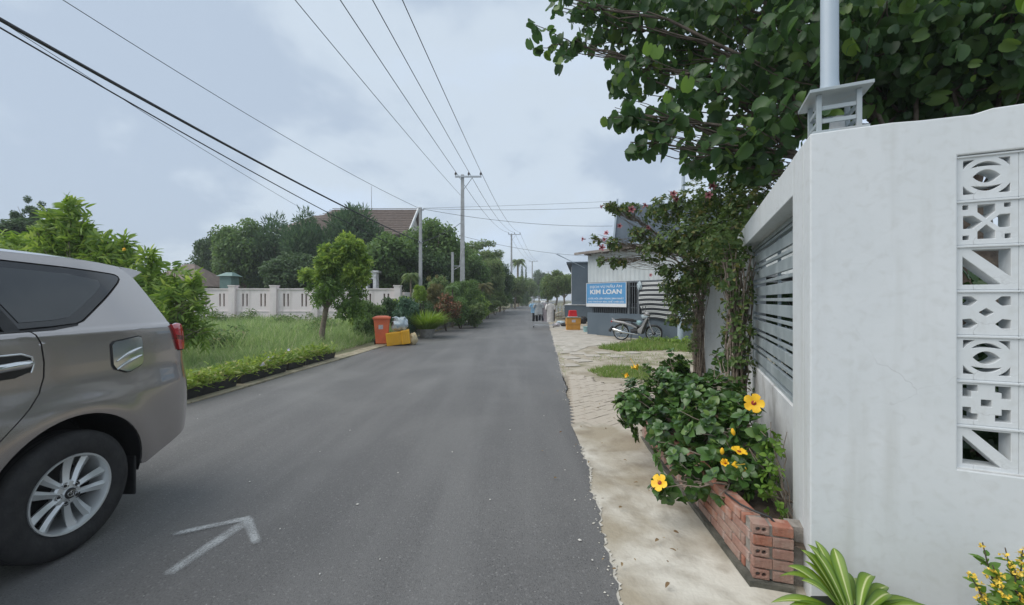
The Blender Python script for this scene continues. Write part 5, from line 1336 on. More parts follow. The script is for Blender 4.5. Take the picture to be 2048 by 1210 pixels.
tree('tree', 'small dark rounded tree at the far end of the pink wall', 'tree', 425, 36, 462, 31, 2.0, 'broad', 1, M_tB, G_)
tree('tree', 'mid green tree rising behind the green roofed kiosk', 'tree', 487, 32, 440, 52, 1.5, 'broad', 2, M_tA, G_, .18)
tree('feathery_tree', 'dark feathery tree behind the middle of the pink wall', 'tree', 560, 33, 448, 62, 1.0, 'feather', 1, M_tC, G_, .18)
tree('feathery_tree', 'dark feathery tree against the left end of the brown roof', 'tree', 628, 31, 434, 58, 1.0, 'feather', 2, M_tC, G_, .18)
tree('feathery_tree', 'tall dark feathery tree in front of the brown roof under the mast', 'tree', 712, 33, 418, 70, 1.2, 'feather', 3, M_tC, G_, .18)
tree('tree', 'broad leafy tree below the brown roof gable', 'tree', 778, 26.5, 458, 66, 1.3, 'broad', 3, M_tA, G_, .16)
tree('tree', 'big rounded tree between the thin pole and the main pole', 'tree', 868, 29, 434, 62, 1.4, 'broad', 4, M_tA, G_, .2)
tree('tree', 'dark low tree behind the wall next to the small white shrine', 'tree', 700, 27, 520, 48, .9, 'broad', 5, M_tB, G_, .12)
tree('tree', 'dark low tree filling the gap above the pink wall', 'tree', 600, 28, 505, 60, .9, 'broad', 6, M_tB, G_, .12)
tree('tree', 'dark tree under the leafy crown right of the thin pole', 'tree', 860, 27, 505, 55, .6, 'broad', 1, M_tB, G_, .12)
tree('umbrella_tree', 'umbrella shaped tree just past the main power pole', 'tree', 962, 40, 478, 46, 2.2, 'umbrella', 1, M_tE, 'trees along the road', .2)
tree('tree', 'bushy tree right behind the main power pole', 'tree', 935, 33, 500, 42, .8, 'broad', 2, M_tA, 'trees along the road', .16)
tree('tree', 'mid green tree below the umbrella shaped tree', 'tree', 975, 37, 512, 36, .8, 'broad', 3, M_tE, 'trees along the road', .16)
tree('tree', 'dark narrow tree overhanging the road before the second power pole', 'tree', 1000, 44, 533, 28, 1.0, 'broad', 5, M_tB, 'trees along the road', .14)
tree('tree', 'fresh green tree at the foot of the second power pole', 'tree', 1030, 58, 552, 26, 1.1, 'broad', 6, M_tE, 'trees along the road', .14)
tree('tree', 'small green tree left of the fourth pole far down the road', 'tree', 1052, 82, 560, 24, .8, 'broad', 1, M_tE, 'trees along the road', .14)
tree('cypress_tree', 'tall narrow cypress beside the palm far down the road', 'tree', 1044, 72, 530, 11, .5, 'cone', 1, M_tB, None, .1)
tree('cypress_tree', 'narrow cypress directly beside the fan palm trunk', 'tree', 1052, 74, 536, 9, .5, 'cone', 2, M_tB, None, .1)
tree('tree', 'round tree at the very end of the road', 'tree', 1078, 120, 544, 16, 1.0, 'broad', 2, M_tB, 'trees at the road end', .2)
tree('tree', 'hazy tree mass closing the view at the road end', 'tree', 1068, 135, 566, 22, .3, 'hedge', 1, M_tA, 'trees at the road end', .2, dz=1.4)
tree('tree', 'low tree at the road end behind the clothes rack', 'tree', 1094, 130, 560, 20, .3, 'hedge', 1, M_tE, 'trees at the road end', .2, dz=1.4)
tree('tree', 'leafy tree on the far right verge before the slate blue building', 'tree', 1112, 46, 543, 27, 1.3, 'broad', 4, M_tE, 'trees on the right verge', .14)
tree('tree', 'olive green tree behind the slate blue building corner', 'tree', 1128, 50, 548, 24, 1.5, 'broad', 3, M_tE, 'trees on the right verge', .14)
tree('tree', 'small green tree directly above the clothes rack', 'tree', 1096, 62, 556, 18, .8, 'broad', 2, M_tA, 'trees on the right verge', .14)
tree('sparse_tree', 'dark sparse tree standing far off at the left edge', 'tree', 12, 21, 408, 98, 3.0, 'loose', 1, M_tB, None, .16)
tree('sparse_tree', 'isolated dark bough of leaves above the far left tree', 'tree', 58, 22, 388, 22, 4.6, 'loose', 2, M_tB, None, .05)
# roadside trees thin out into a wood behind the wall
bk = [(470, 46, 500, 80, 'hedge', M_tB), (560, 48, 470, 70, 'hedge', M_tB), (650, 47, 478, 70, 'hedge', M_tB), (900, 45, 490, 60, 'hedge', M_tB), (985, 60, 545, 40, 'hedge', M_tA), (330, 44, 560, 70, 'hedge', M_tB), (200, 40, 560, 80, 'hedge', M_tB)]
lb = ['dark tree mass far behind the green kiosk', 'dark tree mass far behind the feathery trees', 'dark tree mass just left of the brown roofed house', 'dark tree mass far behind the main power pole', 'tree mass beyond the umbrella shaped tree', 'low dark tree mass behind the brown thatched hut', 'low dark trees far behind the bright roadside shrub']
for (u, Y, vt, hw, kd, m), l in zip(bk, lb): tree('tree', l, 'tree', u, Y, vt, hw, .2, kd, 1 + (u % 2), m, 'trees far behind the wall', .15)

# fan palm far down the road and drooping garden palms
def palm(label, u, Y, vtop, hw, n, m, nfr=14, trunk=.10, droop=.9, X=None, h0=None, name='palm_tree', leafw=.05):
    X = (u - 1024) / FOC * Y if X is None else X; zt = CAMH - (vtop - HOR) / FOC * Y; g = tz(Y) - .02; w = hw / FOC * Y
    t = thing(name, label, 'palm', (X, Y, g)); Hc = (zt - g - w * .35) if h0 is None else h0
    b = MB(); branch(b, (0, 0, 0), (0, 0, Hc), trunk, trunk * .7, 5, 0, .01, random, 8); b.build('trunk', M_bark, t, smooth=60)
    r = np.random.default_rng(int(u)); 
    for k in range(nfr):
        az = k * 2.4 + r.random() * .4; el = .9 - 1.1 * (k / nfr); pts = []; n_ = 12
        for i in range(n_ + 1):
            s_ = i / n_; rad = w * s_ * (1.0 - .15 * s_); z_ = w * (math.sin(el) * s_ - droop * s_ * s_ * .8) + .02
            pts.append(Vector((math.cos(az) * rad * math.cos(el * .6), math.sin(az) * rad * math.cos(el * .6), Hc + z_)))
        fb = MB(); fb.tube(pts, [trunk * .16 * (1 - .8 * i / n_) for i in range(n_ + 1)], 4)
        P_, A_, N_, S_ = [], [], [], []
        for i in range(1, n_ + 1):
            d = (pts[i] - pts[i - 1]).normalized(); sd = d.cross(Vector((0, 0, 1))).normalized()
            for sg in (-1, 1):
                for q in (0, .5):
                    P_.append(tuple(pts[i - 1].lerp(pts[i], q))); A_.append(tuple(sd * sg + d * .7 + Vector((0, 0, -.35)))); N_.append((0, 0, 1)); S_.append(w * .34 * math.sin(math.pi * min(.98, .15 + .8 * i / n_)))
        me = leaves('frond', T_blade(leafw * 2.2, .25), np.array(P_), np.array(A_), np.array(N_), np.array(S_), m)
        mk('frond', me, None, t)
    return t
palm('tall palm with a shaggy crown far down the road beside the second pole', 1036, 68, 514, 22, 16, M_tE, 16, .22, 1.1, leafw=.09)
palm('drooping garden palm arching over the roadside near the power pole', 965, 30, 560, 32, 14, M_bam, 12, .07, 1.0, leafw=.06)
palm('arching palm mound behind the small lime topiary tree', 822, 19.5, 540, 28, 16, M_tE, 20, .06, 1.3, leafw=.05)
palm('low palm with bowed fronds behind the reddish croton', 905, 21, 566, 24, 14, M_tA, 14, .05, 1.2, leafw=.05)

# ---- the bright bush behind the car (long narrow leaflets)
r7 = np.random.default_rng(70); random.seed(70)
so_ = Vector((-7.6, 7.6, 0)); bs = thing('roadside_shrub', 'big bright green bush with narrow leaves behind the car', 'bush', so_)
SB = [(P(50, 580, 8.2), (1.6, 1.0, .75)), (P(190, 580, 8.2), (1.0, .9, .62)), (P(290, 590, 8.1), (.62, .7, .50)), (P(355, 610, 8.0), (.36, .5, .40)), (P(330, 655, 8.0), (.6, .6, .36)), (P(395, 665, 8.0), (.28, .3, .16)), (P(135, 490, 8.2), (.42, .5, .42)), (P(75, 510, 8.4), (.5, .5, .32)), (P(215, 525, 8.2), (.30, .4, .26)), (P(-80, 560, 8.4), (.9, .8, .7)), (P(60, 670, 8.2), (1.7, .8, .5)), (P(390, 610, 8.0), (.14, .2, .16)), (P(20, 500, 8.4), (.45, .5, .3))]
SBr = [(tuple(c - so_), r) for c, r in SB]
b = MB()
for c, r in SBr:
    pts = branch(b, (random.uniform(-.6, .6) + c[0] * .4, random.uniform(-.3, .3), 0), c, .03, .012, 6, .03, .03)
    for k in range(12):
        d = Vector((random.gauss(0, 1), random.gauss(0, 1), abs(random.gauss(0, .9)))).normalized()
        branch(b, pts[random.randint(2, 6)], Vector(c) + Vector((d.x * r[0], d.y * r[1], d.z * r[2])), .010, .004, 4, .04, .04, sides=5)
def sprays(r, blobs, k, leaflets, flen, lsz, m, name='foliage', upw=.5, shell=.3, T=None):
    p, o = blob_pts(r, blobs, k, shell); d = unit(o + np.array([0, 0, upw]) + r.normal(size=(k, 3)) * .35)
    side = unit(np.cross(d, r.normal(size=(k, 3)))); up = np.cross(side, d)
    P_, A_, N_, S_ = [], [], [], []
    for j in range(leaflets):
        t = (j // 2 + .6) / (leaflets / 2); sg = 1 if j % 2 else -1
        P_.append(p + d * flen * (t - .5) + np.array([0, 0, -.25 * flen]) * t * t); A_.append(unit(side * sg * .9 + d * (.45 + .5 * t) + np.array([0, 0, -.3]) + r.normal(size=(k, 3)) * .12))
        N_.append(unit(up + np.array([0, 0, .7]) + r.normal(size=(k, 3)) * .25)); S_.append(lsz * (.75 + .5 * r.random(k)))
    return leaves(name, T or T_ovate(.26, .28, .05), np.concatenate(P_), np.concatenate(A_), np.concatenate(N_), np.concatenate(S_), m)
M_tec = leafmat('narrow_bright_leaf', (0.12, 0.22, 0.040), (0.26, 0.38, 0.085), (0.36, 0.46, 0.13), trans=.42, rough=.5)
mk('foliage', sprays(r7, SBr, 2500, 8, .30, .155, M_tec), None, bs)
tall = []
for (u, v, u0, v0, k) in ((140, 402, 150, 540, 26), (108, 425, 110, 520, 14), (215, 470, 215, 540, 12), (248, 470, 250, 560, 12), (165, 440, 170, 540, 16), (395, 545, 380, 600, 10), (90, 445, 80, 520, 12), (300, 505, 300, 570, 10), (350, 530, 345, 590, 10)):
    a_, c_ = P(u0, v0, 8.1) - so_, P(u, v, 8.1) - so_; branch(b, a_, c_, .012, .004, 6, 0, .01, sides=5)
    for i in range(k): tall.append((tuple(a_.lerp(c_, .25 + .75 * i / k)), (.10, .10, .03)))
b.build('stems', M_bark, bs, smooth=60)
mk('shoots', sprays(r7, tall, len(tall) * 2, 8, .28, .20, M_tec, 'shoots', .5), None, bs)
fl = [P(246, 497, 7.0) - so_, P(240, 640, 6.9) - so_]
mk('blossom', leaves('blossom', T_quad(.8, .1), np.array([tuple(f) for f in fl for _ in range(6)]), r7.normal(size=(12, 3)), r7.normal(size=(12, 3)), [.05] * 12, M_yel), None, bs)

# ---- young street tree on the verge
Yt = 12.6; Xt = (648 - 1024) / FOC * Yt; to = Vector((Xt, Yt, 0)); st = thing('young_tree', 'young street tree with bright crown and bare forked trunk in the grass', 'tree', to)
b = MB(); random.seed(17)
tr_ = [P(646, 690, Yt) - to, P(644, 665, Yt) - to, P(648, 640, Yt) - to, P(652, 618, Yt) - to]; tr_[0].z = -.03
b.tube(tr_, [.10, .085, .075, .08], 10)
for (u, v, r) in ((648, 560, .04), (668, 580, .05), (690, 560, .035), (630, 575, .03), (672, 540, .035)): branch(b, tr_[3] - Vector((0, 0, .05)), P(u, v, Yt) - to, r, r * .4, 6, .03, .03)
b.build('trunk', M_bark, st, smooth=60)
TB = [(P(695, 498, Yt), (.36, .4, .34)), (P(665, 525, Yt), (.40, .45, .30)), (P(712, 545, Yt), (.36, .4, .36)), (P(645, 548, Yt), (.20, .3, .22)), (P(614, 548, Yt), (.13, .2, .13)), (P(616, 575, Yt), (.10, .2, .10)), (P(665, 575, Yt), (.5, .5, .36)), (P(712, 590, Yt), (.24, .3, .24)), (P(695, 615, Yt), (.40, .4, .26)), (P(642, 598, Yt), (.22, .3, .15)), (P(692, 475, Yt), (.14, .15, .14)), (P(715, 492, Yt), (.14, .2, .14)), (P(655, 500, Yt), (.15, .2, .14)), (P(730, 520, Yt), (.14, .2, .12)), (P(725, 625, Yt), (.18, .2, .14))]
TBr = [(tuple(c - to), r) for c, r in TB]
upb = [x for x in TBr if x[0][2] > 2.0]; lob = [x for x in TBr if x[0][2] <= 2.0]
mk('crown', sprays(r7, upb, 1350, 8, .26, .115, M_tD, 'crown', .5, .3, T_ovate(.34, .25, .06)), None, st)
mk('lower_crown', sprays(r7, TBr, 850, 8, .26, .12, leafmat('street_tree_shade_leaf', (0.085, 0.165, 0.040), (0.17, 0.28, 0.07), trans=.4), 'lower_crown', .2, .42, T_ovate(.36, .25, .06)), None, st)  # darker leaf colour paints in the shade of the crown's interior and underside

# ================================================================== PINK BOUNDARY WALL
WY = 22.0; wx0 = -26.5; bayw = 2.26
pw = thing('boundary_wall', 'pale pink boundary wall with brown slots behind the grassy plot', 'wall', (wx0, WY, 0))
k = 0; x = 0.0; xend = (835 - 1024) / FOC * WY - wx0
pil = MB().box(-.172, .172, -.16, .15, -.05, 2.20).mesh('pillar', M_pink); capm = MB().box(-.20, .20, -.19, .19, 2.201, 2.26).mesh('pillar_cap', M_pink)
# anchor pillars on u=467 and u=549
xa = (549 - 1024) / FOC * WY - wx0; x = xa - bayw * int(xa / bayw)
pl_ = []
while x < xend + .1: pl_.append(x); x += bayw
sl = []
for c_ in (.28, .72):
    for d_ in (-.11, .11): sl.append((c_ * bayw + d_, d_))
wv = bayw - .34
def slots(x0): return sq(x0 - .048, 1.10, x0 + .048, 1.80)
bay_me = holed(sq(.171, -.05, bayw - .171, 2.02), [slots(s_[0]) for s_ in sl], .14, 'panel', M_pink)
ins_me = MB().box(-.047, .047, .10, .13, 1.101, 1.799).mesh('slot_infill', M_slot)
cop_me = MB().box(.171, bayw - .171, -.05, .19, 2.021, 2.09).mesh('coping', M_pink)
led_me = MB().box(.171, bayw - .171, -.03, -.001, .80, .86).mesh('ledge', M_pink)
for i, x in enumerate(pl_):
    mk('pillar', pil, None, pw, (x, 0, 0)); mk('pillar_cap', capm, None, pw, (x, 0, 0))
    if i < len(pl_) - 1:
        mk('panel', bay_me, None, pw, (x, 0, 0)); mk('coping', cop_me, None, pw, (x, 0, 0)); mk('ledge', led_me, None, pw, (x, 0, 0))
        for s_ in sl: mk('slot_infill', ins_me, None, pw, (x + s_[0], 0, 0))
# the wall turns and runs along the road towards the houses
rw = thing('side_wall', 'low pale wall running along the road behind the shrubs', 'wall', (pl_[-1] + wx0 + .2, WY + .4, 0), math.radians(90 - 4.5))
for k in range(8):
    MB().box(k * 2.3, k * 2.3 + 2.05, -.06, .06, -.05, 1.9).build('panel', M_pink, rw); MB().box(k * 2.3 + 2.051, k * 2.3 + 2.30, -.14, .14, -.05, 2.1).build('pillar', M_pink, rw)

# weeds along the foot of the pink wall
wb = [((x_, 20.9 + .3 * math.sin(x_ * 3), .28), (.75, .5, .42 + .18 * math.sin(x_ * 2.3))) for x_ in np.arange(-19.5, -6.5, .8)] + [((-11, 19.3, .25), (1.2, .6, .45)), ((-8.6, 17.5, .3), (.8, .6, .55)), ((-10.5, 12.0, .25), (.7, .5, .5)), ((-8.0, 11.3, .2), (.5, .4, .48)), ((-7.7, 10.6, .18), (.5, .4, .42)), ((-13, 15, .2), (.9, .6, .5)), ((-7.3, 14.2, .2), (.5, .4, .4))]
M_weed = leafmat('weed_leaf', (0.07, 0.14, 0.04), (0.17, 0.26, 0.08), (.30, .28, .14), trans=.35)
mw = foliage('weeds', r7, clumps(r7, wb, 190, .26, .4), 15000, T_ovate(.4, .2), .10, M_weed)
tag(mk('weeds', mw), 'leafy weeds growing along the foot of the pink wall', 'weeds', kind='stuff')

# ================================================================== HOUSES BEHIND THE WALL
M_roof = mat('brown_roof_tile', (0.16, 0.125, 0.105), (0.22, 0.175, 0.15), rough=.85, scale=3, detail=6)
M_wallh = mat('house_wall', (0.50, 0.47, 0.43), (0.58, 0.55, 0.5), rough=.85, scale=1)
HYv = 44.0; hx0, hx1 = P(668, 0, HYv).x, P(836, 0, HYv).x; hz = CAMH + (HOR - 419) / FOC * HYv; ez_ = hz - 3.4
ho = Vector(((hx0 + hx1) / 2, HYv, 0)); house = thing('house', 'house with a big brown pitched roof behind the dark trees', 'house', ho)
hw_ = (hx1 - hx0) / 2
MB().box(-hw_ - .6, hw_ - .5, -2.6, 5.0, -.1, ez_ + .2).build('wall', M_wallh, house)
b = MB(); slope = 4.2
# front slope hipped on the left, gabled on the right
b.add([(-hw_ - 3.0, -slope, ez_), (hw_, -slope, ez_), (hw_, 0, hz), (-hw_ , 0, hz), (-hw_ - 3.0, slope, ez_), (hw_, slope, ez_)], [(0, 1, 2, 3), (0, 3, 4), (3, 2, 5, 4)])
ro = b.build('roof', M_roof, house); s_ = ro.modifiers.new('t', 'SOLIDIFY'); s_.thickness = .18
# tile courses as raised rows on the front slope
for k in range(14):
    t = (k + .3) / 14; z_ = ez_ + (hz - ez_) * t; y_ = -slope * (1 - t); MB().box(-hw_ - 3.0 * (1 - t) + .1, hw_ - .02, y_ - .10, y_ + .02, z_ + .20, z_ + .235).build('tile_course', M_roof, ro)
b = MB(); b.bar((hw_ + .06, 0, hz + .1), (hw_ + .06, -slope, ez_ + .1), .12, .34); b.bar((hw_ + .06, 0, hz + .1), (hw_ + .06, slope, ez_ + .1), .12, .34); b.build('bargeboard', M_whited, house)
b = MB(); b.add([(hw_ - .4, -slope + .4, ez_), (hw_ - .4, slope - .4, ez_), (hw_ - .4, 0, hz - .4)], [(0, 1, 2)]); b.build('gable', M_wallh, house)
mz = CAMH + (HOR - 372) / FOC * HYv; mxp = P(743, 0, HYv).x - ho.x
MB().tube([(mxp, 0, hz - .2), (mxp, 0, mz)], [.05, .03], 6).build('mast', M_steel, house)
h2 = Vector((P(655, 0, 50).x, 50, 0)); house2 = thing('house', 'second brown roof just showing left of the main brown roof', 'house', h2)
z2 = CAMH + (HOR - 431) / FOC * 50
MB().box(-4, 4, -3, 3, -.1, z2 - 2.4).build('wall', M_wallh, house2)
b = MB(); b.add([(-5, -3.6, z2 - 2.6), (5, -3.6, z2 - 2.6), (3.0, 0, z2), (-1.6, 0, z2), (-5, 3.6, z2 - 2.6), (5, 3.6, z2 - 2.6)], [(0, 1, 2, 3), (0, 3, 4), (3, 2, 5, 4), (1, 5, 2)]); b.build('roof', M_roof, house2)
# thatched brown hut and green kiosk
h3 = Vector((P(380, 0, 28).x, 28, 0)); hut = thing('hut', 'low brown roofed hut between the bright bush and the pink wall', 'hut', h3)
zt = CAMH + (HOR - 528) / FOC * 28
MB().box(-1.6, 1.6, -1.6, 1.6, -.1, zt - 1.5).build('wall', M_wallh, hut)
b = MB(); b.add([(-2.2, -2.2, zt - 1.6), (2.2, -2.2, zt - 1.6), (2.2, 2.2, zt - 1.6), (-2.2, 2.2, zt - 1.6), (-.3, 0, zt), (.3, 0, zt)], [(0, 1, 5, 4), (1, 2, 5), (2, 3, 4, 5), (3, 0, 4)]); b.build('roof', M_roof, hut)
M_grn = mat('green_tin', (0.13, 0.22, 0.20), (0.18, 0.28, 0.25), rough=.6, scale=3)
h4 = Vector((P(460, 0, 26).x, 26, 0)); ki = thing('kiosk', 'small green tin kiosk peeping over the pink wall', 'kiosk', h4)
zk = CAMH + (HOR - 545) / FOC * 26
for i in range(13):
    x_ = -.34 + i * .056; MB().box(x_ + .004, x_ + .050, -.46, -.43, -.1, zk - .26).build('board', M_grn, ki)
MB().box(-.34, .39, -.43, .3, -.1, zk - .26).build('body', M_grn, ki)
b = MB(); b.add([(-.48, -.6, zk - .26), (.55, -.6, zk - .26), (.55, .45, zk - .26), (-.48, .45, zk - .26), (-.2, -.1, zk), (.22, -.1, zk), (.22, .1, zk), (-.2, .1, zk)], [(0, 1, 5, 4), (1, 2, 6, 5), (2, 3, 7, 6), (3, 0, 4, 7), (4, 5, 6, 7), (3, 2, 1, 0)]); b.build('roof', M_grn, ki)
h5 = Vector((P(742, 0, 24).x, 24, 0)); shr = thing('shrine', 'small white shrine with a dark niche above the pink wall', 'shrine', h5)
z5 = CAMH + (HOR - 541) / FOC * 24; zb5 = CAMH + (HOR - 582) / FOC * 24
me5 = holed(sq(-.30, -.1, .30, z5 - .12), [sq(-.20, zb5 + .1, .12, zb5 + .72)], .5, 'body', M_whited); mk('body', me5, None, shr)
MB().box(-.42, .42, -.1, .6, z5 - .119, z5).build('roof', M_whited, shr); MB().box(-.29, .29, .42, .48, -.1, z5 - .2).build('back', M_dark, shr)

# ================================================================== POWER POLES AND CABLES
def taper(b, x, y, z0, z1, a0, a1, d0, d1):
    b.add([(x - a0, y - d0, z0), (x + a0, y - d0, z0), (x + a0, y + d0, z0), (x - a0, y + d0, z0), (x - a1, y - d1, z1), (x + a1, y - d1, z1), (x + a1, y + d1, z1), (x - a1, y + d1, z1)], [(3, 2, 1, 0), (4, 5, 6, 7), (0, 1, 5, 4), (1, 2, 6, 5), (2, 3, 7, 6), (3, 0, 4, 7)]); return b
def power_pole(label, X, Y, ztop, arm0, arm1, ins, w=.15, group='power poles along the road', brace=True):
    g = tz(Y) - .05; p = thing('power_pole', label, 'pole', (X, Y, g), 0, group); h = ztop - g
    taper(MB(), 0, 0, 0, h, w, w * .58, w * .85, w * .5).build('post', M_pole, p, bevel=.012)
    MB().box(arm0, arm1, -.19, -.11, h - .22, h - .12).build('crossarm', M_steel, p)
    if brace: MB().bar((w * .6, -.15, h - 1.0), ((arm1) * .55, -.15, h - .2), .05, .04).build('brace', M_steel, p)
    for x in ins: MB().lathe([(.02, 0), (.022, .07), (.075, .08), (.085, .12), (.05, .14), (.07, .17), (.045, .21), (.03, .26), (0, .27)], 10, Matrix.Translation((x, -.15, h - .12)), cap=False).build('insulator', M_ins, p, smooth=50)
    return (X, Y, ztop)
PB = P(925, 350, 26); ins = [(912 - 925) / FOC * 26, (938 - 925) / FOC * 26, (962 - 925) / FOC * 26]
power_pole('tall concrete power pole with crossarm beside the roadside shrubs', PB.x, 26, PB.z + .02, -.46, 1.24, ins, .165)
PCt = P(1023, 467, 64); insC = [(1018 - 1023) / FOC * 64 - .05, (1029 - 1023) / FOC * 64, (1040 - 1023) / FOC * 64]
power_pole('second power pole farther down the road above the fresh green tree', PCt.x, 64, PCt.z, -.5, 1.45, insC, .20)
PDt = P(1064.5, 522, 108); insD = [-.6, .5, 1.3]
power_pole('third power pole, small in the distance near the road end', PDt.x, 108, PDt.z, -.9, 1.5, insD, .22, brace=False)
PEt = P(1097, 543, 150); power_pole('faint last power pole behind the trees at the road end', PEt.x, 150, PEt.z, -.8, 1.2, [-.6, 1.0], .26, brace=False)
# pole before us (behind the camera) carries the near ends
PZ = Vector((PB.x - .057 * 46, -20, PB.z))
tp1 = P(841, 415, 19.5); th = tz(19.5)
p1 = thing('utility_post', 'thin square grey concrete post with service cables rising from the shrubs', 'pole', (tp1.x, 19.5, 0))
taper(MB(), 0, 0, -.05, tp1.z, .085, .062, .085, .062).build('post', M_pole, p1, bevel=.01)
MB().box(-.09, .09, -.11, .11, tp1.z - 1.72, tp1.z - 1.66).build('band', M_steel, p1); MB().box(.075, .16, -.03, .03, tp1.z - .15, tp1.z - .08).build('bracket', M_steel, p1)
p2 = P(905, 500, 24.2); op = thing('stub_post', 'short old post with meter pipe in front of the big power pole', 'post', (p2.x, 24.2, tz(24.2)))
MB().box(-.07, .07, -.07, .07, -.05, p2.z - .15).build('post', M_pole, op); MB().tube([(.1, 0, p2.z - 1.2), (.45, 0, p2.z - 1.0), (.5, 0, p2.z - .3), (.75, 0, p2.z + .2)], .03, 6).build('pipe', M_pole, op, smooth=60); MB().box(.1, .5, -.02, .02, p2.z - 1.0, p2.z - .96).build('bracket', M_steel, op)
def cable(a, c, sag, r, label, group, n=26, r1=None):
    a, c = Vector(a), Vector(c); pts = []
    for i in range(n + 1):
        t = i / n; p = a.lerp(c, t); p.z -= 4 * sag * t * (1 - t); pts.append(p)
    o = MB().tube(pts, [r + ((r1 or r) - r) * i / n for i in range(n + 1)], 6).build('cable', M_wire, smooth=60)
    return tag(o, label, 'cable', group)
gp = 'power lines along the road'
for k, (x, nm) in enumerate(zip(ins, ('left', 'middle', 'right'))):
    tip = Vector((PB.x + x, 25.85, PB.z + .17)); near = Vector((PZ.x + x * 1.02, -20, PB.z + .17))
    cable(near, tip, .45, .013, f'{nm} one of the three power lines reaching the near crossarm', gp, 40)
    tipC = Vector((PCt.x + insC[k], 63.85, PCt.z + .15))
    cable(tip, tipC, .9, .014, f'{nm} power line between the first and second power poles', gp)
    cable(tipC, Vector((PDt.x + insD[k], 107.8, PDt.z + .15)), 1.0, .016, f'{nm} power line running on beyond the second power pole', gp)
lowp = Vector((PB.x - .12, 25.8, PB.z - 1.35))
cable(Vector((PZ.x - .75, -20, PB.z - 1.3)), lowp, .5, .009, 'thin low line left of the three power lines, tied to the main pole', gp, 40)
gs = 'service cables from the left'
t1 = Vector((tp1.x, 19.4, tp1.z - .08))
# service cables sweep in from the upper left
def from_px(u, v, Y): return P(u, v, Y)
cable(P(112, 0, 8.0) + (P(112, 0, 8.0) - P(480, 245, 12.0)) * .6, t1, .32, .008, 'thin upper service cable running to the top of the square post', gs, 30)
m1 = Vector((tp1.x, 19.38, tp1.z - 1.69))
cable(P(0, 30, 6.2) + (P(0, 30, 6.2) - P(400, 250, 10)) * .5, m1, .22, .034, 'thick black cable bundle crossing the sky to the square post', gs, 30, .018)
cable(m1 + Vector((.1, 0, 0)), lowp + Vector((0, .1, -1.8 + .0)), .12, .015, 'thick cable between the square post and the main pole', gs, 12)
cable(P(0, 52, 6.4) + (P(0, 52, 6.4) - P(400, 283, 10)) * .5, P(775, 485, 19.0), .16, .015, 'black cable just below the thick cable bundle, ending in the trees', gs, 30)
cable(P(0, 36, 6.4) + (P(0, 36, 6.4) - P(400, 291, 10.5)) * .5, P(700, 470, 20.0), .18, .006, 'very thin wire between the two black cables at the left', gs, 30)
cr_ = 'cables crossing the road'
cable(t1 + Vector((.15, 0, 0)), Vector((P(1230, 414, 22).x, 22, P(1230, 414, 22).z)), .10, .008, 'upper cable crossing the road to the slate blue gable', cr_, 16)
cable(t1 + Vector((.15, 0, -.02)), P(1225, 452, 21.8), .25, .009, 'lower cable crossing the road to the slate blue gable', cr_, 16)
cable(t1 + Vector((.15, .02, .03)), P(1235, 402, 22.5), .03, .006, 'faint topmost cable crossing the road from the square post', cr_, 16)
cable(lowp + Vector((0, .2, -2.6)), P(1180, 512, 30), .25, .010, 'low cable crossing the road from the main pole towards the shops', cr_, 16)

# ================================================================== PLANT TRAYS ON THE LEFT VERGE
M_tray = mat('tray_plastic', (0.016, 0.016, 0.017), (0.035, 0.034, 0.033), rough=.6, scale=8)
M_succ = leafmat('tray_plant_leaf', (0.15, 0.25, 0.045), (0.32, 0.42, 0.10), (0.52, 0.48, 0.24), trans=.4, rough=.45)
r8 = np.random.default_rng(80); random.seed(80)
trn = ['nearest the car', 'second from the car', 'third from the car, the short one', 'farthest from the car, by the young tree']
for i, (y0, y1) in enumerate(((5.35, 6.62), (6.72, 7.92), (8.0, 8.52), (8.58, 9.85))):
    yc = (y0 + y1) / 2; L = y1 - y0; o = Vector((LX(yc) - .34 - .02 * i, yc, .03)); t = thing('plant_tray', f'long black tray of yellow-green plants, {trn[i]}', 'planter', o, math.radians(90 - 4.4) , 'plant trays on the left verge')
    b = MB(); w = .20; h = .15
    outer = [(-L / 2, -w), (L / 2, -w), (L / 2, w), (-L / 2, w)]
    b.add([(x * .96, y * .88, 0) for x, y in outer] + [(x, y, h) for x, y in outer] + [(x * .97, y * .9, h) for x, y in outer] + [(x * .95, y * .85, h - .05) for x, y in outer],
          [(3, 2, 1, 0)] + [(k, (k + 1) % 4, 4 + (k + 1) % 4, 4 + k) for k in range(4)] + [(4 + k, 4 + (k + 1) % 4, 8 + (k + 1) % 4, 8 + k) for k in range(4)] + [(8 + k, 8 + (k + 1) % 4, 12 + (k + 1) % 4, 12 + k) for k in range(4)])
    b.build('tray', M_tray, t); b = MB(); b.add([(x * .95, y * .85, h - .045) for x, y in outer], [(0, 1, 2, 3)]); b.build('soil', M_soil, t)
    n = int(760 * L); px = np.stack([(r8.random(n) - .5) * L * .95, (r8.random(n) - .5) * .46, h - .03 + .19 * r8.random(n)], 1); px[:, 2] += .07 * np.sin(px[:, 0] * 9 + i) * np.sin(px[:, 0] * 23 + 2 * i)
    ax = np.stack([r8.normal(size=n) * .6, r8.normal(size=n) * .6 + px[:, 1] * 2.2, .55 + .5 * r8.random(n) - 2.2 * np.maximum(0, np.abs(px[:, 1]) - .15) * 4], 1)
    mk('foliage', leaves('foliage', T_ovate(.34, .35, .06), px, ax, r8.normal(size=(n, 3)) * .5 + np.array([0, 0, 1]), .06 + .06 * r8.random(n), M_succ), None, t)
MOR = flower5(.05, 'petals', M_purp, .45, 1.0)
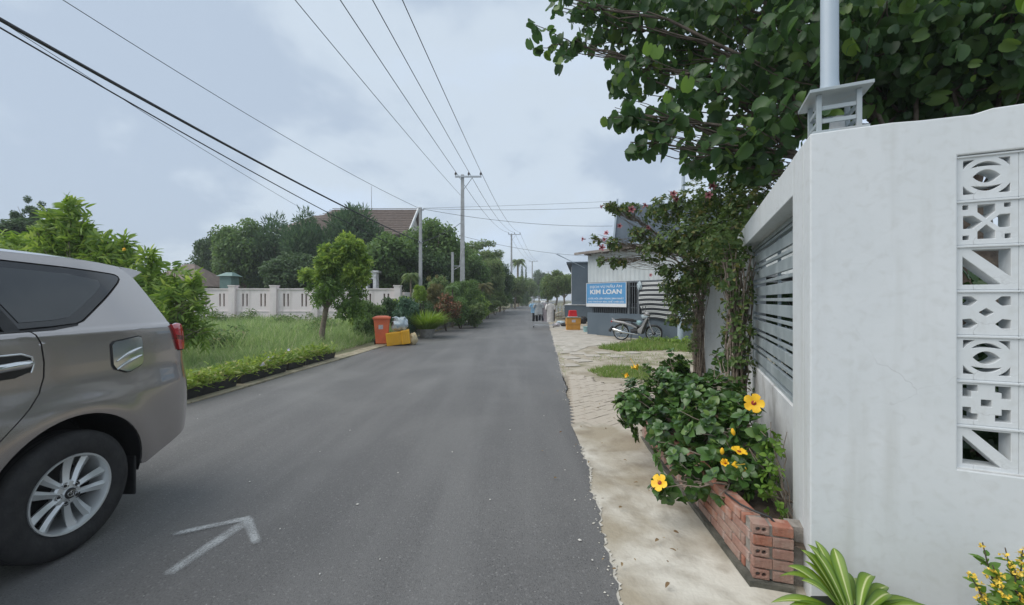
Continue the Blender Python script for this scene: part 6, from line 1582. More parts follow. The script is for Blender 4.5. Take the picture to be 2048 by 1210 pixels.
for (u, v, Y, nr, s_, l) in ((543, 717, 7.75, (.3, -1, .4), 1.25, 'large pale mauve flower standing over the second plant tray'), (525, 729, 7.3, (.2, -1, .5), .85, 'small pale mauve flower just left of the large one'), (456, 766, 6.55, (.4, -1, .1), .8, 'pale mauve flower drooping between the first two trays'), (578, 700, 8.2, (.2, -.8, .6), .6, 'faint mauve flower behind the short third tray')):
    p = P(u, v, Y); f = thing('mauve_flower', l, 'flower', (p.x, p.y, .05), 0, 'mauve flowers among the trays'); h = p.z - .05
    mk('petals', MOR, None, f, (0, 0, h), Vector(nr).to_track_quat('Z', 'Y').to_euler(), (s_,) * 3); MB().tube([(0, .05, 0), (.01, .03, h * .6), (0, 0.004, h)], .003, 5).build('stem', M_stemg, f)

# ================================================================== WHEELIE BIN, CRATE, BAG
M_orange = mat('orange_plastic', (0.70, 0.145, 0.06), (0.74, 0.19, 0.085), rough=.5, scale=3, c3=(.5, .12, .07), s3=4, a3=.5)
M_ylw = mat('yellow_plastic', (0.66, 0.33, 0.01), (0.72, 0.38, 0.02), rough=.5, scale=5, c3=(.50, .27, .03), s3=3, a3=.6)
M_lab = mat('grey_label', (0.45, 0.42, 0.45), (0.60, 0.57, 0.60), rough=.6, scale=20)
bo = G(764, 690); bin_ = thing('wheelie_bin', 'orange wheeled rubbish bin leaning slightly at the road edge', 'bin', (bo.x, bo.y, 0), math.radians(16))
def bodyfn(b, z0, z1, a0, a1, d0, d1, off=0): b.add([(-a0, -d0, z0), (a0, -d0, z0), (a0, d0, z0), (-a0, d0, z0), (-a1, -d1 + off, z1), (a1, -d1 + off, z1), (a1, d1 + off, z1), (-a1, d1 + off, z1)], [(3, 2, 1, 0), (4, 5, 6, 7), (0, 1, 5, 4), (1, 2, 6, 5), (2, 3, 7, 6), (3, 0, 4, 7)]); return b
tilt = math.radians(-3)
bin_.scale = (.9, .9, .96)
bodyfn(MB(), .06, .90, .20, .275, .22, .30, -.02).build('body', M_orange, bin_, bevel=.03, seg=3)
bodyfn(MB(), .86, .93, .285, .29, .32, .325, -.02).build('rim', M_orange, bin_, bevel=.012)
b = MB(); b.grid(lambda u, v: (-.30 + .60 * u, -.37 + .70 * v, .935 + .055 * math.sin(math.pi * min(1, v * 1.1)) * (1 - (2 * u - 1) ** 4)), 12, 12); l_ = b.build('lid', M_orange, bin_, smooth=50); s_ = l_.modifiers.new('t', 'SOLIDIFY'); s_.thickness = .025; s_.offset = -1
MB().box(-.30, .30, -.385, -.372, .895, .945).build('lid_lip', M_orange, bin_, bevel=.004)
MB().tube([(-.24, .36, .93), (.24, .36, .93)], .018, 8).build('handle', M_orange, bin_)
wm = MB().lathe([(0, -.03), (.09, -.03), (.10, -.02), (.10, .02), (.09, .03), (0, .03)], 18, Matrix.Rotation(math.radians(90), 4, 'Y'), cap=False).mesh('wheel', M_rubber, 40)
for sx in (-1, 1): mk('wheel', wm, None, bin_, (sx * .24, .20, .10)); MB().tube([(sx * .16, -.16, 0), (sx * .16, -.16, .07)], .025, 8).build('foot', M_black, bin_)
b = MB(); b.obox((-.03, -.293, .62), (.075, 0, 0), (0, .002, .0), (0, -.008, .07)); b.build('sticker', M_lab, bin_)
b = MB(); b.obox((.258, -.02, .66), (0, .09, 0), (.002, 0, 0), (.006, 0, .075)); b.build('sticker', M_lab, bin_)
co = G(797, 690); crate = thing('plastic_crate', 'yellow plastic crate tipped on its side next to the orange bin', 'crate', (co.x + .05, co.y - .1, 0), math.radians(12))
crate.rotation_euler = (math.radians(0), math.radians(-7), math.radians(14)); crate.location.z = .045
MB().box(-.36, .10, -.26, .26, 0, .40).build('body', M_ylw, crate, bevel=.015); MB().box(.101, .36, -.28, .28, -.01, .42).build('lid', mat('yellow_lid', (.72, .36, .012), (.78, .42, .03), rough=.45, scale=5), crate, bevel=.015)
for k in range(5): MB().box(-.30 + k * .08, -.275 + k * .08, -.266, -.261, .03, .37).build('rib', M_ylw, crate)
for k in range(3): MB().box(.16 + k * .06, .175 + k * .06, -.287, -.281, .03, .37).build('rib', M_ylw, crate)
sk = thing('sack', 'crumpled cream sack lying at the end of the yellow crate', 'sack', (co.x + .48, co.y - .02, 0))
def lump(b, R, seed, n=14, m=18, rough=.18):
    rr = random.Random(seed); ph = [(rr.uniform(1, 4), rr.uniform(1, 4), rr.uniform(0, 6)) for _ in range(6)]
    def f(u, v):
        th_, fi = math.pi * u, 2 * math.pi * v; d = Vector((math.sin(th_) * math.cos(fi), math.sin(th_) * math.sin(fi), math.cos(th_)))
        q = 1 + rough * sum(math.sin(a * d.x * 3 + c * d.y * 3 + e_ + d.z * 2 * a) for a, c, e_ in ph) / 3
        return Vector((d.x * R[0] * q, d.y * R[1] * q, max(-R[2] * .95, d.z * R[2] * q)))
    return b.grid(f, n, m)
lump(MB(), (.14, .18, .20), 3).build('cloth', mat('cream_sack', (.55, .44, .25), (.66, .56, .36), rough=.8, scale=12, bump=.4), sk, smooth=60, loc=(0, 0, .19))
M_bag = mat('clear_plastic_bag', (0.34, 0.42, 0.46), (0.52, 0.60, 0.64), rough=.22, scale=9, bump=.6, bscale=20, spec=.8)
bg_ = thing('plastic_bag', 'pale translucent plastic bag of rubbish on top of the yellow crate', 'bag', (co.x + .08, co.y - .08, .46))
lump(MB(), (.24, .2, .22), 8, rough=.22).build('bag', M_bag, bg_, smooth=70, loc=(0, 0, .21)); b = MB()
for a_ in (-.5, .4, 1.2): b.tube([(.1 * math.cos(a_), 0, .36), (.2 * math.cos(a_ * 2), .02, .44), (.28 * math.cos(a_ * 2.3), 0, .42)], [.05, .03, .01], 6)
b.build('knot', M_bag, bg_, smooth=70)

# ================================================================== ROADSIDE SHRUBS AND POTS (left)
M_pot = mat('cement_pot', (0.24, 0.235, 0.22), (0.36, 0.35, 0.33), rough=.9, scale=8, bump=.3)
def pot(parent, R, h, m=M_pot): MB().lathe([(R * .62, 0), (R * .68, .0), (R * .95, h * .85), (R * 1.05, h * .86), (R * 1.05, h), (R * .9, h), (R * .85, h * .88), (0, h * .86)], 20, cap=False).build('pot', m, parent, smooth=40)
def shrub(label, u, Y, v0, v1, hw, kind, seed, m, dX=0.0, name='shrub', potr=0, dz=1.0, cat='shrub', group='shrubs along the left roadside'):
    X = (u - 1024) / FOC * Y + dX; w = hw / FOC * Y; zt = CAMH - (v0 - HOR) / FOC * Y; zb = max(0.02, CAMH - (v1 - HOR) / FOC * Y)
    t = thing(name, label, cat, (X, Y, 0), 0, group); ch = (zt - zb) / 2
    o = mk('crown', proto(kind, seed), None, t, (0, 0, zb + ch), (0, 0, random.uniform(0, 6.28)), (w, w * dz, ch)); setmat(o, m)
    b = MB(); pb = .0 if not potr else potr * .8
    for k in range(4): branch(b, (random.uniform(-.05, .05), random.uniform(-.05, .05), pb), (random.uniform(-.5, .5) * w, random.uniform(-.5, .5) * w, zb + ch * random.uniform(.6, 1.3)), .025, .008, 5, 0, .04)
    b.build('stems', M_barkd, t, smooth=60)
    if potr: pot(t, potr, potr * 1.1)
    return t
random.seed(12)
shrub('leafy green shrub right behind the orange bin', 742, 14.9, 590, 688, 34, 'bush', 1, M_tA)
shrub('spreading low shrub in the grass left of the orange bin', 725, 14.2, 635, 690, 24, 'bush', 2, M_tA)
shrub('blue-green shrub with big leaves behind the plastic bag', 814, 15.2, 586, 678, 27, 'bush', 3, M_blue)
shrub('small lime green topiary ball on a dark stem', 838, 17.2, 566, 610, 18, 'hedge', 1, M_lime, name='topiary_tree')
shrub('reddish croton bush behind the bright grassy clump', 893, 18.6, 584, 650, 28, 'bush', 4, M_crot)
shrub('yellowish bamboo clump beside the thin square post', 868, 20.5, 540, 625, 22, 'loose', 1, M_bam)
shrub('dense dark green bush in front of the main power pole', 930, 22.6, 552, 655, 46, 'hedge', 1, M_tA)
shrub('bushy green shrub at the end of the pot row', 950, 20.8, 598, 655, 24, 'bush', 1, M_tE)
shrub('mid height green bush between croton and end of the pot row', 920, 20.2, 590, 655, 26, 'bush', 2, M_tA)
shrub('tall leafy bush behind the croton under the big tree', 880, 23.0, 548, 640, 34, 'bush', 4, M_tE)
shrub('low dark bush behind the bin and blue-green shrub', 782, 17.5, 590, 665, 26, 'bush', 2, M_tB)
shrub('small dark bush at the foot of the lime topiary', 850, 18.0, 600, 655, 24, 'bush', 3, M_tB)
shrub('rounded shrub beside the driveway past the pot row', 990, 36, 575, 620, 28, 'hedge', 2, M_tE)
shrub('low shrub beneath the dark narrow roadside tree', 1008, 44, 580, 616, 24, 'hedge', 1, M_tA)
shrub('low shrub near the second power pole base', 1030, 62, 588, 611, 18, 'hedge', 2, M_tE)
shrub('far low shrub lining the left road edge', 1050, 90, 592, 607, 16, 'hedge', 1, M_tA)
shrub('bright green bush between the bin and the young tree', 716, 16.2, 600, 665, 26, 'bush', 4, M_tD)
shrub('fresh green bush filling the gap behind the plastic bag', 800, 19.0, 585, 650, 26, 'bush', 1, M_tD)
shrub('yellow-green bush below the square utility post', 846, 20.6, 575, 640, 26, 'bush', 2, M_tE)
shrub('fresh green bush left of the main power pole base', 905, 24.0, 560, 640, 34, 'hedge', 2, M_tE)
shrub('bright green bush leaning over the end of the pots', 958, 24.5, 585, 645, 26, 'bush', 3, M_tD)
shrub('sprawling light green bush by the driveway edge', 975, 30, 585, 628, 26, 'bush', 4, M_tE)
# bright grassy clump in a cement pot
gy = 15.4; gx = (853 - 1024) / FOC * gy; gc = thing('grassy_clump', 'bright green grassy clump in a wide cement pot at the road edge', 'plant', (gx, gy, 0)); pot(gc, .34, .34)
n = 900; an = r8.random(n) * 6.28; rad = .26 * np.sqrt(r8.random(n)); ps = np.stack([np.cos(an) * rad, np.sin(an) * rad, np.full(n, .28)], 1)
ax = np.stack([np.cos(an) * (.2 + 1.0 * r8.random(n)), np.sin(an) * (.2 + 1.0 * r8.random(n)), np.ones(n)], 1); mk('blades', leaves('blades', T_blade(.045, .35), ps, ax, np.stack([-np.cos(an), -np.sin(an), np.full(n, .8)], 1), .65 + .35 * r8.random(n), M_lime), None, gc)
rowl = ['first pot of the roadside row, beside the grassy clump', 'second pot of the roadside row', 'third pot of the roadside row', 'fourth pot of the roadside row', 'fifth pot of the roadside row', 'sixth pot of the roadside row', 'seventh pot of the roadside row', 'last pot of the roadside row, nearest the driveway']
for k in range(8):
    Y = 16.2 + k * .82; X = LX(Y) - .28; t = thing('potted_plant', 'small cement pot with leafy plant, ' + rowl[k], 'potted plant', (X, Y, 0), 0, 'pots along the left roadside'); pot(t, .19, .24)
    o = mk('crown', proto('bush', 1 + k % 4), None, t, (0, 0, .46), (0, 0, k), (.30, .30, .26 + .06 * (k % 3))); setmat(o, [M_tA, M_tE, M_crot, M_tB][k % 4])
# plants and pots at the driveway farther on
for k, (u, Y, m, l) in enumerate(((868 + 107, 31, M_tA, 'dark trough plant beside the driveway apron'), (985, 33.5, M_tB, 'dark potted bush farther along the driveway apron'))):
    X = LX(Y) - 1.2; t = thing('potted_plant', l, 'potted plant', (X, Y, tz(Y)), 0, 'pots by the driveway'); pot(t, .4, .35, M_black); o = mk('crown', proto('bush', 2), None, t, (0, 0, .8), None, (.6, .6, .5)); setmat(o, m)
for k, (Y, l) in enumerate(((34.0, 'pale gate pillar just beyond the driveway'), (52.0, 'white gate pillar under the far roadside trees'), (55.0, 'white gate pillar beside the second power pole'))):
    t = thing('gate_pillar', l, 'pillar', (LX(Y) - 1.6, Y, tz(Y)), 0, 'white gate pillars'); MB().box(-.22, .22, -.22, .22, -.05, 1.9).build('shaft', M_whited, t, bevel=.02); MB().box(-.3, .3, -.3, .3, 1.901, 2.02).build('cap', M_whited, t, bevel=.02)

# ================================================================== SHOP ON THE RIGHT
M_slate = mat('slate_blue_paint', (0.090, 0.122, 0.152), (0.115, 0.148, 0.178), rough=.75, scale=1.2, detail=7, c3=(.12, .15, .175), s3=2, a3=.4)
M_corr = mat('white_corrugated', (0.50, 0.54, 0.55), (0.58, 0.62, 0.63), rough=.5, scale=1.2, c3=(.45, .46, .44), s3=2.5, a3=.4)
M_bars = mat('grille_grey', (0.10, 0.115, 0.13), (0.15, 0.165, 0.18), rough=.5, scale=6)
M_tin = mat('rusty_roof_tin', (0.20, 0.17, 0.15), (0.30, 0.27, 0.25), rough=.7, scale=4)
M_sky = mat('sign_blue', (0.085, 0.27, 0.52), (0.10, 0.31, 0.57), rough=.5, scale=2)
M_signw = mat('sign_white', (0.66, 0.68, 0.70), (0.72, 0.73, 0.74), rough=.5, scale=3)
sA = Vector((3.20, 17.0, 0)); sdirv = Vector((.62, -.785, 0)).normalized(); snrm = Vector((-.785, -.62, 0)).normalized()
sang = math.atan2(sdirv.y, sdirv.x)
shop = thing('shop', 'slate blue shop with white corrugated front and barred opening', 'shop', sA, sang)      # local x along the front, -y outwards
SL = 8.0
ZS, ZC, ZR = .92, 2.12, 3.34
MB().box(0, SL, 0, .18, -.05, ZS).build('low_wall', M_slate, shop, bevel=.005)
MB().box(-.001, .17, .181, 5.5, -.05, 3.2).build('side_wall', M_slate, shop)
MB().box(.2, SL, 5.3, 5.5, -.05, 3.2).build('back_wall', M_slate, shop)
MB().box(-.0, SL, .02, .16, ZC, ZC + .06).build('lintel', M_bars, shop)
b = MB(); nW = int(SL / .05); pr = []
for i in range(nW + 1):
    x = SL * i / nW; d = (0, -.022, -.022, 0)[i % 4] if True else 0; pr.append((x, d))
vs_, fs_ = [], []
for x, d in pr: vs_ += [(x, .05 + d, ZC + .061), (x, .05 + d, ZR + .05)]
for i in range(nW): fs_.append((2 * i, 2 * i + 2, 2 * i + 3, 2 * i + 1))
b.add(vs_, fs_); o = b.build('corrugated_sheet', M_corr, shop); q_ = o.modifiers.new('t', 'SOLIDIFY'); q_.thickness = .006
b = MB(); b.obox((SL / 2 - .15, 2.4, ZR + .32), (SL / 2 + .25, 0, 0), (0, 2.75, .22), (0, -.002, .03)); b.build('roof', M_tin, shop)
b = MB(); b.box(-.42, SL, -.36, -.30, ZR + .03, ZR + .12); b.build('fascia', M_tin, shop)
for k in range(9): MB().box(.12 + k * .9, .18 + k * .9, -.34, .2, ZR - .02, ZR + .05).build('rafter', M_tin, shop)
for k in range(1, 58):
    x = k * .105
    if x < 6: MB().box(x - .011, x + .011, .04, .062, ZS + .001, ZC - .001).build('grille_bar', M_bars, shop)
for z_ in (ZS + .22, ZC - .16): MB().box(.02, SL, .063, .085, z_, z_ + .03).build('grille_rail', M_bars, shop)
for x in (2.06, 2.5, 5.0): MB().box(x - .035, x + .035, .012, .09, ZS + .002, ZC - .002).build('grille_post', M_bars, shop)
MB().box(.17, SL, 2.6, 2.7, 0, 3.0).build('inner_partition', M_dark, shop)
for (x, z_, w, h) in ((.5, .9, .5, .3), (1.4, .9, .6, .42), (1.1, 1.02, .25, .5), (2.2, .9, .35, .7)): MB().box(x, x + w, .9, 1.3, .0, z_ + h).build('counter', M_bars, shop, bevel=.02)
# sign board
sg = thing('shop_sign', 'blue sign board with white lettering hung on the shop grille', 'sign', sA + snrm * .03, sang)
sx0, sx1, sz0, sz1 = .03, 2.0, 1.195, 2.135
MB().box(sx0, sx1, -.045, -.012, sz0, sz1).build('board', M_sky, sg)
MB().box(sx0 + .001, sx1 - .001, -.049, -.0455, sz0 + .001, sz0 + .115).build('white_strip', M_signw, sg)
fm = MB()
for (a, c, d, e_) in ((sx0 - .02, sx1 + .02, sz0 - .02, sz0 - .0005), (sx0 - .02, sx1 + .02, sz1 + .0005, sz1 + .02), (sx0 - .02, sx0 - .0005, sz0, sz1), (sx1 + .0005, sx1 + .02, sz0, sz1)): fm.box(a, c, -.052, -.008, d, e_)
fm.build('frame', M_signw, sg)
def text(s, cx, cz, width, height, m, parent, bold=0.0):
    cu = bpy.data.curves.new('lettering', 'FONT'); cu.body = s; cu.size = 1.0; cu.align_x = 'CENTER'; cu.align_y = 'CENTER'; cu.extrude = .01; cu.offset = bold
    o = bpy.data.objects.new('lettering', cu); COL.objects.link(o); cu.materials.append(m); o.parent = parent
    bpy.context.view_layer.update()
    dx, dy = max(o.dimensions.x, .01), max(o.dimensions.y, .01)
    me = bpy.data.meshes.new_from_object(o.evaluated_get(bpy.context.evaluated_depsgraph_get())); bpy.data.objects.remove(o)
    if not me.materials: me.materials.append(m)
    return mk('lettering', me, None, parent, (cx, -.0475, cz), (math.radians(90), 0, 0), (width / dx, height / dy, .12))
cxm = (sx0 + sx1) / 2
text('DỊCH VỤ NẤU ĂN', cxm, 1.985, 1.60, .17, M_signw, sg, .012)
text('KIM LOAN', cxm, 1.775, 1.58, .19, M_signw, sg, .030)
text('CƯỚI, HỎI, LIÊN HOAN, SINH NHẬT', cxm, 1.505, 1.78, .105, M_signw, sg, .018)
text('CHO THUÊ RẠP, BÀN, GHẾ, CHÉN DĨA', cxm, 1.375, 1.80, .105, M_signw, sg, .018)
# striped tarpaulin
def stripe_mat():
    m = bpy.data.materials.new('striped_tarp'); m.use_nodes = True; nt = m.node_tree; bs_ = nt.nodes['Principled BSDF']; bs_.inputs['Roughness'].default_value = .6
    tc = nt.nodes.new('ShaderNodeAttribute'); tc.attribute_name = 'band'
    mp = nt.nodes.new('ShaderNodeMath'); mp.operation = 'FRACT'; nt.links.new(tc.outputs['Fac'], mp.inputs[0]); r = nt.nodes.new('ShaderNodeValToRGB'); r.color_ramp.interpolation = 'CONSTANT'
    dk = (.022, .026, .032, 1); wt = (.62, .63, .62, 1); e = r.color_ramp.elements; e[0].position = 0; e[0].color = dk; e[1].position = .52; e[1].color = wt
    for p_, c_ in ((.70, (.06, .065, .075, 1)), (.80, wt), (.97, dk)): q = e.new(p_); q.color = c_
    nt.links.new(mp.outputs[0], r.inputs[0]); nt.links.new(r.outputs[0], bs_.inputs['Base Color']); return m
tx0, tx1 = 2.58, 5.3
tp_o = thing('striped_tarp', 'black and white striped tarpaulin tied across the shop opening', 'tarp', sA + snrm * .06, sang)
v, f, at = [], [], []; nu, nv = 44, 36
for i in range(nu + 1):
    for j in range(nv + 1):
        u_, w_ = i / nu, j / nv; ztop = 2.10 + .12 * u_ - .03 * math.sin(u_ * 7); zbot = .72 + .03 * u_ + .03 * math.sin(u_ * 9); x = tx0 + (tx1 - tx0) * u_ + (.16 * (1 - w_) * (1 - u_) + .05 * math.sin(w_ * 9) * (1 - u_))
        y = .02 * math.sin(u_ * 14 + w_ * 3) + .025 * math.sin(u_ * 5 - w_ * 4) - .05 * math.sin(math.pi * w_) * (1 - u_) - .03
        v.append((x, y, zbot + (ztop - zbot) * w_ + .012 * math.sin(u_ * 11))); at.append(w_ * 7.9 + .1)
for i in range(nu):
    for j in range(nv): a = i * (nv + 1) + j; f.append((a, a + nv + 1, a + nv + 2, a + 1))
me = bpy.data.meshes.new('cloth'); me.from_pydata(v, [], f); me.shade_smooth(); x_ = me.attributes.new('band', 'FLOAT', 'POINT'); x_.data.foreach_set('value', at); me.materials.append(stripe_mat()); mk('cloth', me, None, tp_o)
lump(MB(), (.10, .06, .16), 5).build('folded_corner', M_bag, tp_o, smooth=60, loc=(tx0 + .05, -.06, 1.98)); lump(MB(), (.14, .06, .09), 6).build('gathered_hem', M_bag, tp_o, smooth=60, loc=(tx0 + .26, -.06, .84))
# tall grey street pole in front of the shop
lpz = thing('street_pole', 'tall pale grey tapering pole standing in the grass before the shop', 'pole', (P(1361, 0, 13.1).x, 13.1, 0))
MB().tube([(0, 0, -.05), (0, 0, 2.0), (.12, 0, 6.5)], [.10, .075, .045], 14).build('shaft', M_pipe, lpz, smooth=60); MB().tube([(0, 0, -.02), (0, 0, .03)], [.16, .16], 14).build('base_flange', M_pipe, lpz)
# rod poking out from the eave
rod = MB().tube([P(1170, 536, 17.2), P(1133, 518, 16.9), P(1113, 508, 16.7)], [.014, .016, .024], 8).build('awning_rod', M_pipe, smooth=60); tag(rod, 'thin grey rod sticking out from the shop eave over the road', 'rod')
# slate blue buildings behind
d1 = Vector((P(1133, 0, 27).x, 27, 0)); bl1 = thing('slate_building', 'flat slate blue building beyond the shop with a white ledge line', 'building', d1, math.radians(-10))
zt1 = CAMH + (HOR - 527) / FOC * 27; zl = CAMH + (HOR - 609) / FOC * 27
MB().box(.35, 6, 0, 9, zl, zt1).build('upper_wall', M_slate, bl1); MB().box(-.1, 6, -.35, 9, -.05, zl - .04).build('lower_wall', M_slate, bl1); MB().box(-.14, 6, -.39, 9.0, zl - .039, zl - .001).build('ledge', M_whited, bl1); MB().box(.0, 6.1, -.1, 9.1, zt1 + .001, zt1 + .10).build('parapet', M_slate, bl1)
MB().box(.30, .349, .6, .72, zl + .001, zt1 - .2).build('drainpipe', M_whited, bl1)
M_gab = mat('slate_blue_cladding', (0.105, 0.135, 0.17), (0.14, 0.175, 0.21), rough=.7, scale=1.5)
d2 = Vector((P(1226, 0, 23).x, 23, 0)); bl2 = thing('gable_building', 'taller slate blue clad building rising behind the shop roof', 'building', d2, math.radians(-20))
zt2 = CAMH + (HOR - 418) / FOC * 23; zb2 = CAMH + (HOR - 478) / FOC * 23
MB().prism([(0, 0), (7, 0), (7, zt2 + .1), (.25, zt2 + .1), (0, zb2)], 0, 6).build('wall', M_gab, bl2)
b = MB(); b.bar((-.06, -.05, zb2 - 1.2), (.26, -.05, zt2 + .55), .10, .06, up=(0, 1, 0)); b.build('edge_trim', M_pipe, bl2)
MB().box(.1, 7, -.06, -.001, zb2 - .35, zb2 - .26).build('flashing', M_pipe, bl2)

# ================================================================== MOTORBIKE
M_bikeb = mat('bike_black', (0.014, 0.014, 0.015), (0.022, 0.022, 0.023), rough=.3, coat=.6, scale=8)
M_bikes = mat('bike_silver', (0.33, 0.32, 0.32), (0.42, 0.41, 0.41), rough=.35, metal=.3, coat=.4, scale=8)
M_seat = mat('bike_seat', (0.016, 0.015, 0.015), rough=.6)
mb0 = G(1242, 680.5); mb1 = G(1288, 679.0)
mo = thing('motorbike', 'black and silver step-through motorbike parked on its stand by the shop wall', 'motorbike', (mb0.x + .02, mb0.y + .05, 0), math.radians(-26))
wb_ = 1.12; wr = .285                                  # local x forward
def bikewheel(x):
    h = hold('wheel', mo, (x, 0, wr), (math.radians(90), 0, 0))
    mk('tyre', MB().lathe([(.235, -.03), (.262, -.034), (.282, -.02), (.286, 0), (.282, .02), (.262, .034), (.235, .03)], 40, cap=False).mesh('tyre', M_rubber, 50), None, h)
    mk('rim', MB().lathe([(.222, -.016), (.238, -.02), (.238, .02), (.222, .016)], 40, cap=False).mesh('rim', M_alloy, 50), None, h)
    b = MB()
    for k in range(18): a = k * math.pi / 9; s_ = 1 if k % 2 else -1; b.tube([(.03 * math.cos(a + .5 * s_), .03 * math.sin(a + .5 * s_), .025 * s_), (.228 * math.cos(a), .228 * math.sin(a), 0)], .003, 4)
    mk('spokes', b.mesh('spokes', M_alloy), None, h); mk('hub', MB().lathe([(0, -.05), (.05, -.05), (.06, -.03), (.06, .03), (.05, .05), (0, .05)], 18, cap=False).mesh('hub', M_alloyd, 40), None, h)
bikewheel(0); bikewheel(wb_)
def sweep(name, secs, m, par=mo):      # sections (x, z, half width, half height, slope)
    b = MB(); n = 14
    for (x, z_, w, h) in secs:
        for k in range(n): t = 2 * math.pi * k / n; c, s_ = math.cos(t), math.sin(t); b.v.append(Vector((x, w * abs(c) ** .7 * (1 if c > 0 else -1), z_ + h * abs(s_) ** .7 * (1 if s_ > 0 else -1))))
    for i in range(len(secs) - 1):
        for k in range(n): a = i * n + k; c = i * n + (k + 1) % n; b.f.append((a, c, c + n, a + n))
    b.f.append(tuple(range(n))); b.f.append(tuple((len(secs) - 1) * n + k for k in reversed(range(n)))); return b.build(name, m, par, smooth=50)
sweep('seat', [(-.20, .735, .09, .02), (-.05, .75, .12, .04), (.20, .745, .13, .05), (.40, .72, .11, .05), (.52, .70, .06, .03)], M_seat)
sweep('tail_fairing', [(-.32, .70, .03, .03), (-.18, .675, .10, .05), (.10, .64, .13, .06), (.35, .56, .12, .05), (.55, .46, .10, .04)], M_bikes)
sweep('frame_cover', [(.36, .62, .07, .05), (.52, .52, .07, .07), (.68, .50, .07, .07), (.80, .62, .06, .09), (.86, .74, .05, .06)], M_bikeb)
b = MB()
for sy in (-1, 1): b.prism([(.60, .30), (.72, .27), (.76, .42), (.90, .74), (.93, .80), (.86, .80), (.72, .52), (.60, .42)], sy * .17 - .012, sy * .17 + .012)
b.build('leg_shield', M_bikes, mo, bevel=.008)
MB().prism([(.70, .25), (.80, .27), (.97, .78), (.90, .82), (.74, .50)], -.15, .15).build('front_cowl', M_bikeb, mo, bevel=.02)
sweep('headlamp_cowl', [(.78, .93, .05, .03), (.84, .955, .10, .055), (.92, .95, .11, .065), (.98, .92, .06, .045)], M_bikes)
MB().lathe([(0, .012), (.05, .01), (.06, 0), (.06, -.02)], 16, Matrix.Translation((.985, 0, .92)) @ Matrix.Rotation(math.radians(90), 4, 'Y'), cap=False).build('headlamp', M_glass, mo, smooth=40)
b = MB()
for sy in (-1, 1): b.tube([(.88, sy * .075, .84), (1.0, sy * .075, .55), (wb_, sy * .07, wr)], [.018, .022, .02], 8)
b.build('fork', M_bikes, mo, smooth=50)
MB().tube([(.76, -.33, .98), (.80, -.22, 1.0), (.86, -.05, .97), (.86, .05, .97), (.80, .22, 1.0), (.76, .33, .98)], .013, 8).build('handlebar', M_black, mo, smooth=50)
for sy in (-1, 1):
    MB().tube([(.755, sy * .34, .978), (.775, sy * .26, .988)], .02, 8).build('grip', M_black, mo)
    r_ = hold('mirror', mo, (.80, sy * .24, 1.0)); MB().tube([(0, 0, 0), (.0, sy * .05, .12), (0, sy * .08, .17)], .006, 6).build('stalk', M_black, r_); MB().box(-.012, .012, sy * .10 - .06, sy * .10 + .06, .16, .235).build('glass', M_bikeb, r_, bevel=.02)
def fender(cx_, a0, a1, name, m, r=.31, w=.06):
    b = MB(); b.grid(lambda u, v: (cx_ + r * math.cos(math.radians(a0 + (a1 - a0) * u)), -w + 2 * w * v, wr + r * math.sin(math.radians(a0 + (a1 - a0) * u)) - .03 * (2 * v - 1) ** 2), 14, 6); o = b.build(name, m, mo, smooth=60); s_ = o.modifiers.new('t', 'SOLIDIFY'); s_.thickness = .006
fender(wb_, 20, 150, 'front_mudguard', M_bikeb); fender(0, 40, 175, 'rear_mudguard', M_bikeb, .315, .07)
MB().tube([(-.30, -.0, .50), (-.40, 0, .36), (-.42, 0, .30)], [.05, .06, .05], 6).build('mudguard_flap', M_bikeb, mo)
MB().tube([(.60, -.14, .24), (.40, -.15, .26), (.12, -.16, .30), (-.24, -.17, .40), (-.27, -.17, .41)], [.018, .02, .042, .05, .03], 12).build('exhaust', M_chrome, mo, smooth=50)
sweep('engine', [(.34, .33, .09, .07), (.45, .34, .12, .10), (.60, .35, .10, .09), (.70, .37, .07, .06)], M_alloyd)
for sy in (-1, 1): MB().tube([(.02, sy * .12, .33), (.10, sy * .13, .60)], [.026, .022], 8).build('shock_absorber', M_chrome, mo)
MB().tube([(-.24, -.10, .72), (-.30, -.10, .78), (-.33, 0, .79), (-.30, .10, .78), (-.24, .10, .72)], .012, 8).build('grab_rail', M_bikes, mo, smooth=50)
MB().box(-.36, -.32, -.05, .05, .64, .70).build('tail_lamp', M_tail, mo, bevel=.01)
b = MB(); b.tube([(.36, .10, .22), (.34, .17, .0)], .011, 6); b.tube([(.36, -.10, .22), (.34, -.17, .0)], .011, 6); b.build('stand', M_black, mo)
MB().tube([(.55, -.24, .27), (.55, .24, .27)], .013, 8).build('footrest', M_black, mo)
lump(MB(), (.10, .07, .09), 12).build('blue_cloth', mat('pale_blue_cloth', (.30, .45, .47), rough=.8), mo, smooth=60, loc=(.62, 0, .63))

# ================================================================== CLOTHES RACK AND GARMENTS
ro = G(1087, 655); RXo = ro.x; rk = thing('clothes_rack', 'metal clothes rack on wheels standing at the road edge', 'clothes rack', (RXo, ro.y, 0.016), math.radians(-6))
b = MB(); b.tube([(-.52, 0, .08), (-.52, 0, 1.28)], .014, 8); b.tube([(.52, 0, .08), (.52, 0, 1.28)], .014, 8); b.tube([(-.66, 0, 1.28), (.66, 0, 1.28)], .013, 8); b.build('frame', M_steel, rk)
b = MB()
for sx in (-1, 1): b.tube([(sx * .52, -.26, .08), (sx * .52, .26, .08)], .014, 8)
for y_ in (-.2, 0, .2): b.tube([(-.52, y_, .12), (.52, y_, .12)], .010, 8)
b.build('base', M_steel, rk)
for sx in (-1, 1):
    for y_ in (-.25, .25): MB().lathe([(0, -.015), (.035, -.015), (.035, .015), (0, .015)], 12, Matrix.Translation((sx * .52, y_, .035)) @ Matrix.Rotation(math.radians(90), 4, 'Y'), cap=False).build('castor', M_black, rk)
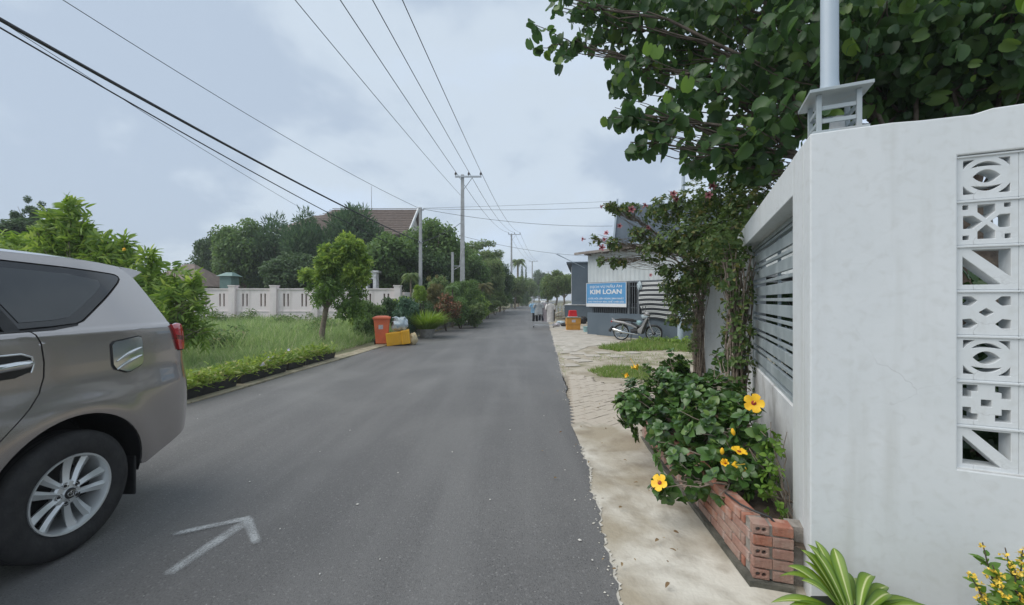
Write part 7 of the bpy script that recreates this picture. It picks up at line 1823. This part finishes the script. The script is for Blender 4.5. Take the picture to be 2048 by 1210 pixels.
def garment(label, x, top, bottom, wtop, wbot, m, cat='garment', sleeves=0.0, legs=False, depth=.05, y=0.0, hem=None):
    base = Vector((RXo + x, ro.y + y - .05 * 0, 0.03)); g = thing('garment', label, cat, (base.x, base.y, bottom + .03), math.radians(random.uniform(-14, 14)), 'clothes on the rack'); H_ = top - bottom
    b = MB(); nn_, mm = 12, 20; ph = random.uniform(0, 6)
    def ring(t, cx_, w):
        out = []
        for k in range(mm): a = 2 * math.pi * k / mm; fold = 1 + .25 * math.sin(3 * a + ph + t * 2) ; out.append(Vector((cx_ + w * math.cos(a), depth * math.sin(a) * fold + .02 * math.sin(5 * t + ph), H_ * (1 - t))))
        return out
    def body(cx0, cx1, t0_, t1_, w0, w1):
        k0 = len(b.v)
        for i in range(nn_ + 1):
            s_ = i / nn_; t = t0_ + (t1_ - t0_) * s_; w = w0 + (w1 - w0) * s_
            if t0_ == 0 and s_ < .12: w *= .35 + .65 * (s_ / .12)
            b.v += ring(t, cx0 + (cx1 - cx0) * s_, w)
        for i in range(nn_):
            for k in range(mm): a = k0 + i * mm + k; c = k0 + i * mm + (k + 1) % mm; b.f.append((a, c, c + mm, a + mm))
        b.f.append(tuple(range(k0, k0 + mm))); b.f.append(tuple(k0 + nn_ * mm + k for k in reversed(range(mm))))
    if legs: body(0, 0, 0, .3, wtop, wtop * 1.05); body(-wtop * .5, -wbot * .6, .3, 1, wtop * .5, wbot * .45); body(wtop * .5, wbot * .6, .3, 1, wtop * .5, wbot * .45)
    else: body(0, 0, 0, 1, wtop, wbot)
    b.build('cloth', m, g, smooth=60)
    if sleeves:
        for sx in (-1, 1):
            s_ = MB(); s_.tube([(sx * wtop * .75, 0, H_ * .92), (sx * wtop * 1.15, 0, H_ * .80), (sx * wtop * 1.25, 0, H_ * (.92 - sleeves))], [.07, .07, .06], 10); s_.build('sleeve', m, g, smooth=60)
    if hem:
        MB().tube([(wbot * 1.02 * math.cos(a), depth * 1.1 * math.sin(a), .03) for a in np.linspace(0, 6.283, 21)], .02, 6).build('hem_band', hem, g, smooth=60)
    MB().tube([(0, 0, H_ - .02), (0, 0, H_ + .05), (.015, 0, H_ + .075)], .004, 5).build('hanger_hook', M_steel, g)
    return g
def cloth(nm, c): return mat(nm, c, tuple(min(1, x * 1.25) for x in c), rough=.9, scale=9)
random.seed(44)
garment('pale blue shirt at the left end of the clothes rack', -.50, 1.24, .74, .16, .17, cloth('cloth_blue', (.22, .38, .52)), sleeves=.3, y=.02)
garment('black trousers hanging at the left end of the clothes rack', -.44, .98, .30, .14, .15, cloth('cloth_black', (.014, .015, .018)), legs=True, y=.06)
garment('grey shirt with dark hem in front of the black trousers', -.26, 1.24, .62, .20, .22, cloth('cloth_grey', (.30, .32, .33)), sleeves=.3, hem=M_black, y=-.06)
garment('dark blue trousers below the grey shirt', -.12, .95, .33, .13, .14, cloth('cloth_navy', (.02, .026, .04)), legs=True, y=.05)
garment('long mauve grey dress in the middle of the rack', .05, 1.25, .28, .13, .16, cloth('cloth_mauve', (.34, .30, .32)), y=.0)
garment('long white dress near the right end of the rack', .34, 1.24, .26, .19, .17, cloth('cloth_white', (.66, .64, .61)), sleeves=.25, y=-.06)
garment('black trousers behind the white dress', .44, 1.1, .30, .16, .16, M_seat, legs=True, y=.08)
garment('white cap like folded cloth on top of the rack', -.02, 1.36, 1.24, .10, .13, cloth('cloth_cap', (.7, .7, .7)), y=.0)

# ================================================================== BOXES AND CLUTTER BY THE SHOP
M_foam = mat('orange_carton', (0.50, 0.235, 0.035), (0.58, 0.29, 0.06), rough=.8, scale=4)
bx = G(1146, 659.5)
c1 = thing('carton', 'lower orange carton on the ground by the shop corner', 'box', (bx.x, bx.y, .01), math.radians(-3), 'stacked orange cartons'); MB().box(-.33, .33, -.25, .25, 0, .24).build('box', M_foam, c1, bevel=.01); MB().box(-.331, .331, -.03, .03, .2405, .243).build('tape', M_tray, c1)
c2 = thing('carton', 'upper orange carton with a pale print, stacked under the red tub', 'box', (bx.x, bx.y, .256), math.radians(-1), 'stacked orange cartons'); MB().box(-.34, .34, -.26, .26, 0, .33).build('box', M_foam, c2, bevel=.01); MB().box(-.36, .36, -.28, .28, .331, .36).build('lid', mat('lid_grey_green', (.20, .20, .13), (.28, .27, .2), rough=.8), c2, bevel=.006); MB().box(-.09, .09, -.264, -.261, .12, .25).build('print', M_lab, c2)
c3 = thing('red_tub', 'red plastic tub upside down on the orange cartons', 'tub', (bx.x - .02, bx.y, .62)); bodyfn(MB(), .03, .33, .21, .17, .17, .13).build('body', mat('red_plastic', (.62, .012, .02), (.68, .03, .035), rough=.4, scale=5), c3, bevel=.02); bodyfn(MB(), 0, .03, .225, .225, .19, .19).build('rim', M_signw, c3, bevel=.006)
cb = thing('blue_bucket', 'small pale blue bucket at the foot of the shop corner', 'bucket', G(1172, 664)); MB().lathe([(.10, 0), (.11, .0), (.14, .24), (.15, .25), (.13, .24), (.10, .02), (0, .02)], 18, cap=False).build('body', mat('pale_blue_plastic', (.30, .50, .52), rough=.5), cb, smooth=40); MB().tube([(-.14, 0, .24), (-.1, 0, .33), (0, 0, .37), (.1, 0, .33), (.14, 0, .24)], .005, 6).build('handle', M_steel, cb)
random.seed(60)
for k, (u, v, R, m, l) in enumerate(((1166, 648, (.22, .2, .22), M_seat, 'dark heap of bags beside the orange cartons'), (1120, 650, (.24, .2, .12), M_bag, 'grey plastic bundle lying left of the orange cartons'), (1112, 653, (.2, .18, .09), M_lab, 'pale crumpled sheet near the clothes rack wheels'), (1128, 653, (.16, .15, .10), M_tray, 'small dark bundle in front of the orange cartons'), (1158, 640, (.3, .25, .3), M_slate, 'blue grey covered heap behind the orange cartons'))):
    g = G(u, v); t = thing('bundle', l, 'bundle', (g.x, g.y, 0), 0, 'bundles of clutter by the shop'); lump(MB(), R, 20 + k, rough=.25).build('heap', m, t, smooth=60, loc=(0, 0, R[2] * .94))
    MB().tube([(0, 0, R[2] * 1.7), (.03, .02, R[2] * 2.0), (.08, 0, R[2] * 2.05)], [.04, .025, .01], 6).build('tied_neck', m, t, smooth=60)
wp = thing('timber_pile', 'pale driftwood and planks heaped on the verge behind the clothes rack', 'timber', G(1122, 640)); 
for k in range(7): MB().bar((random.uniform(-.6, .3), random.uniform(-.2, .2), .05 + .06 * k), (random.uniform(.2, .9), random.uniform(-.3, .3), .08 + .07 * k), .09, .05).build('plank', M_conc2, wp)
MB().tube([(-.5, 0, .1), (-.3, -.05, .5), (.05, 0, .62), (.3, .05, .45), (.25, 0, .2)], [.06, .05, .045, .04, .03], 8).build('root', mat('pale_wood', (.5, .42, .3), (.6, .52, .4), rough=.9), wp, smooth=60)
fence = thing('white_fence', 'low whitewashed fence under the trees beyond the clothes rack', 'fence', (P(1112, 0, 33).x, 33, tz(33)))
for k in range(9): MB().box(k * .28, k * .28 + .12, -.03, .03, 0, .95).build('picket', M_whited, fence)
for z_ in (.3, .75): MB().box(-.1, 2.5, .031, .06, z_, z_ + .07).build('rail', M_whited, fence)
# roadside weeds round the shop corner and pole foot
mw = foliage('verge_weeds', r8, clumps(r8, [((5.35, 12.9, .12), (.7, .35, .16)), ((4.6, 13.4, .1), (.5, .3, .1)), ((6.2, 12.4, .12), (.6, .4, .2))], 24, .14, .4), 900, T_ovate(.55, .2), .075, M_lime)
tag(mk('verge_weeds', mw), 'leafy light green weeds around the foot of the grey pole', 'weeds', kind='stuff')

# ================================================================== HAZE (humid air)
hz = bpy.data.materials.new('humid_air'); hz.use_nodes = True; nt = hz.node_tree; nt.nodes.clear()
out = nt.nodes.new('ShaderNodeOutputMaterial'); pv = nt.nodes.new('ShaderNodeVolumePrincipled')
pv.inputs['Color'].default_value = (0.90, 0.93, 0.97, 1); pv.inputs['Density'].default_value = 0.0014
nt.links.new(pv.outputs[0], out.inputs['Volume'])
hb_ = MB().box(-950, 950, -30, 950, -1.2, 16.0).build('haze', hz); tag(hb_, kind='stuff')
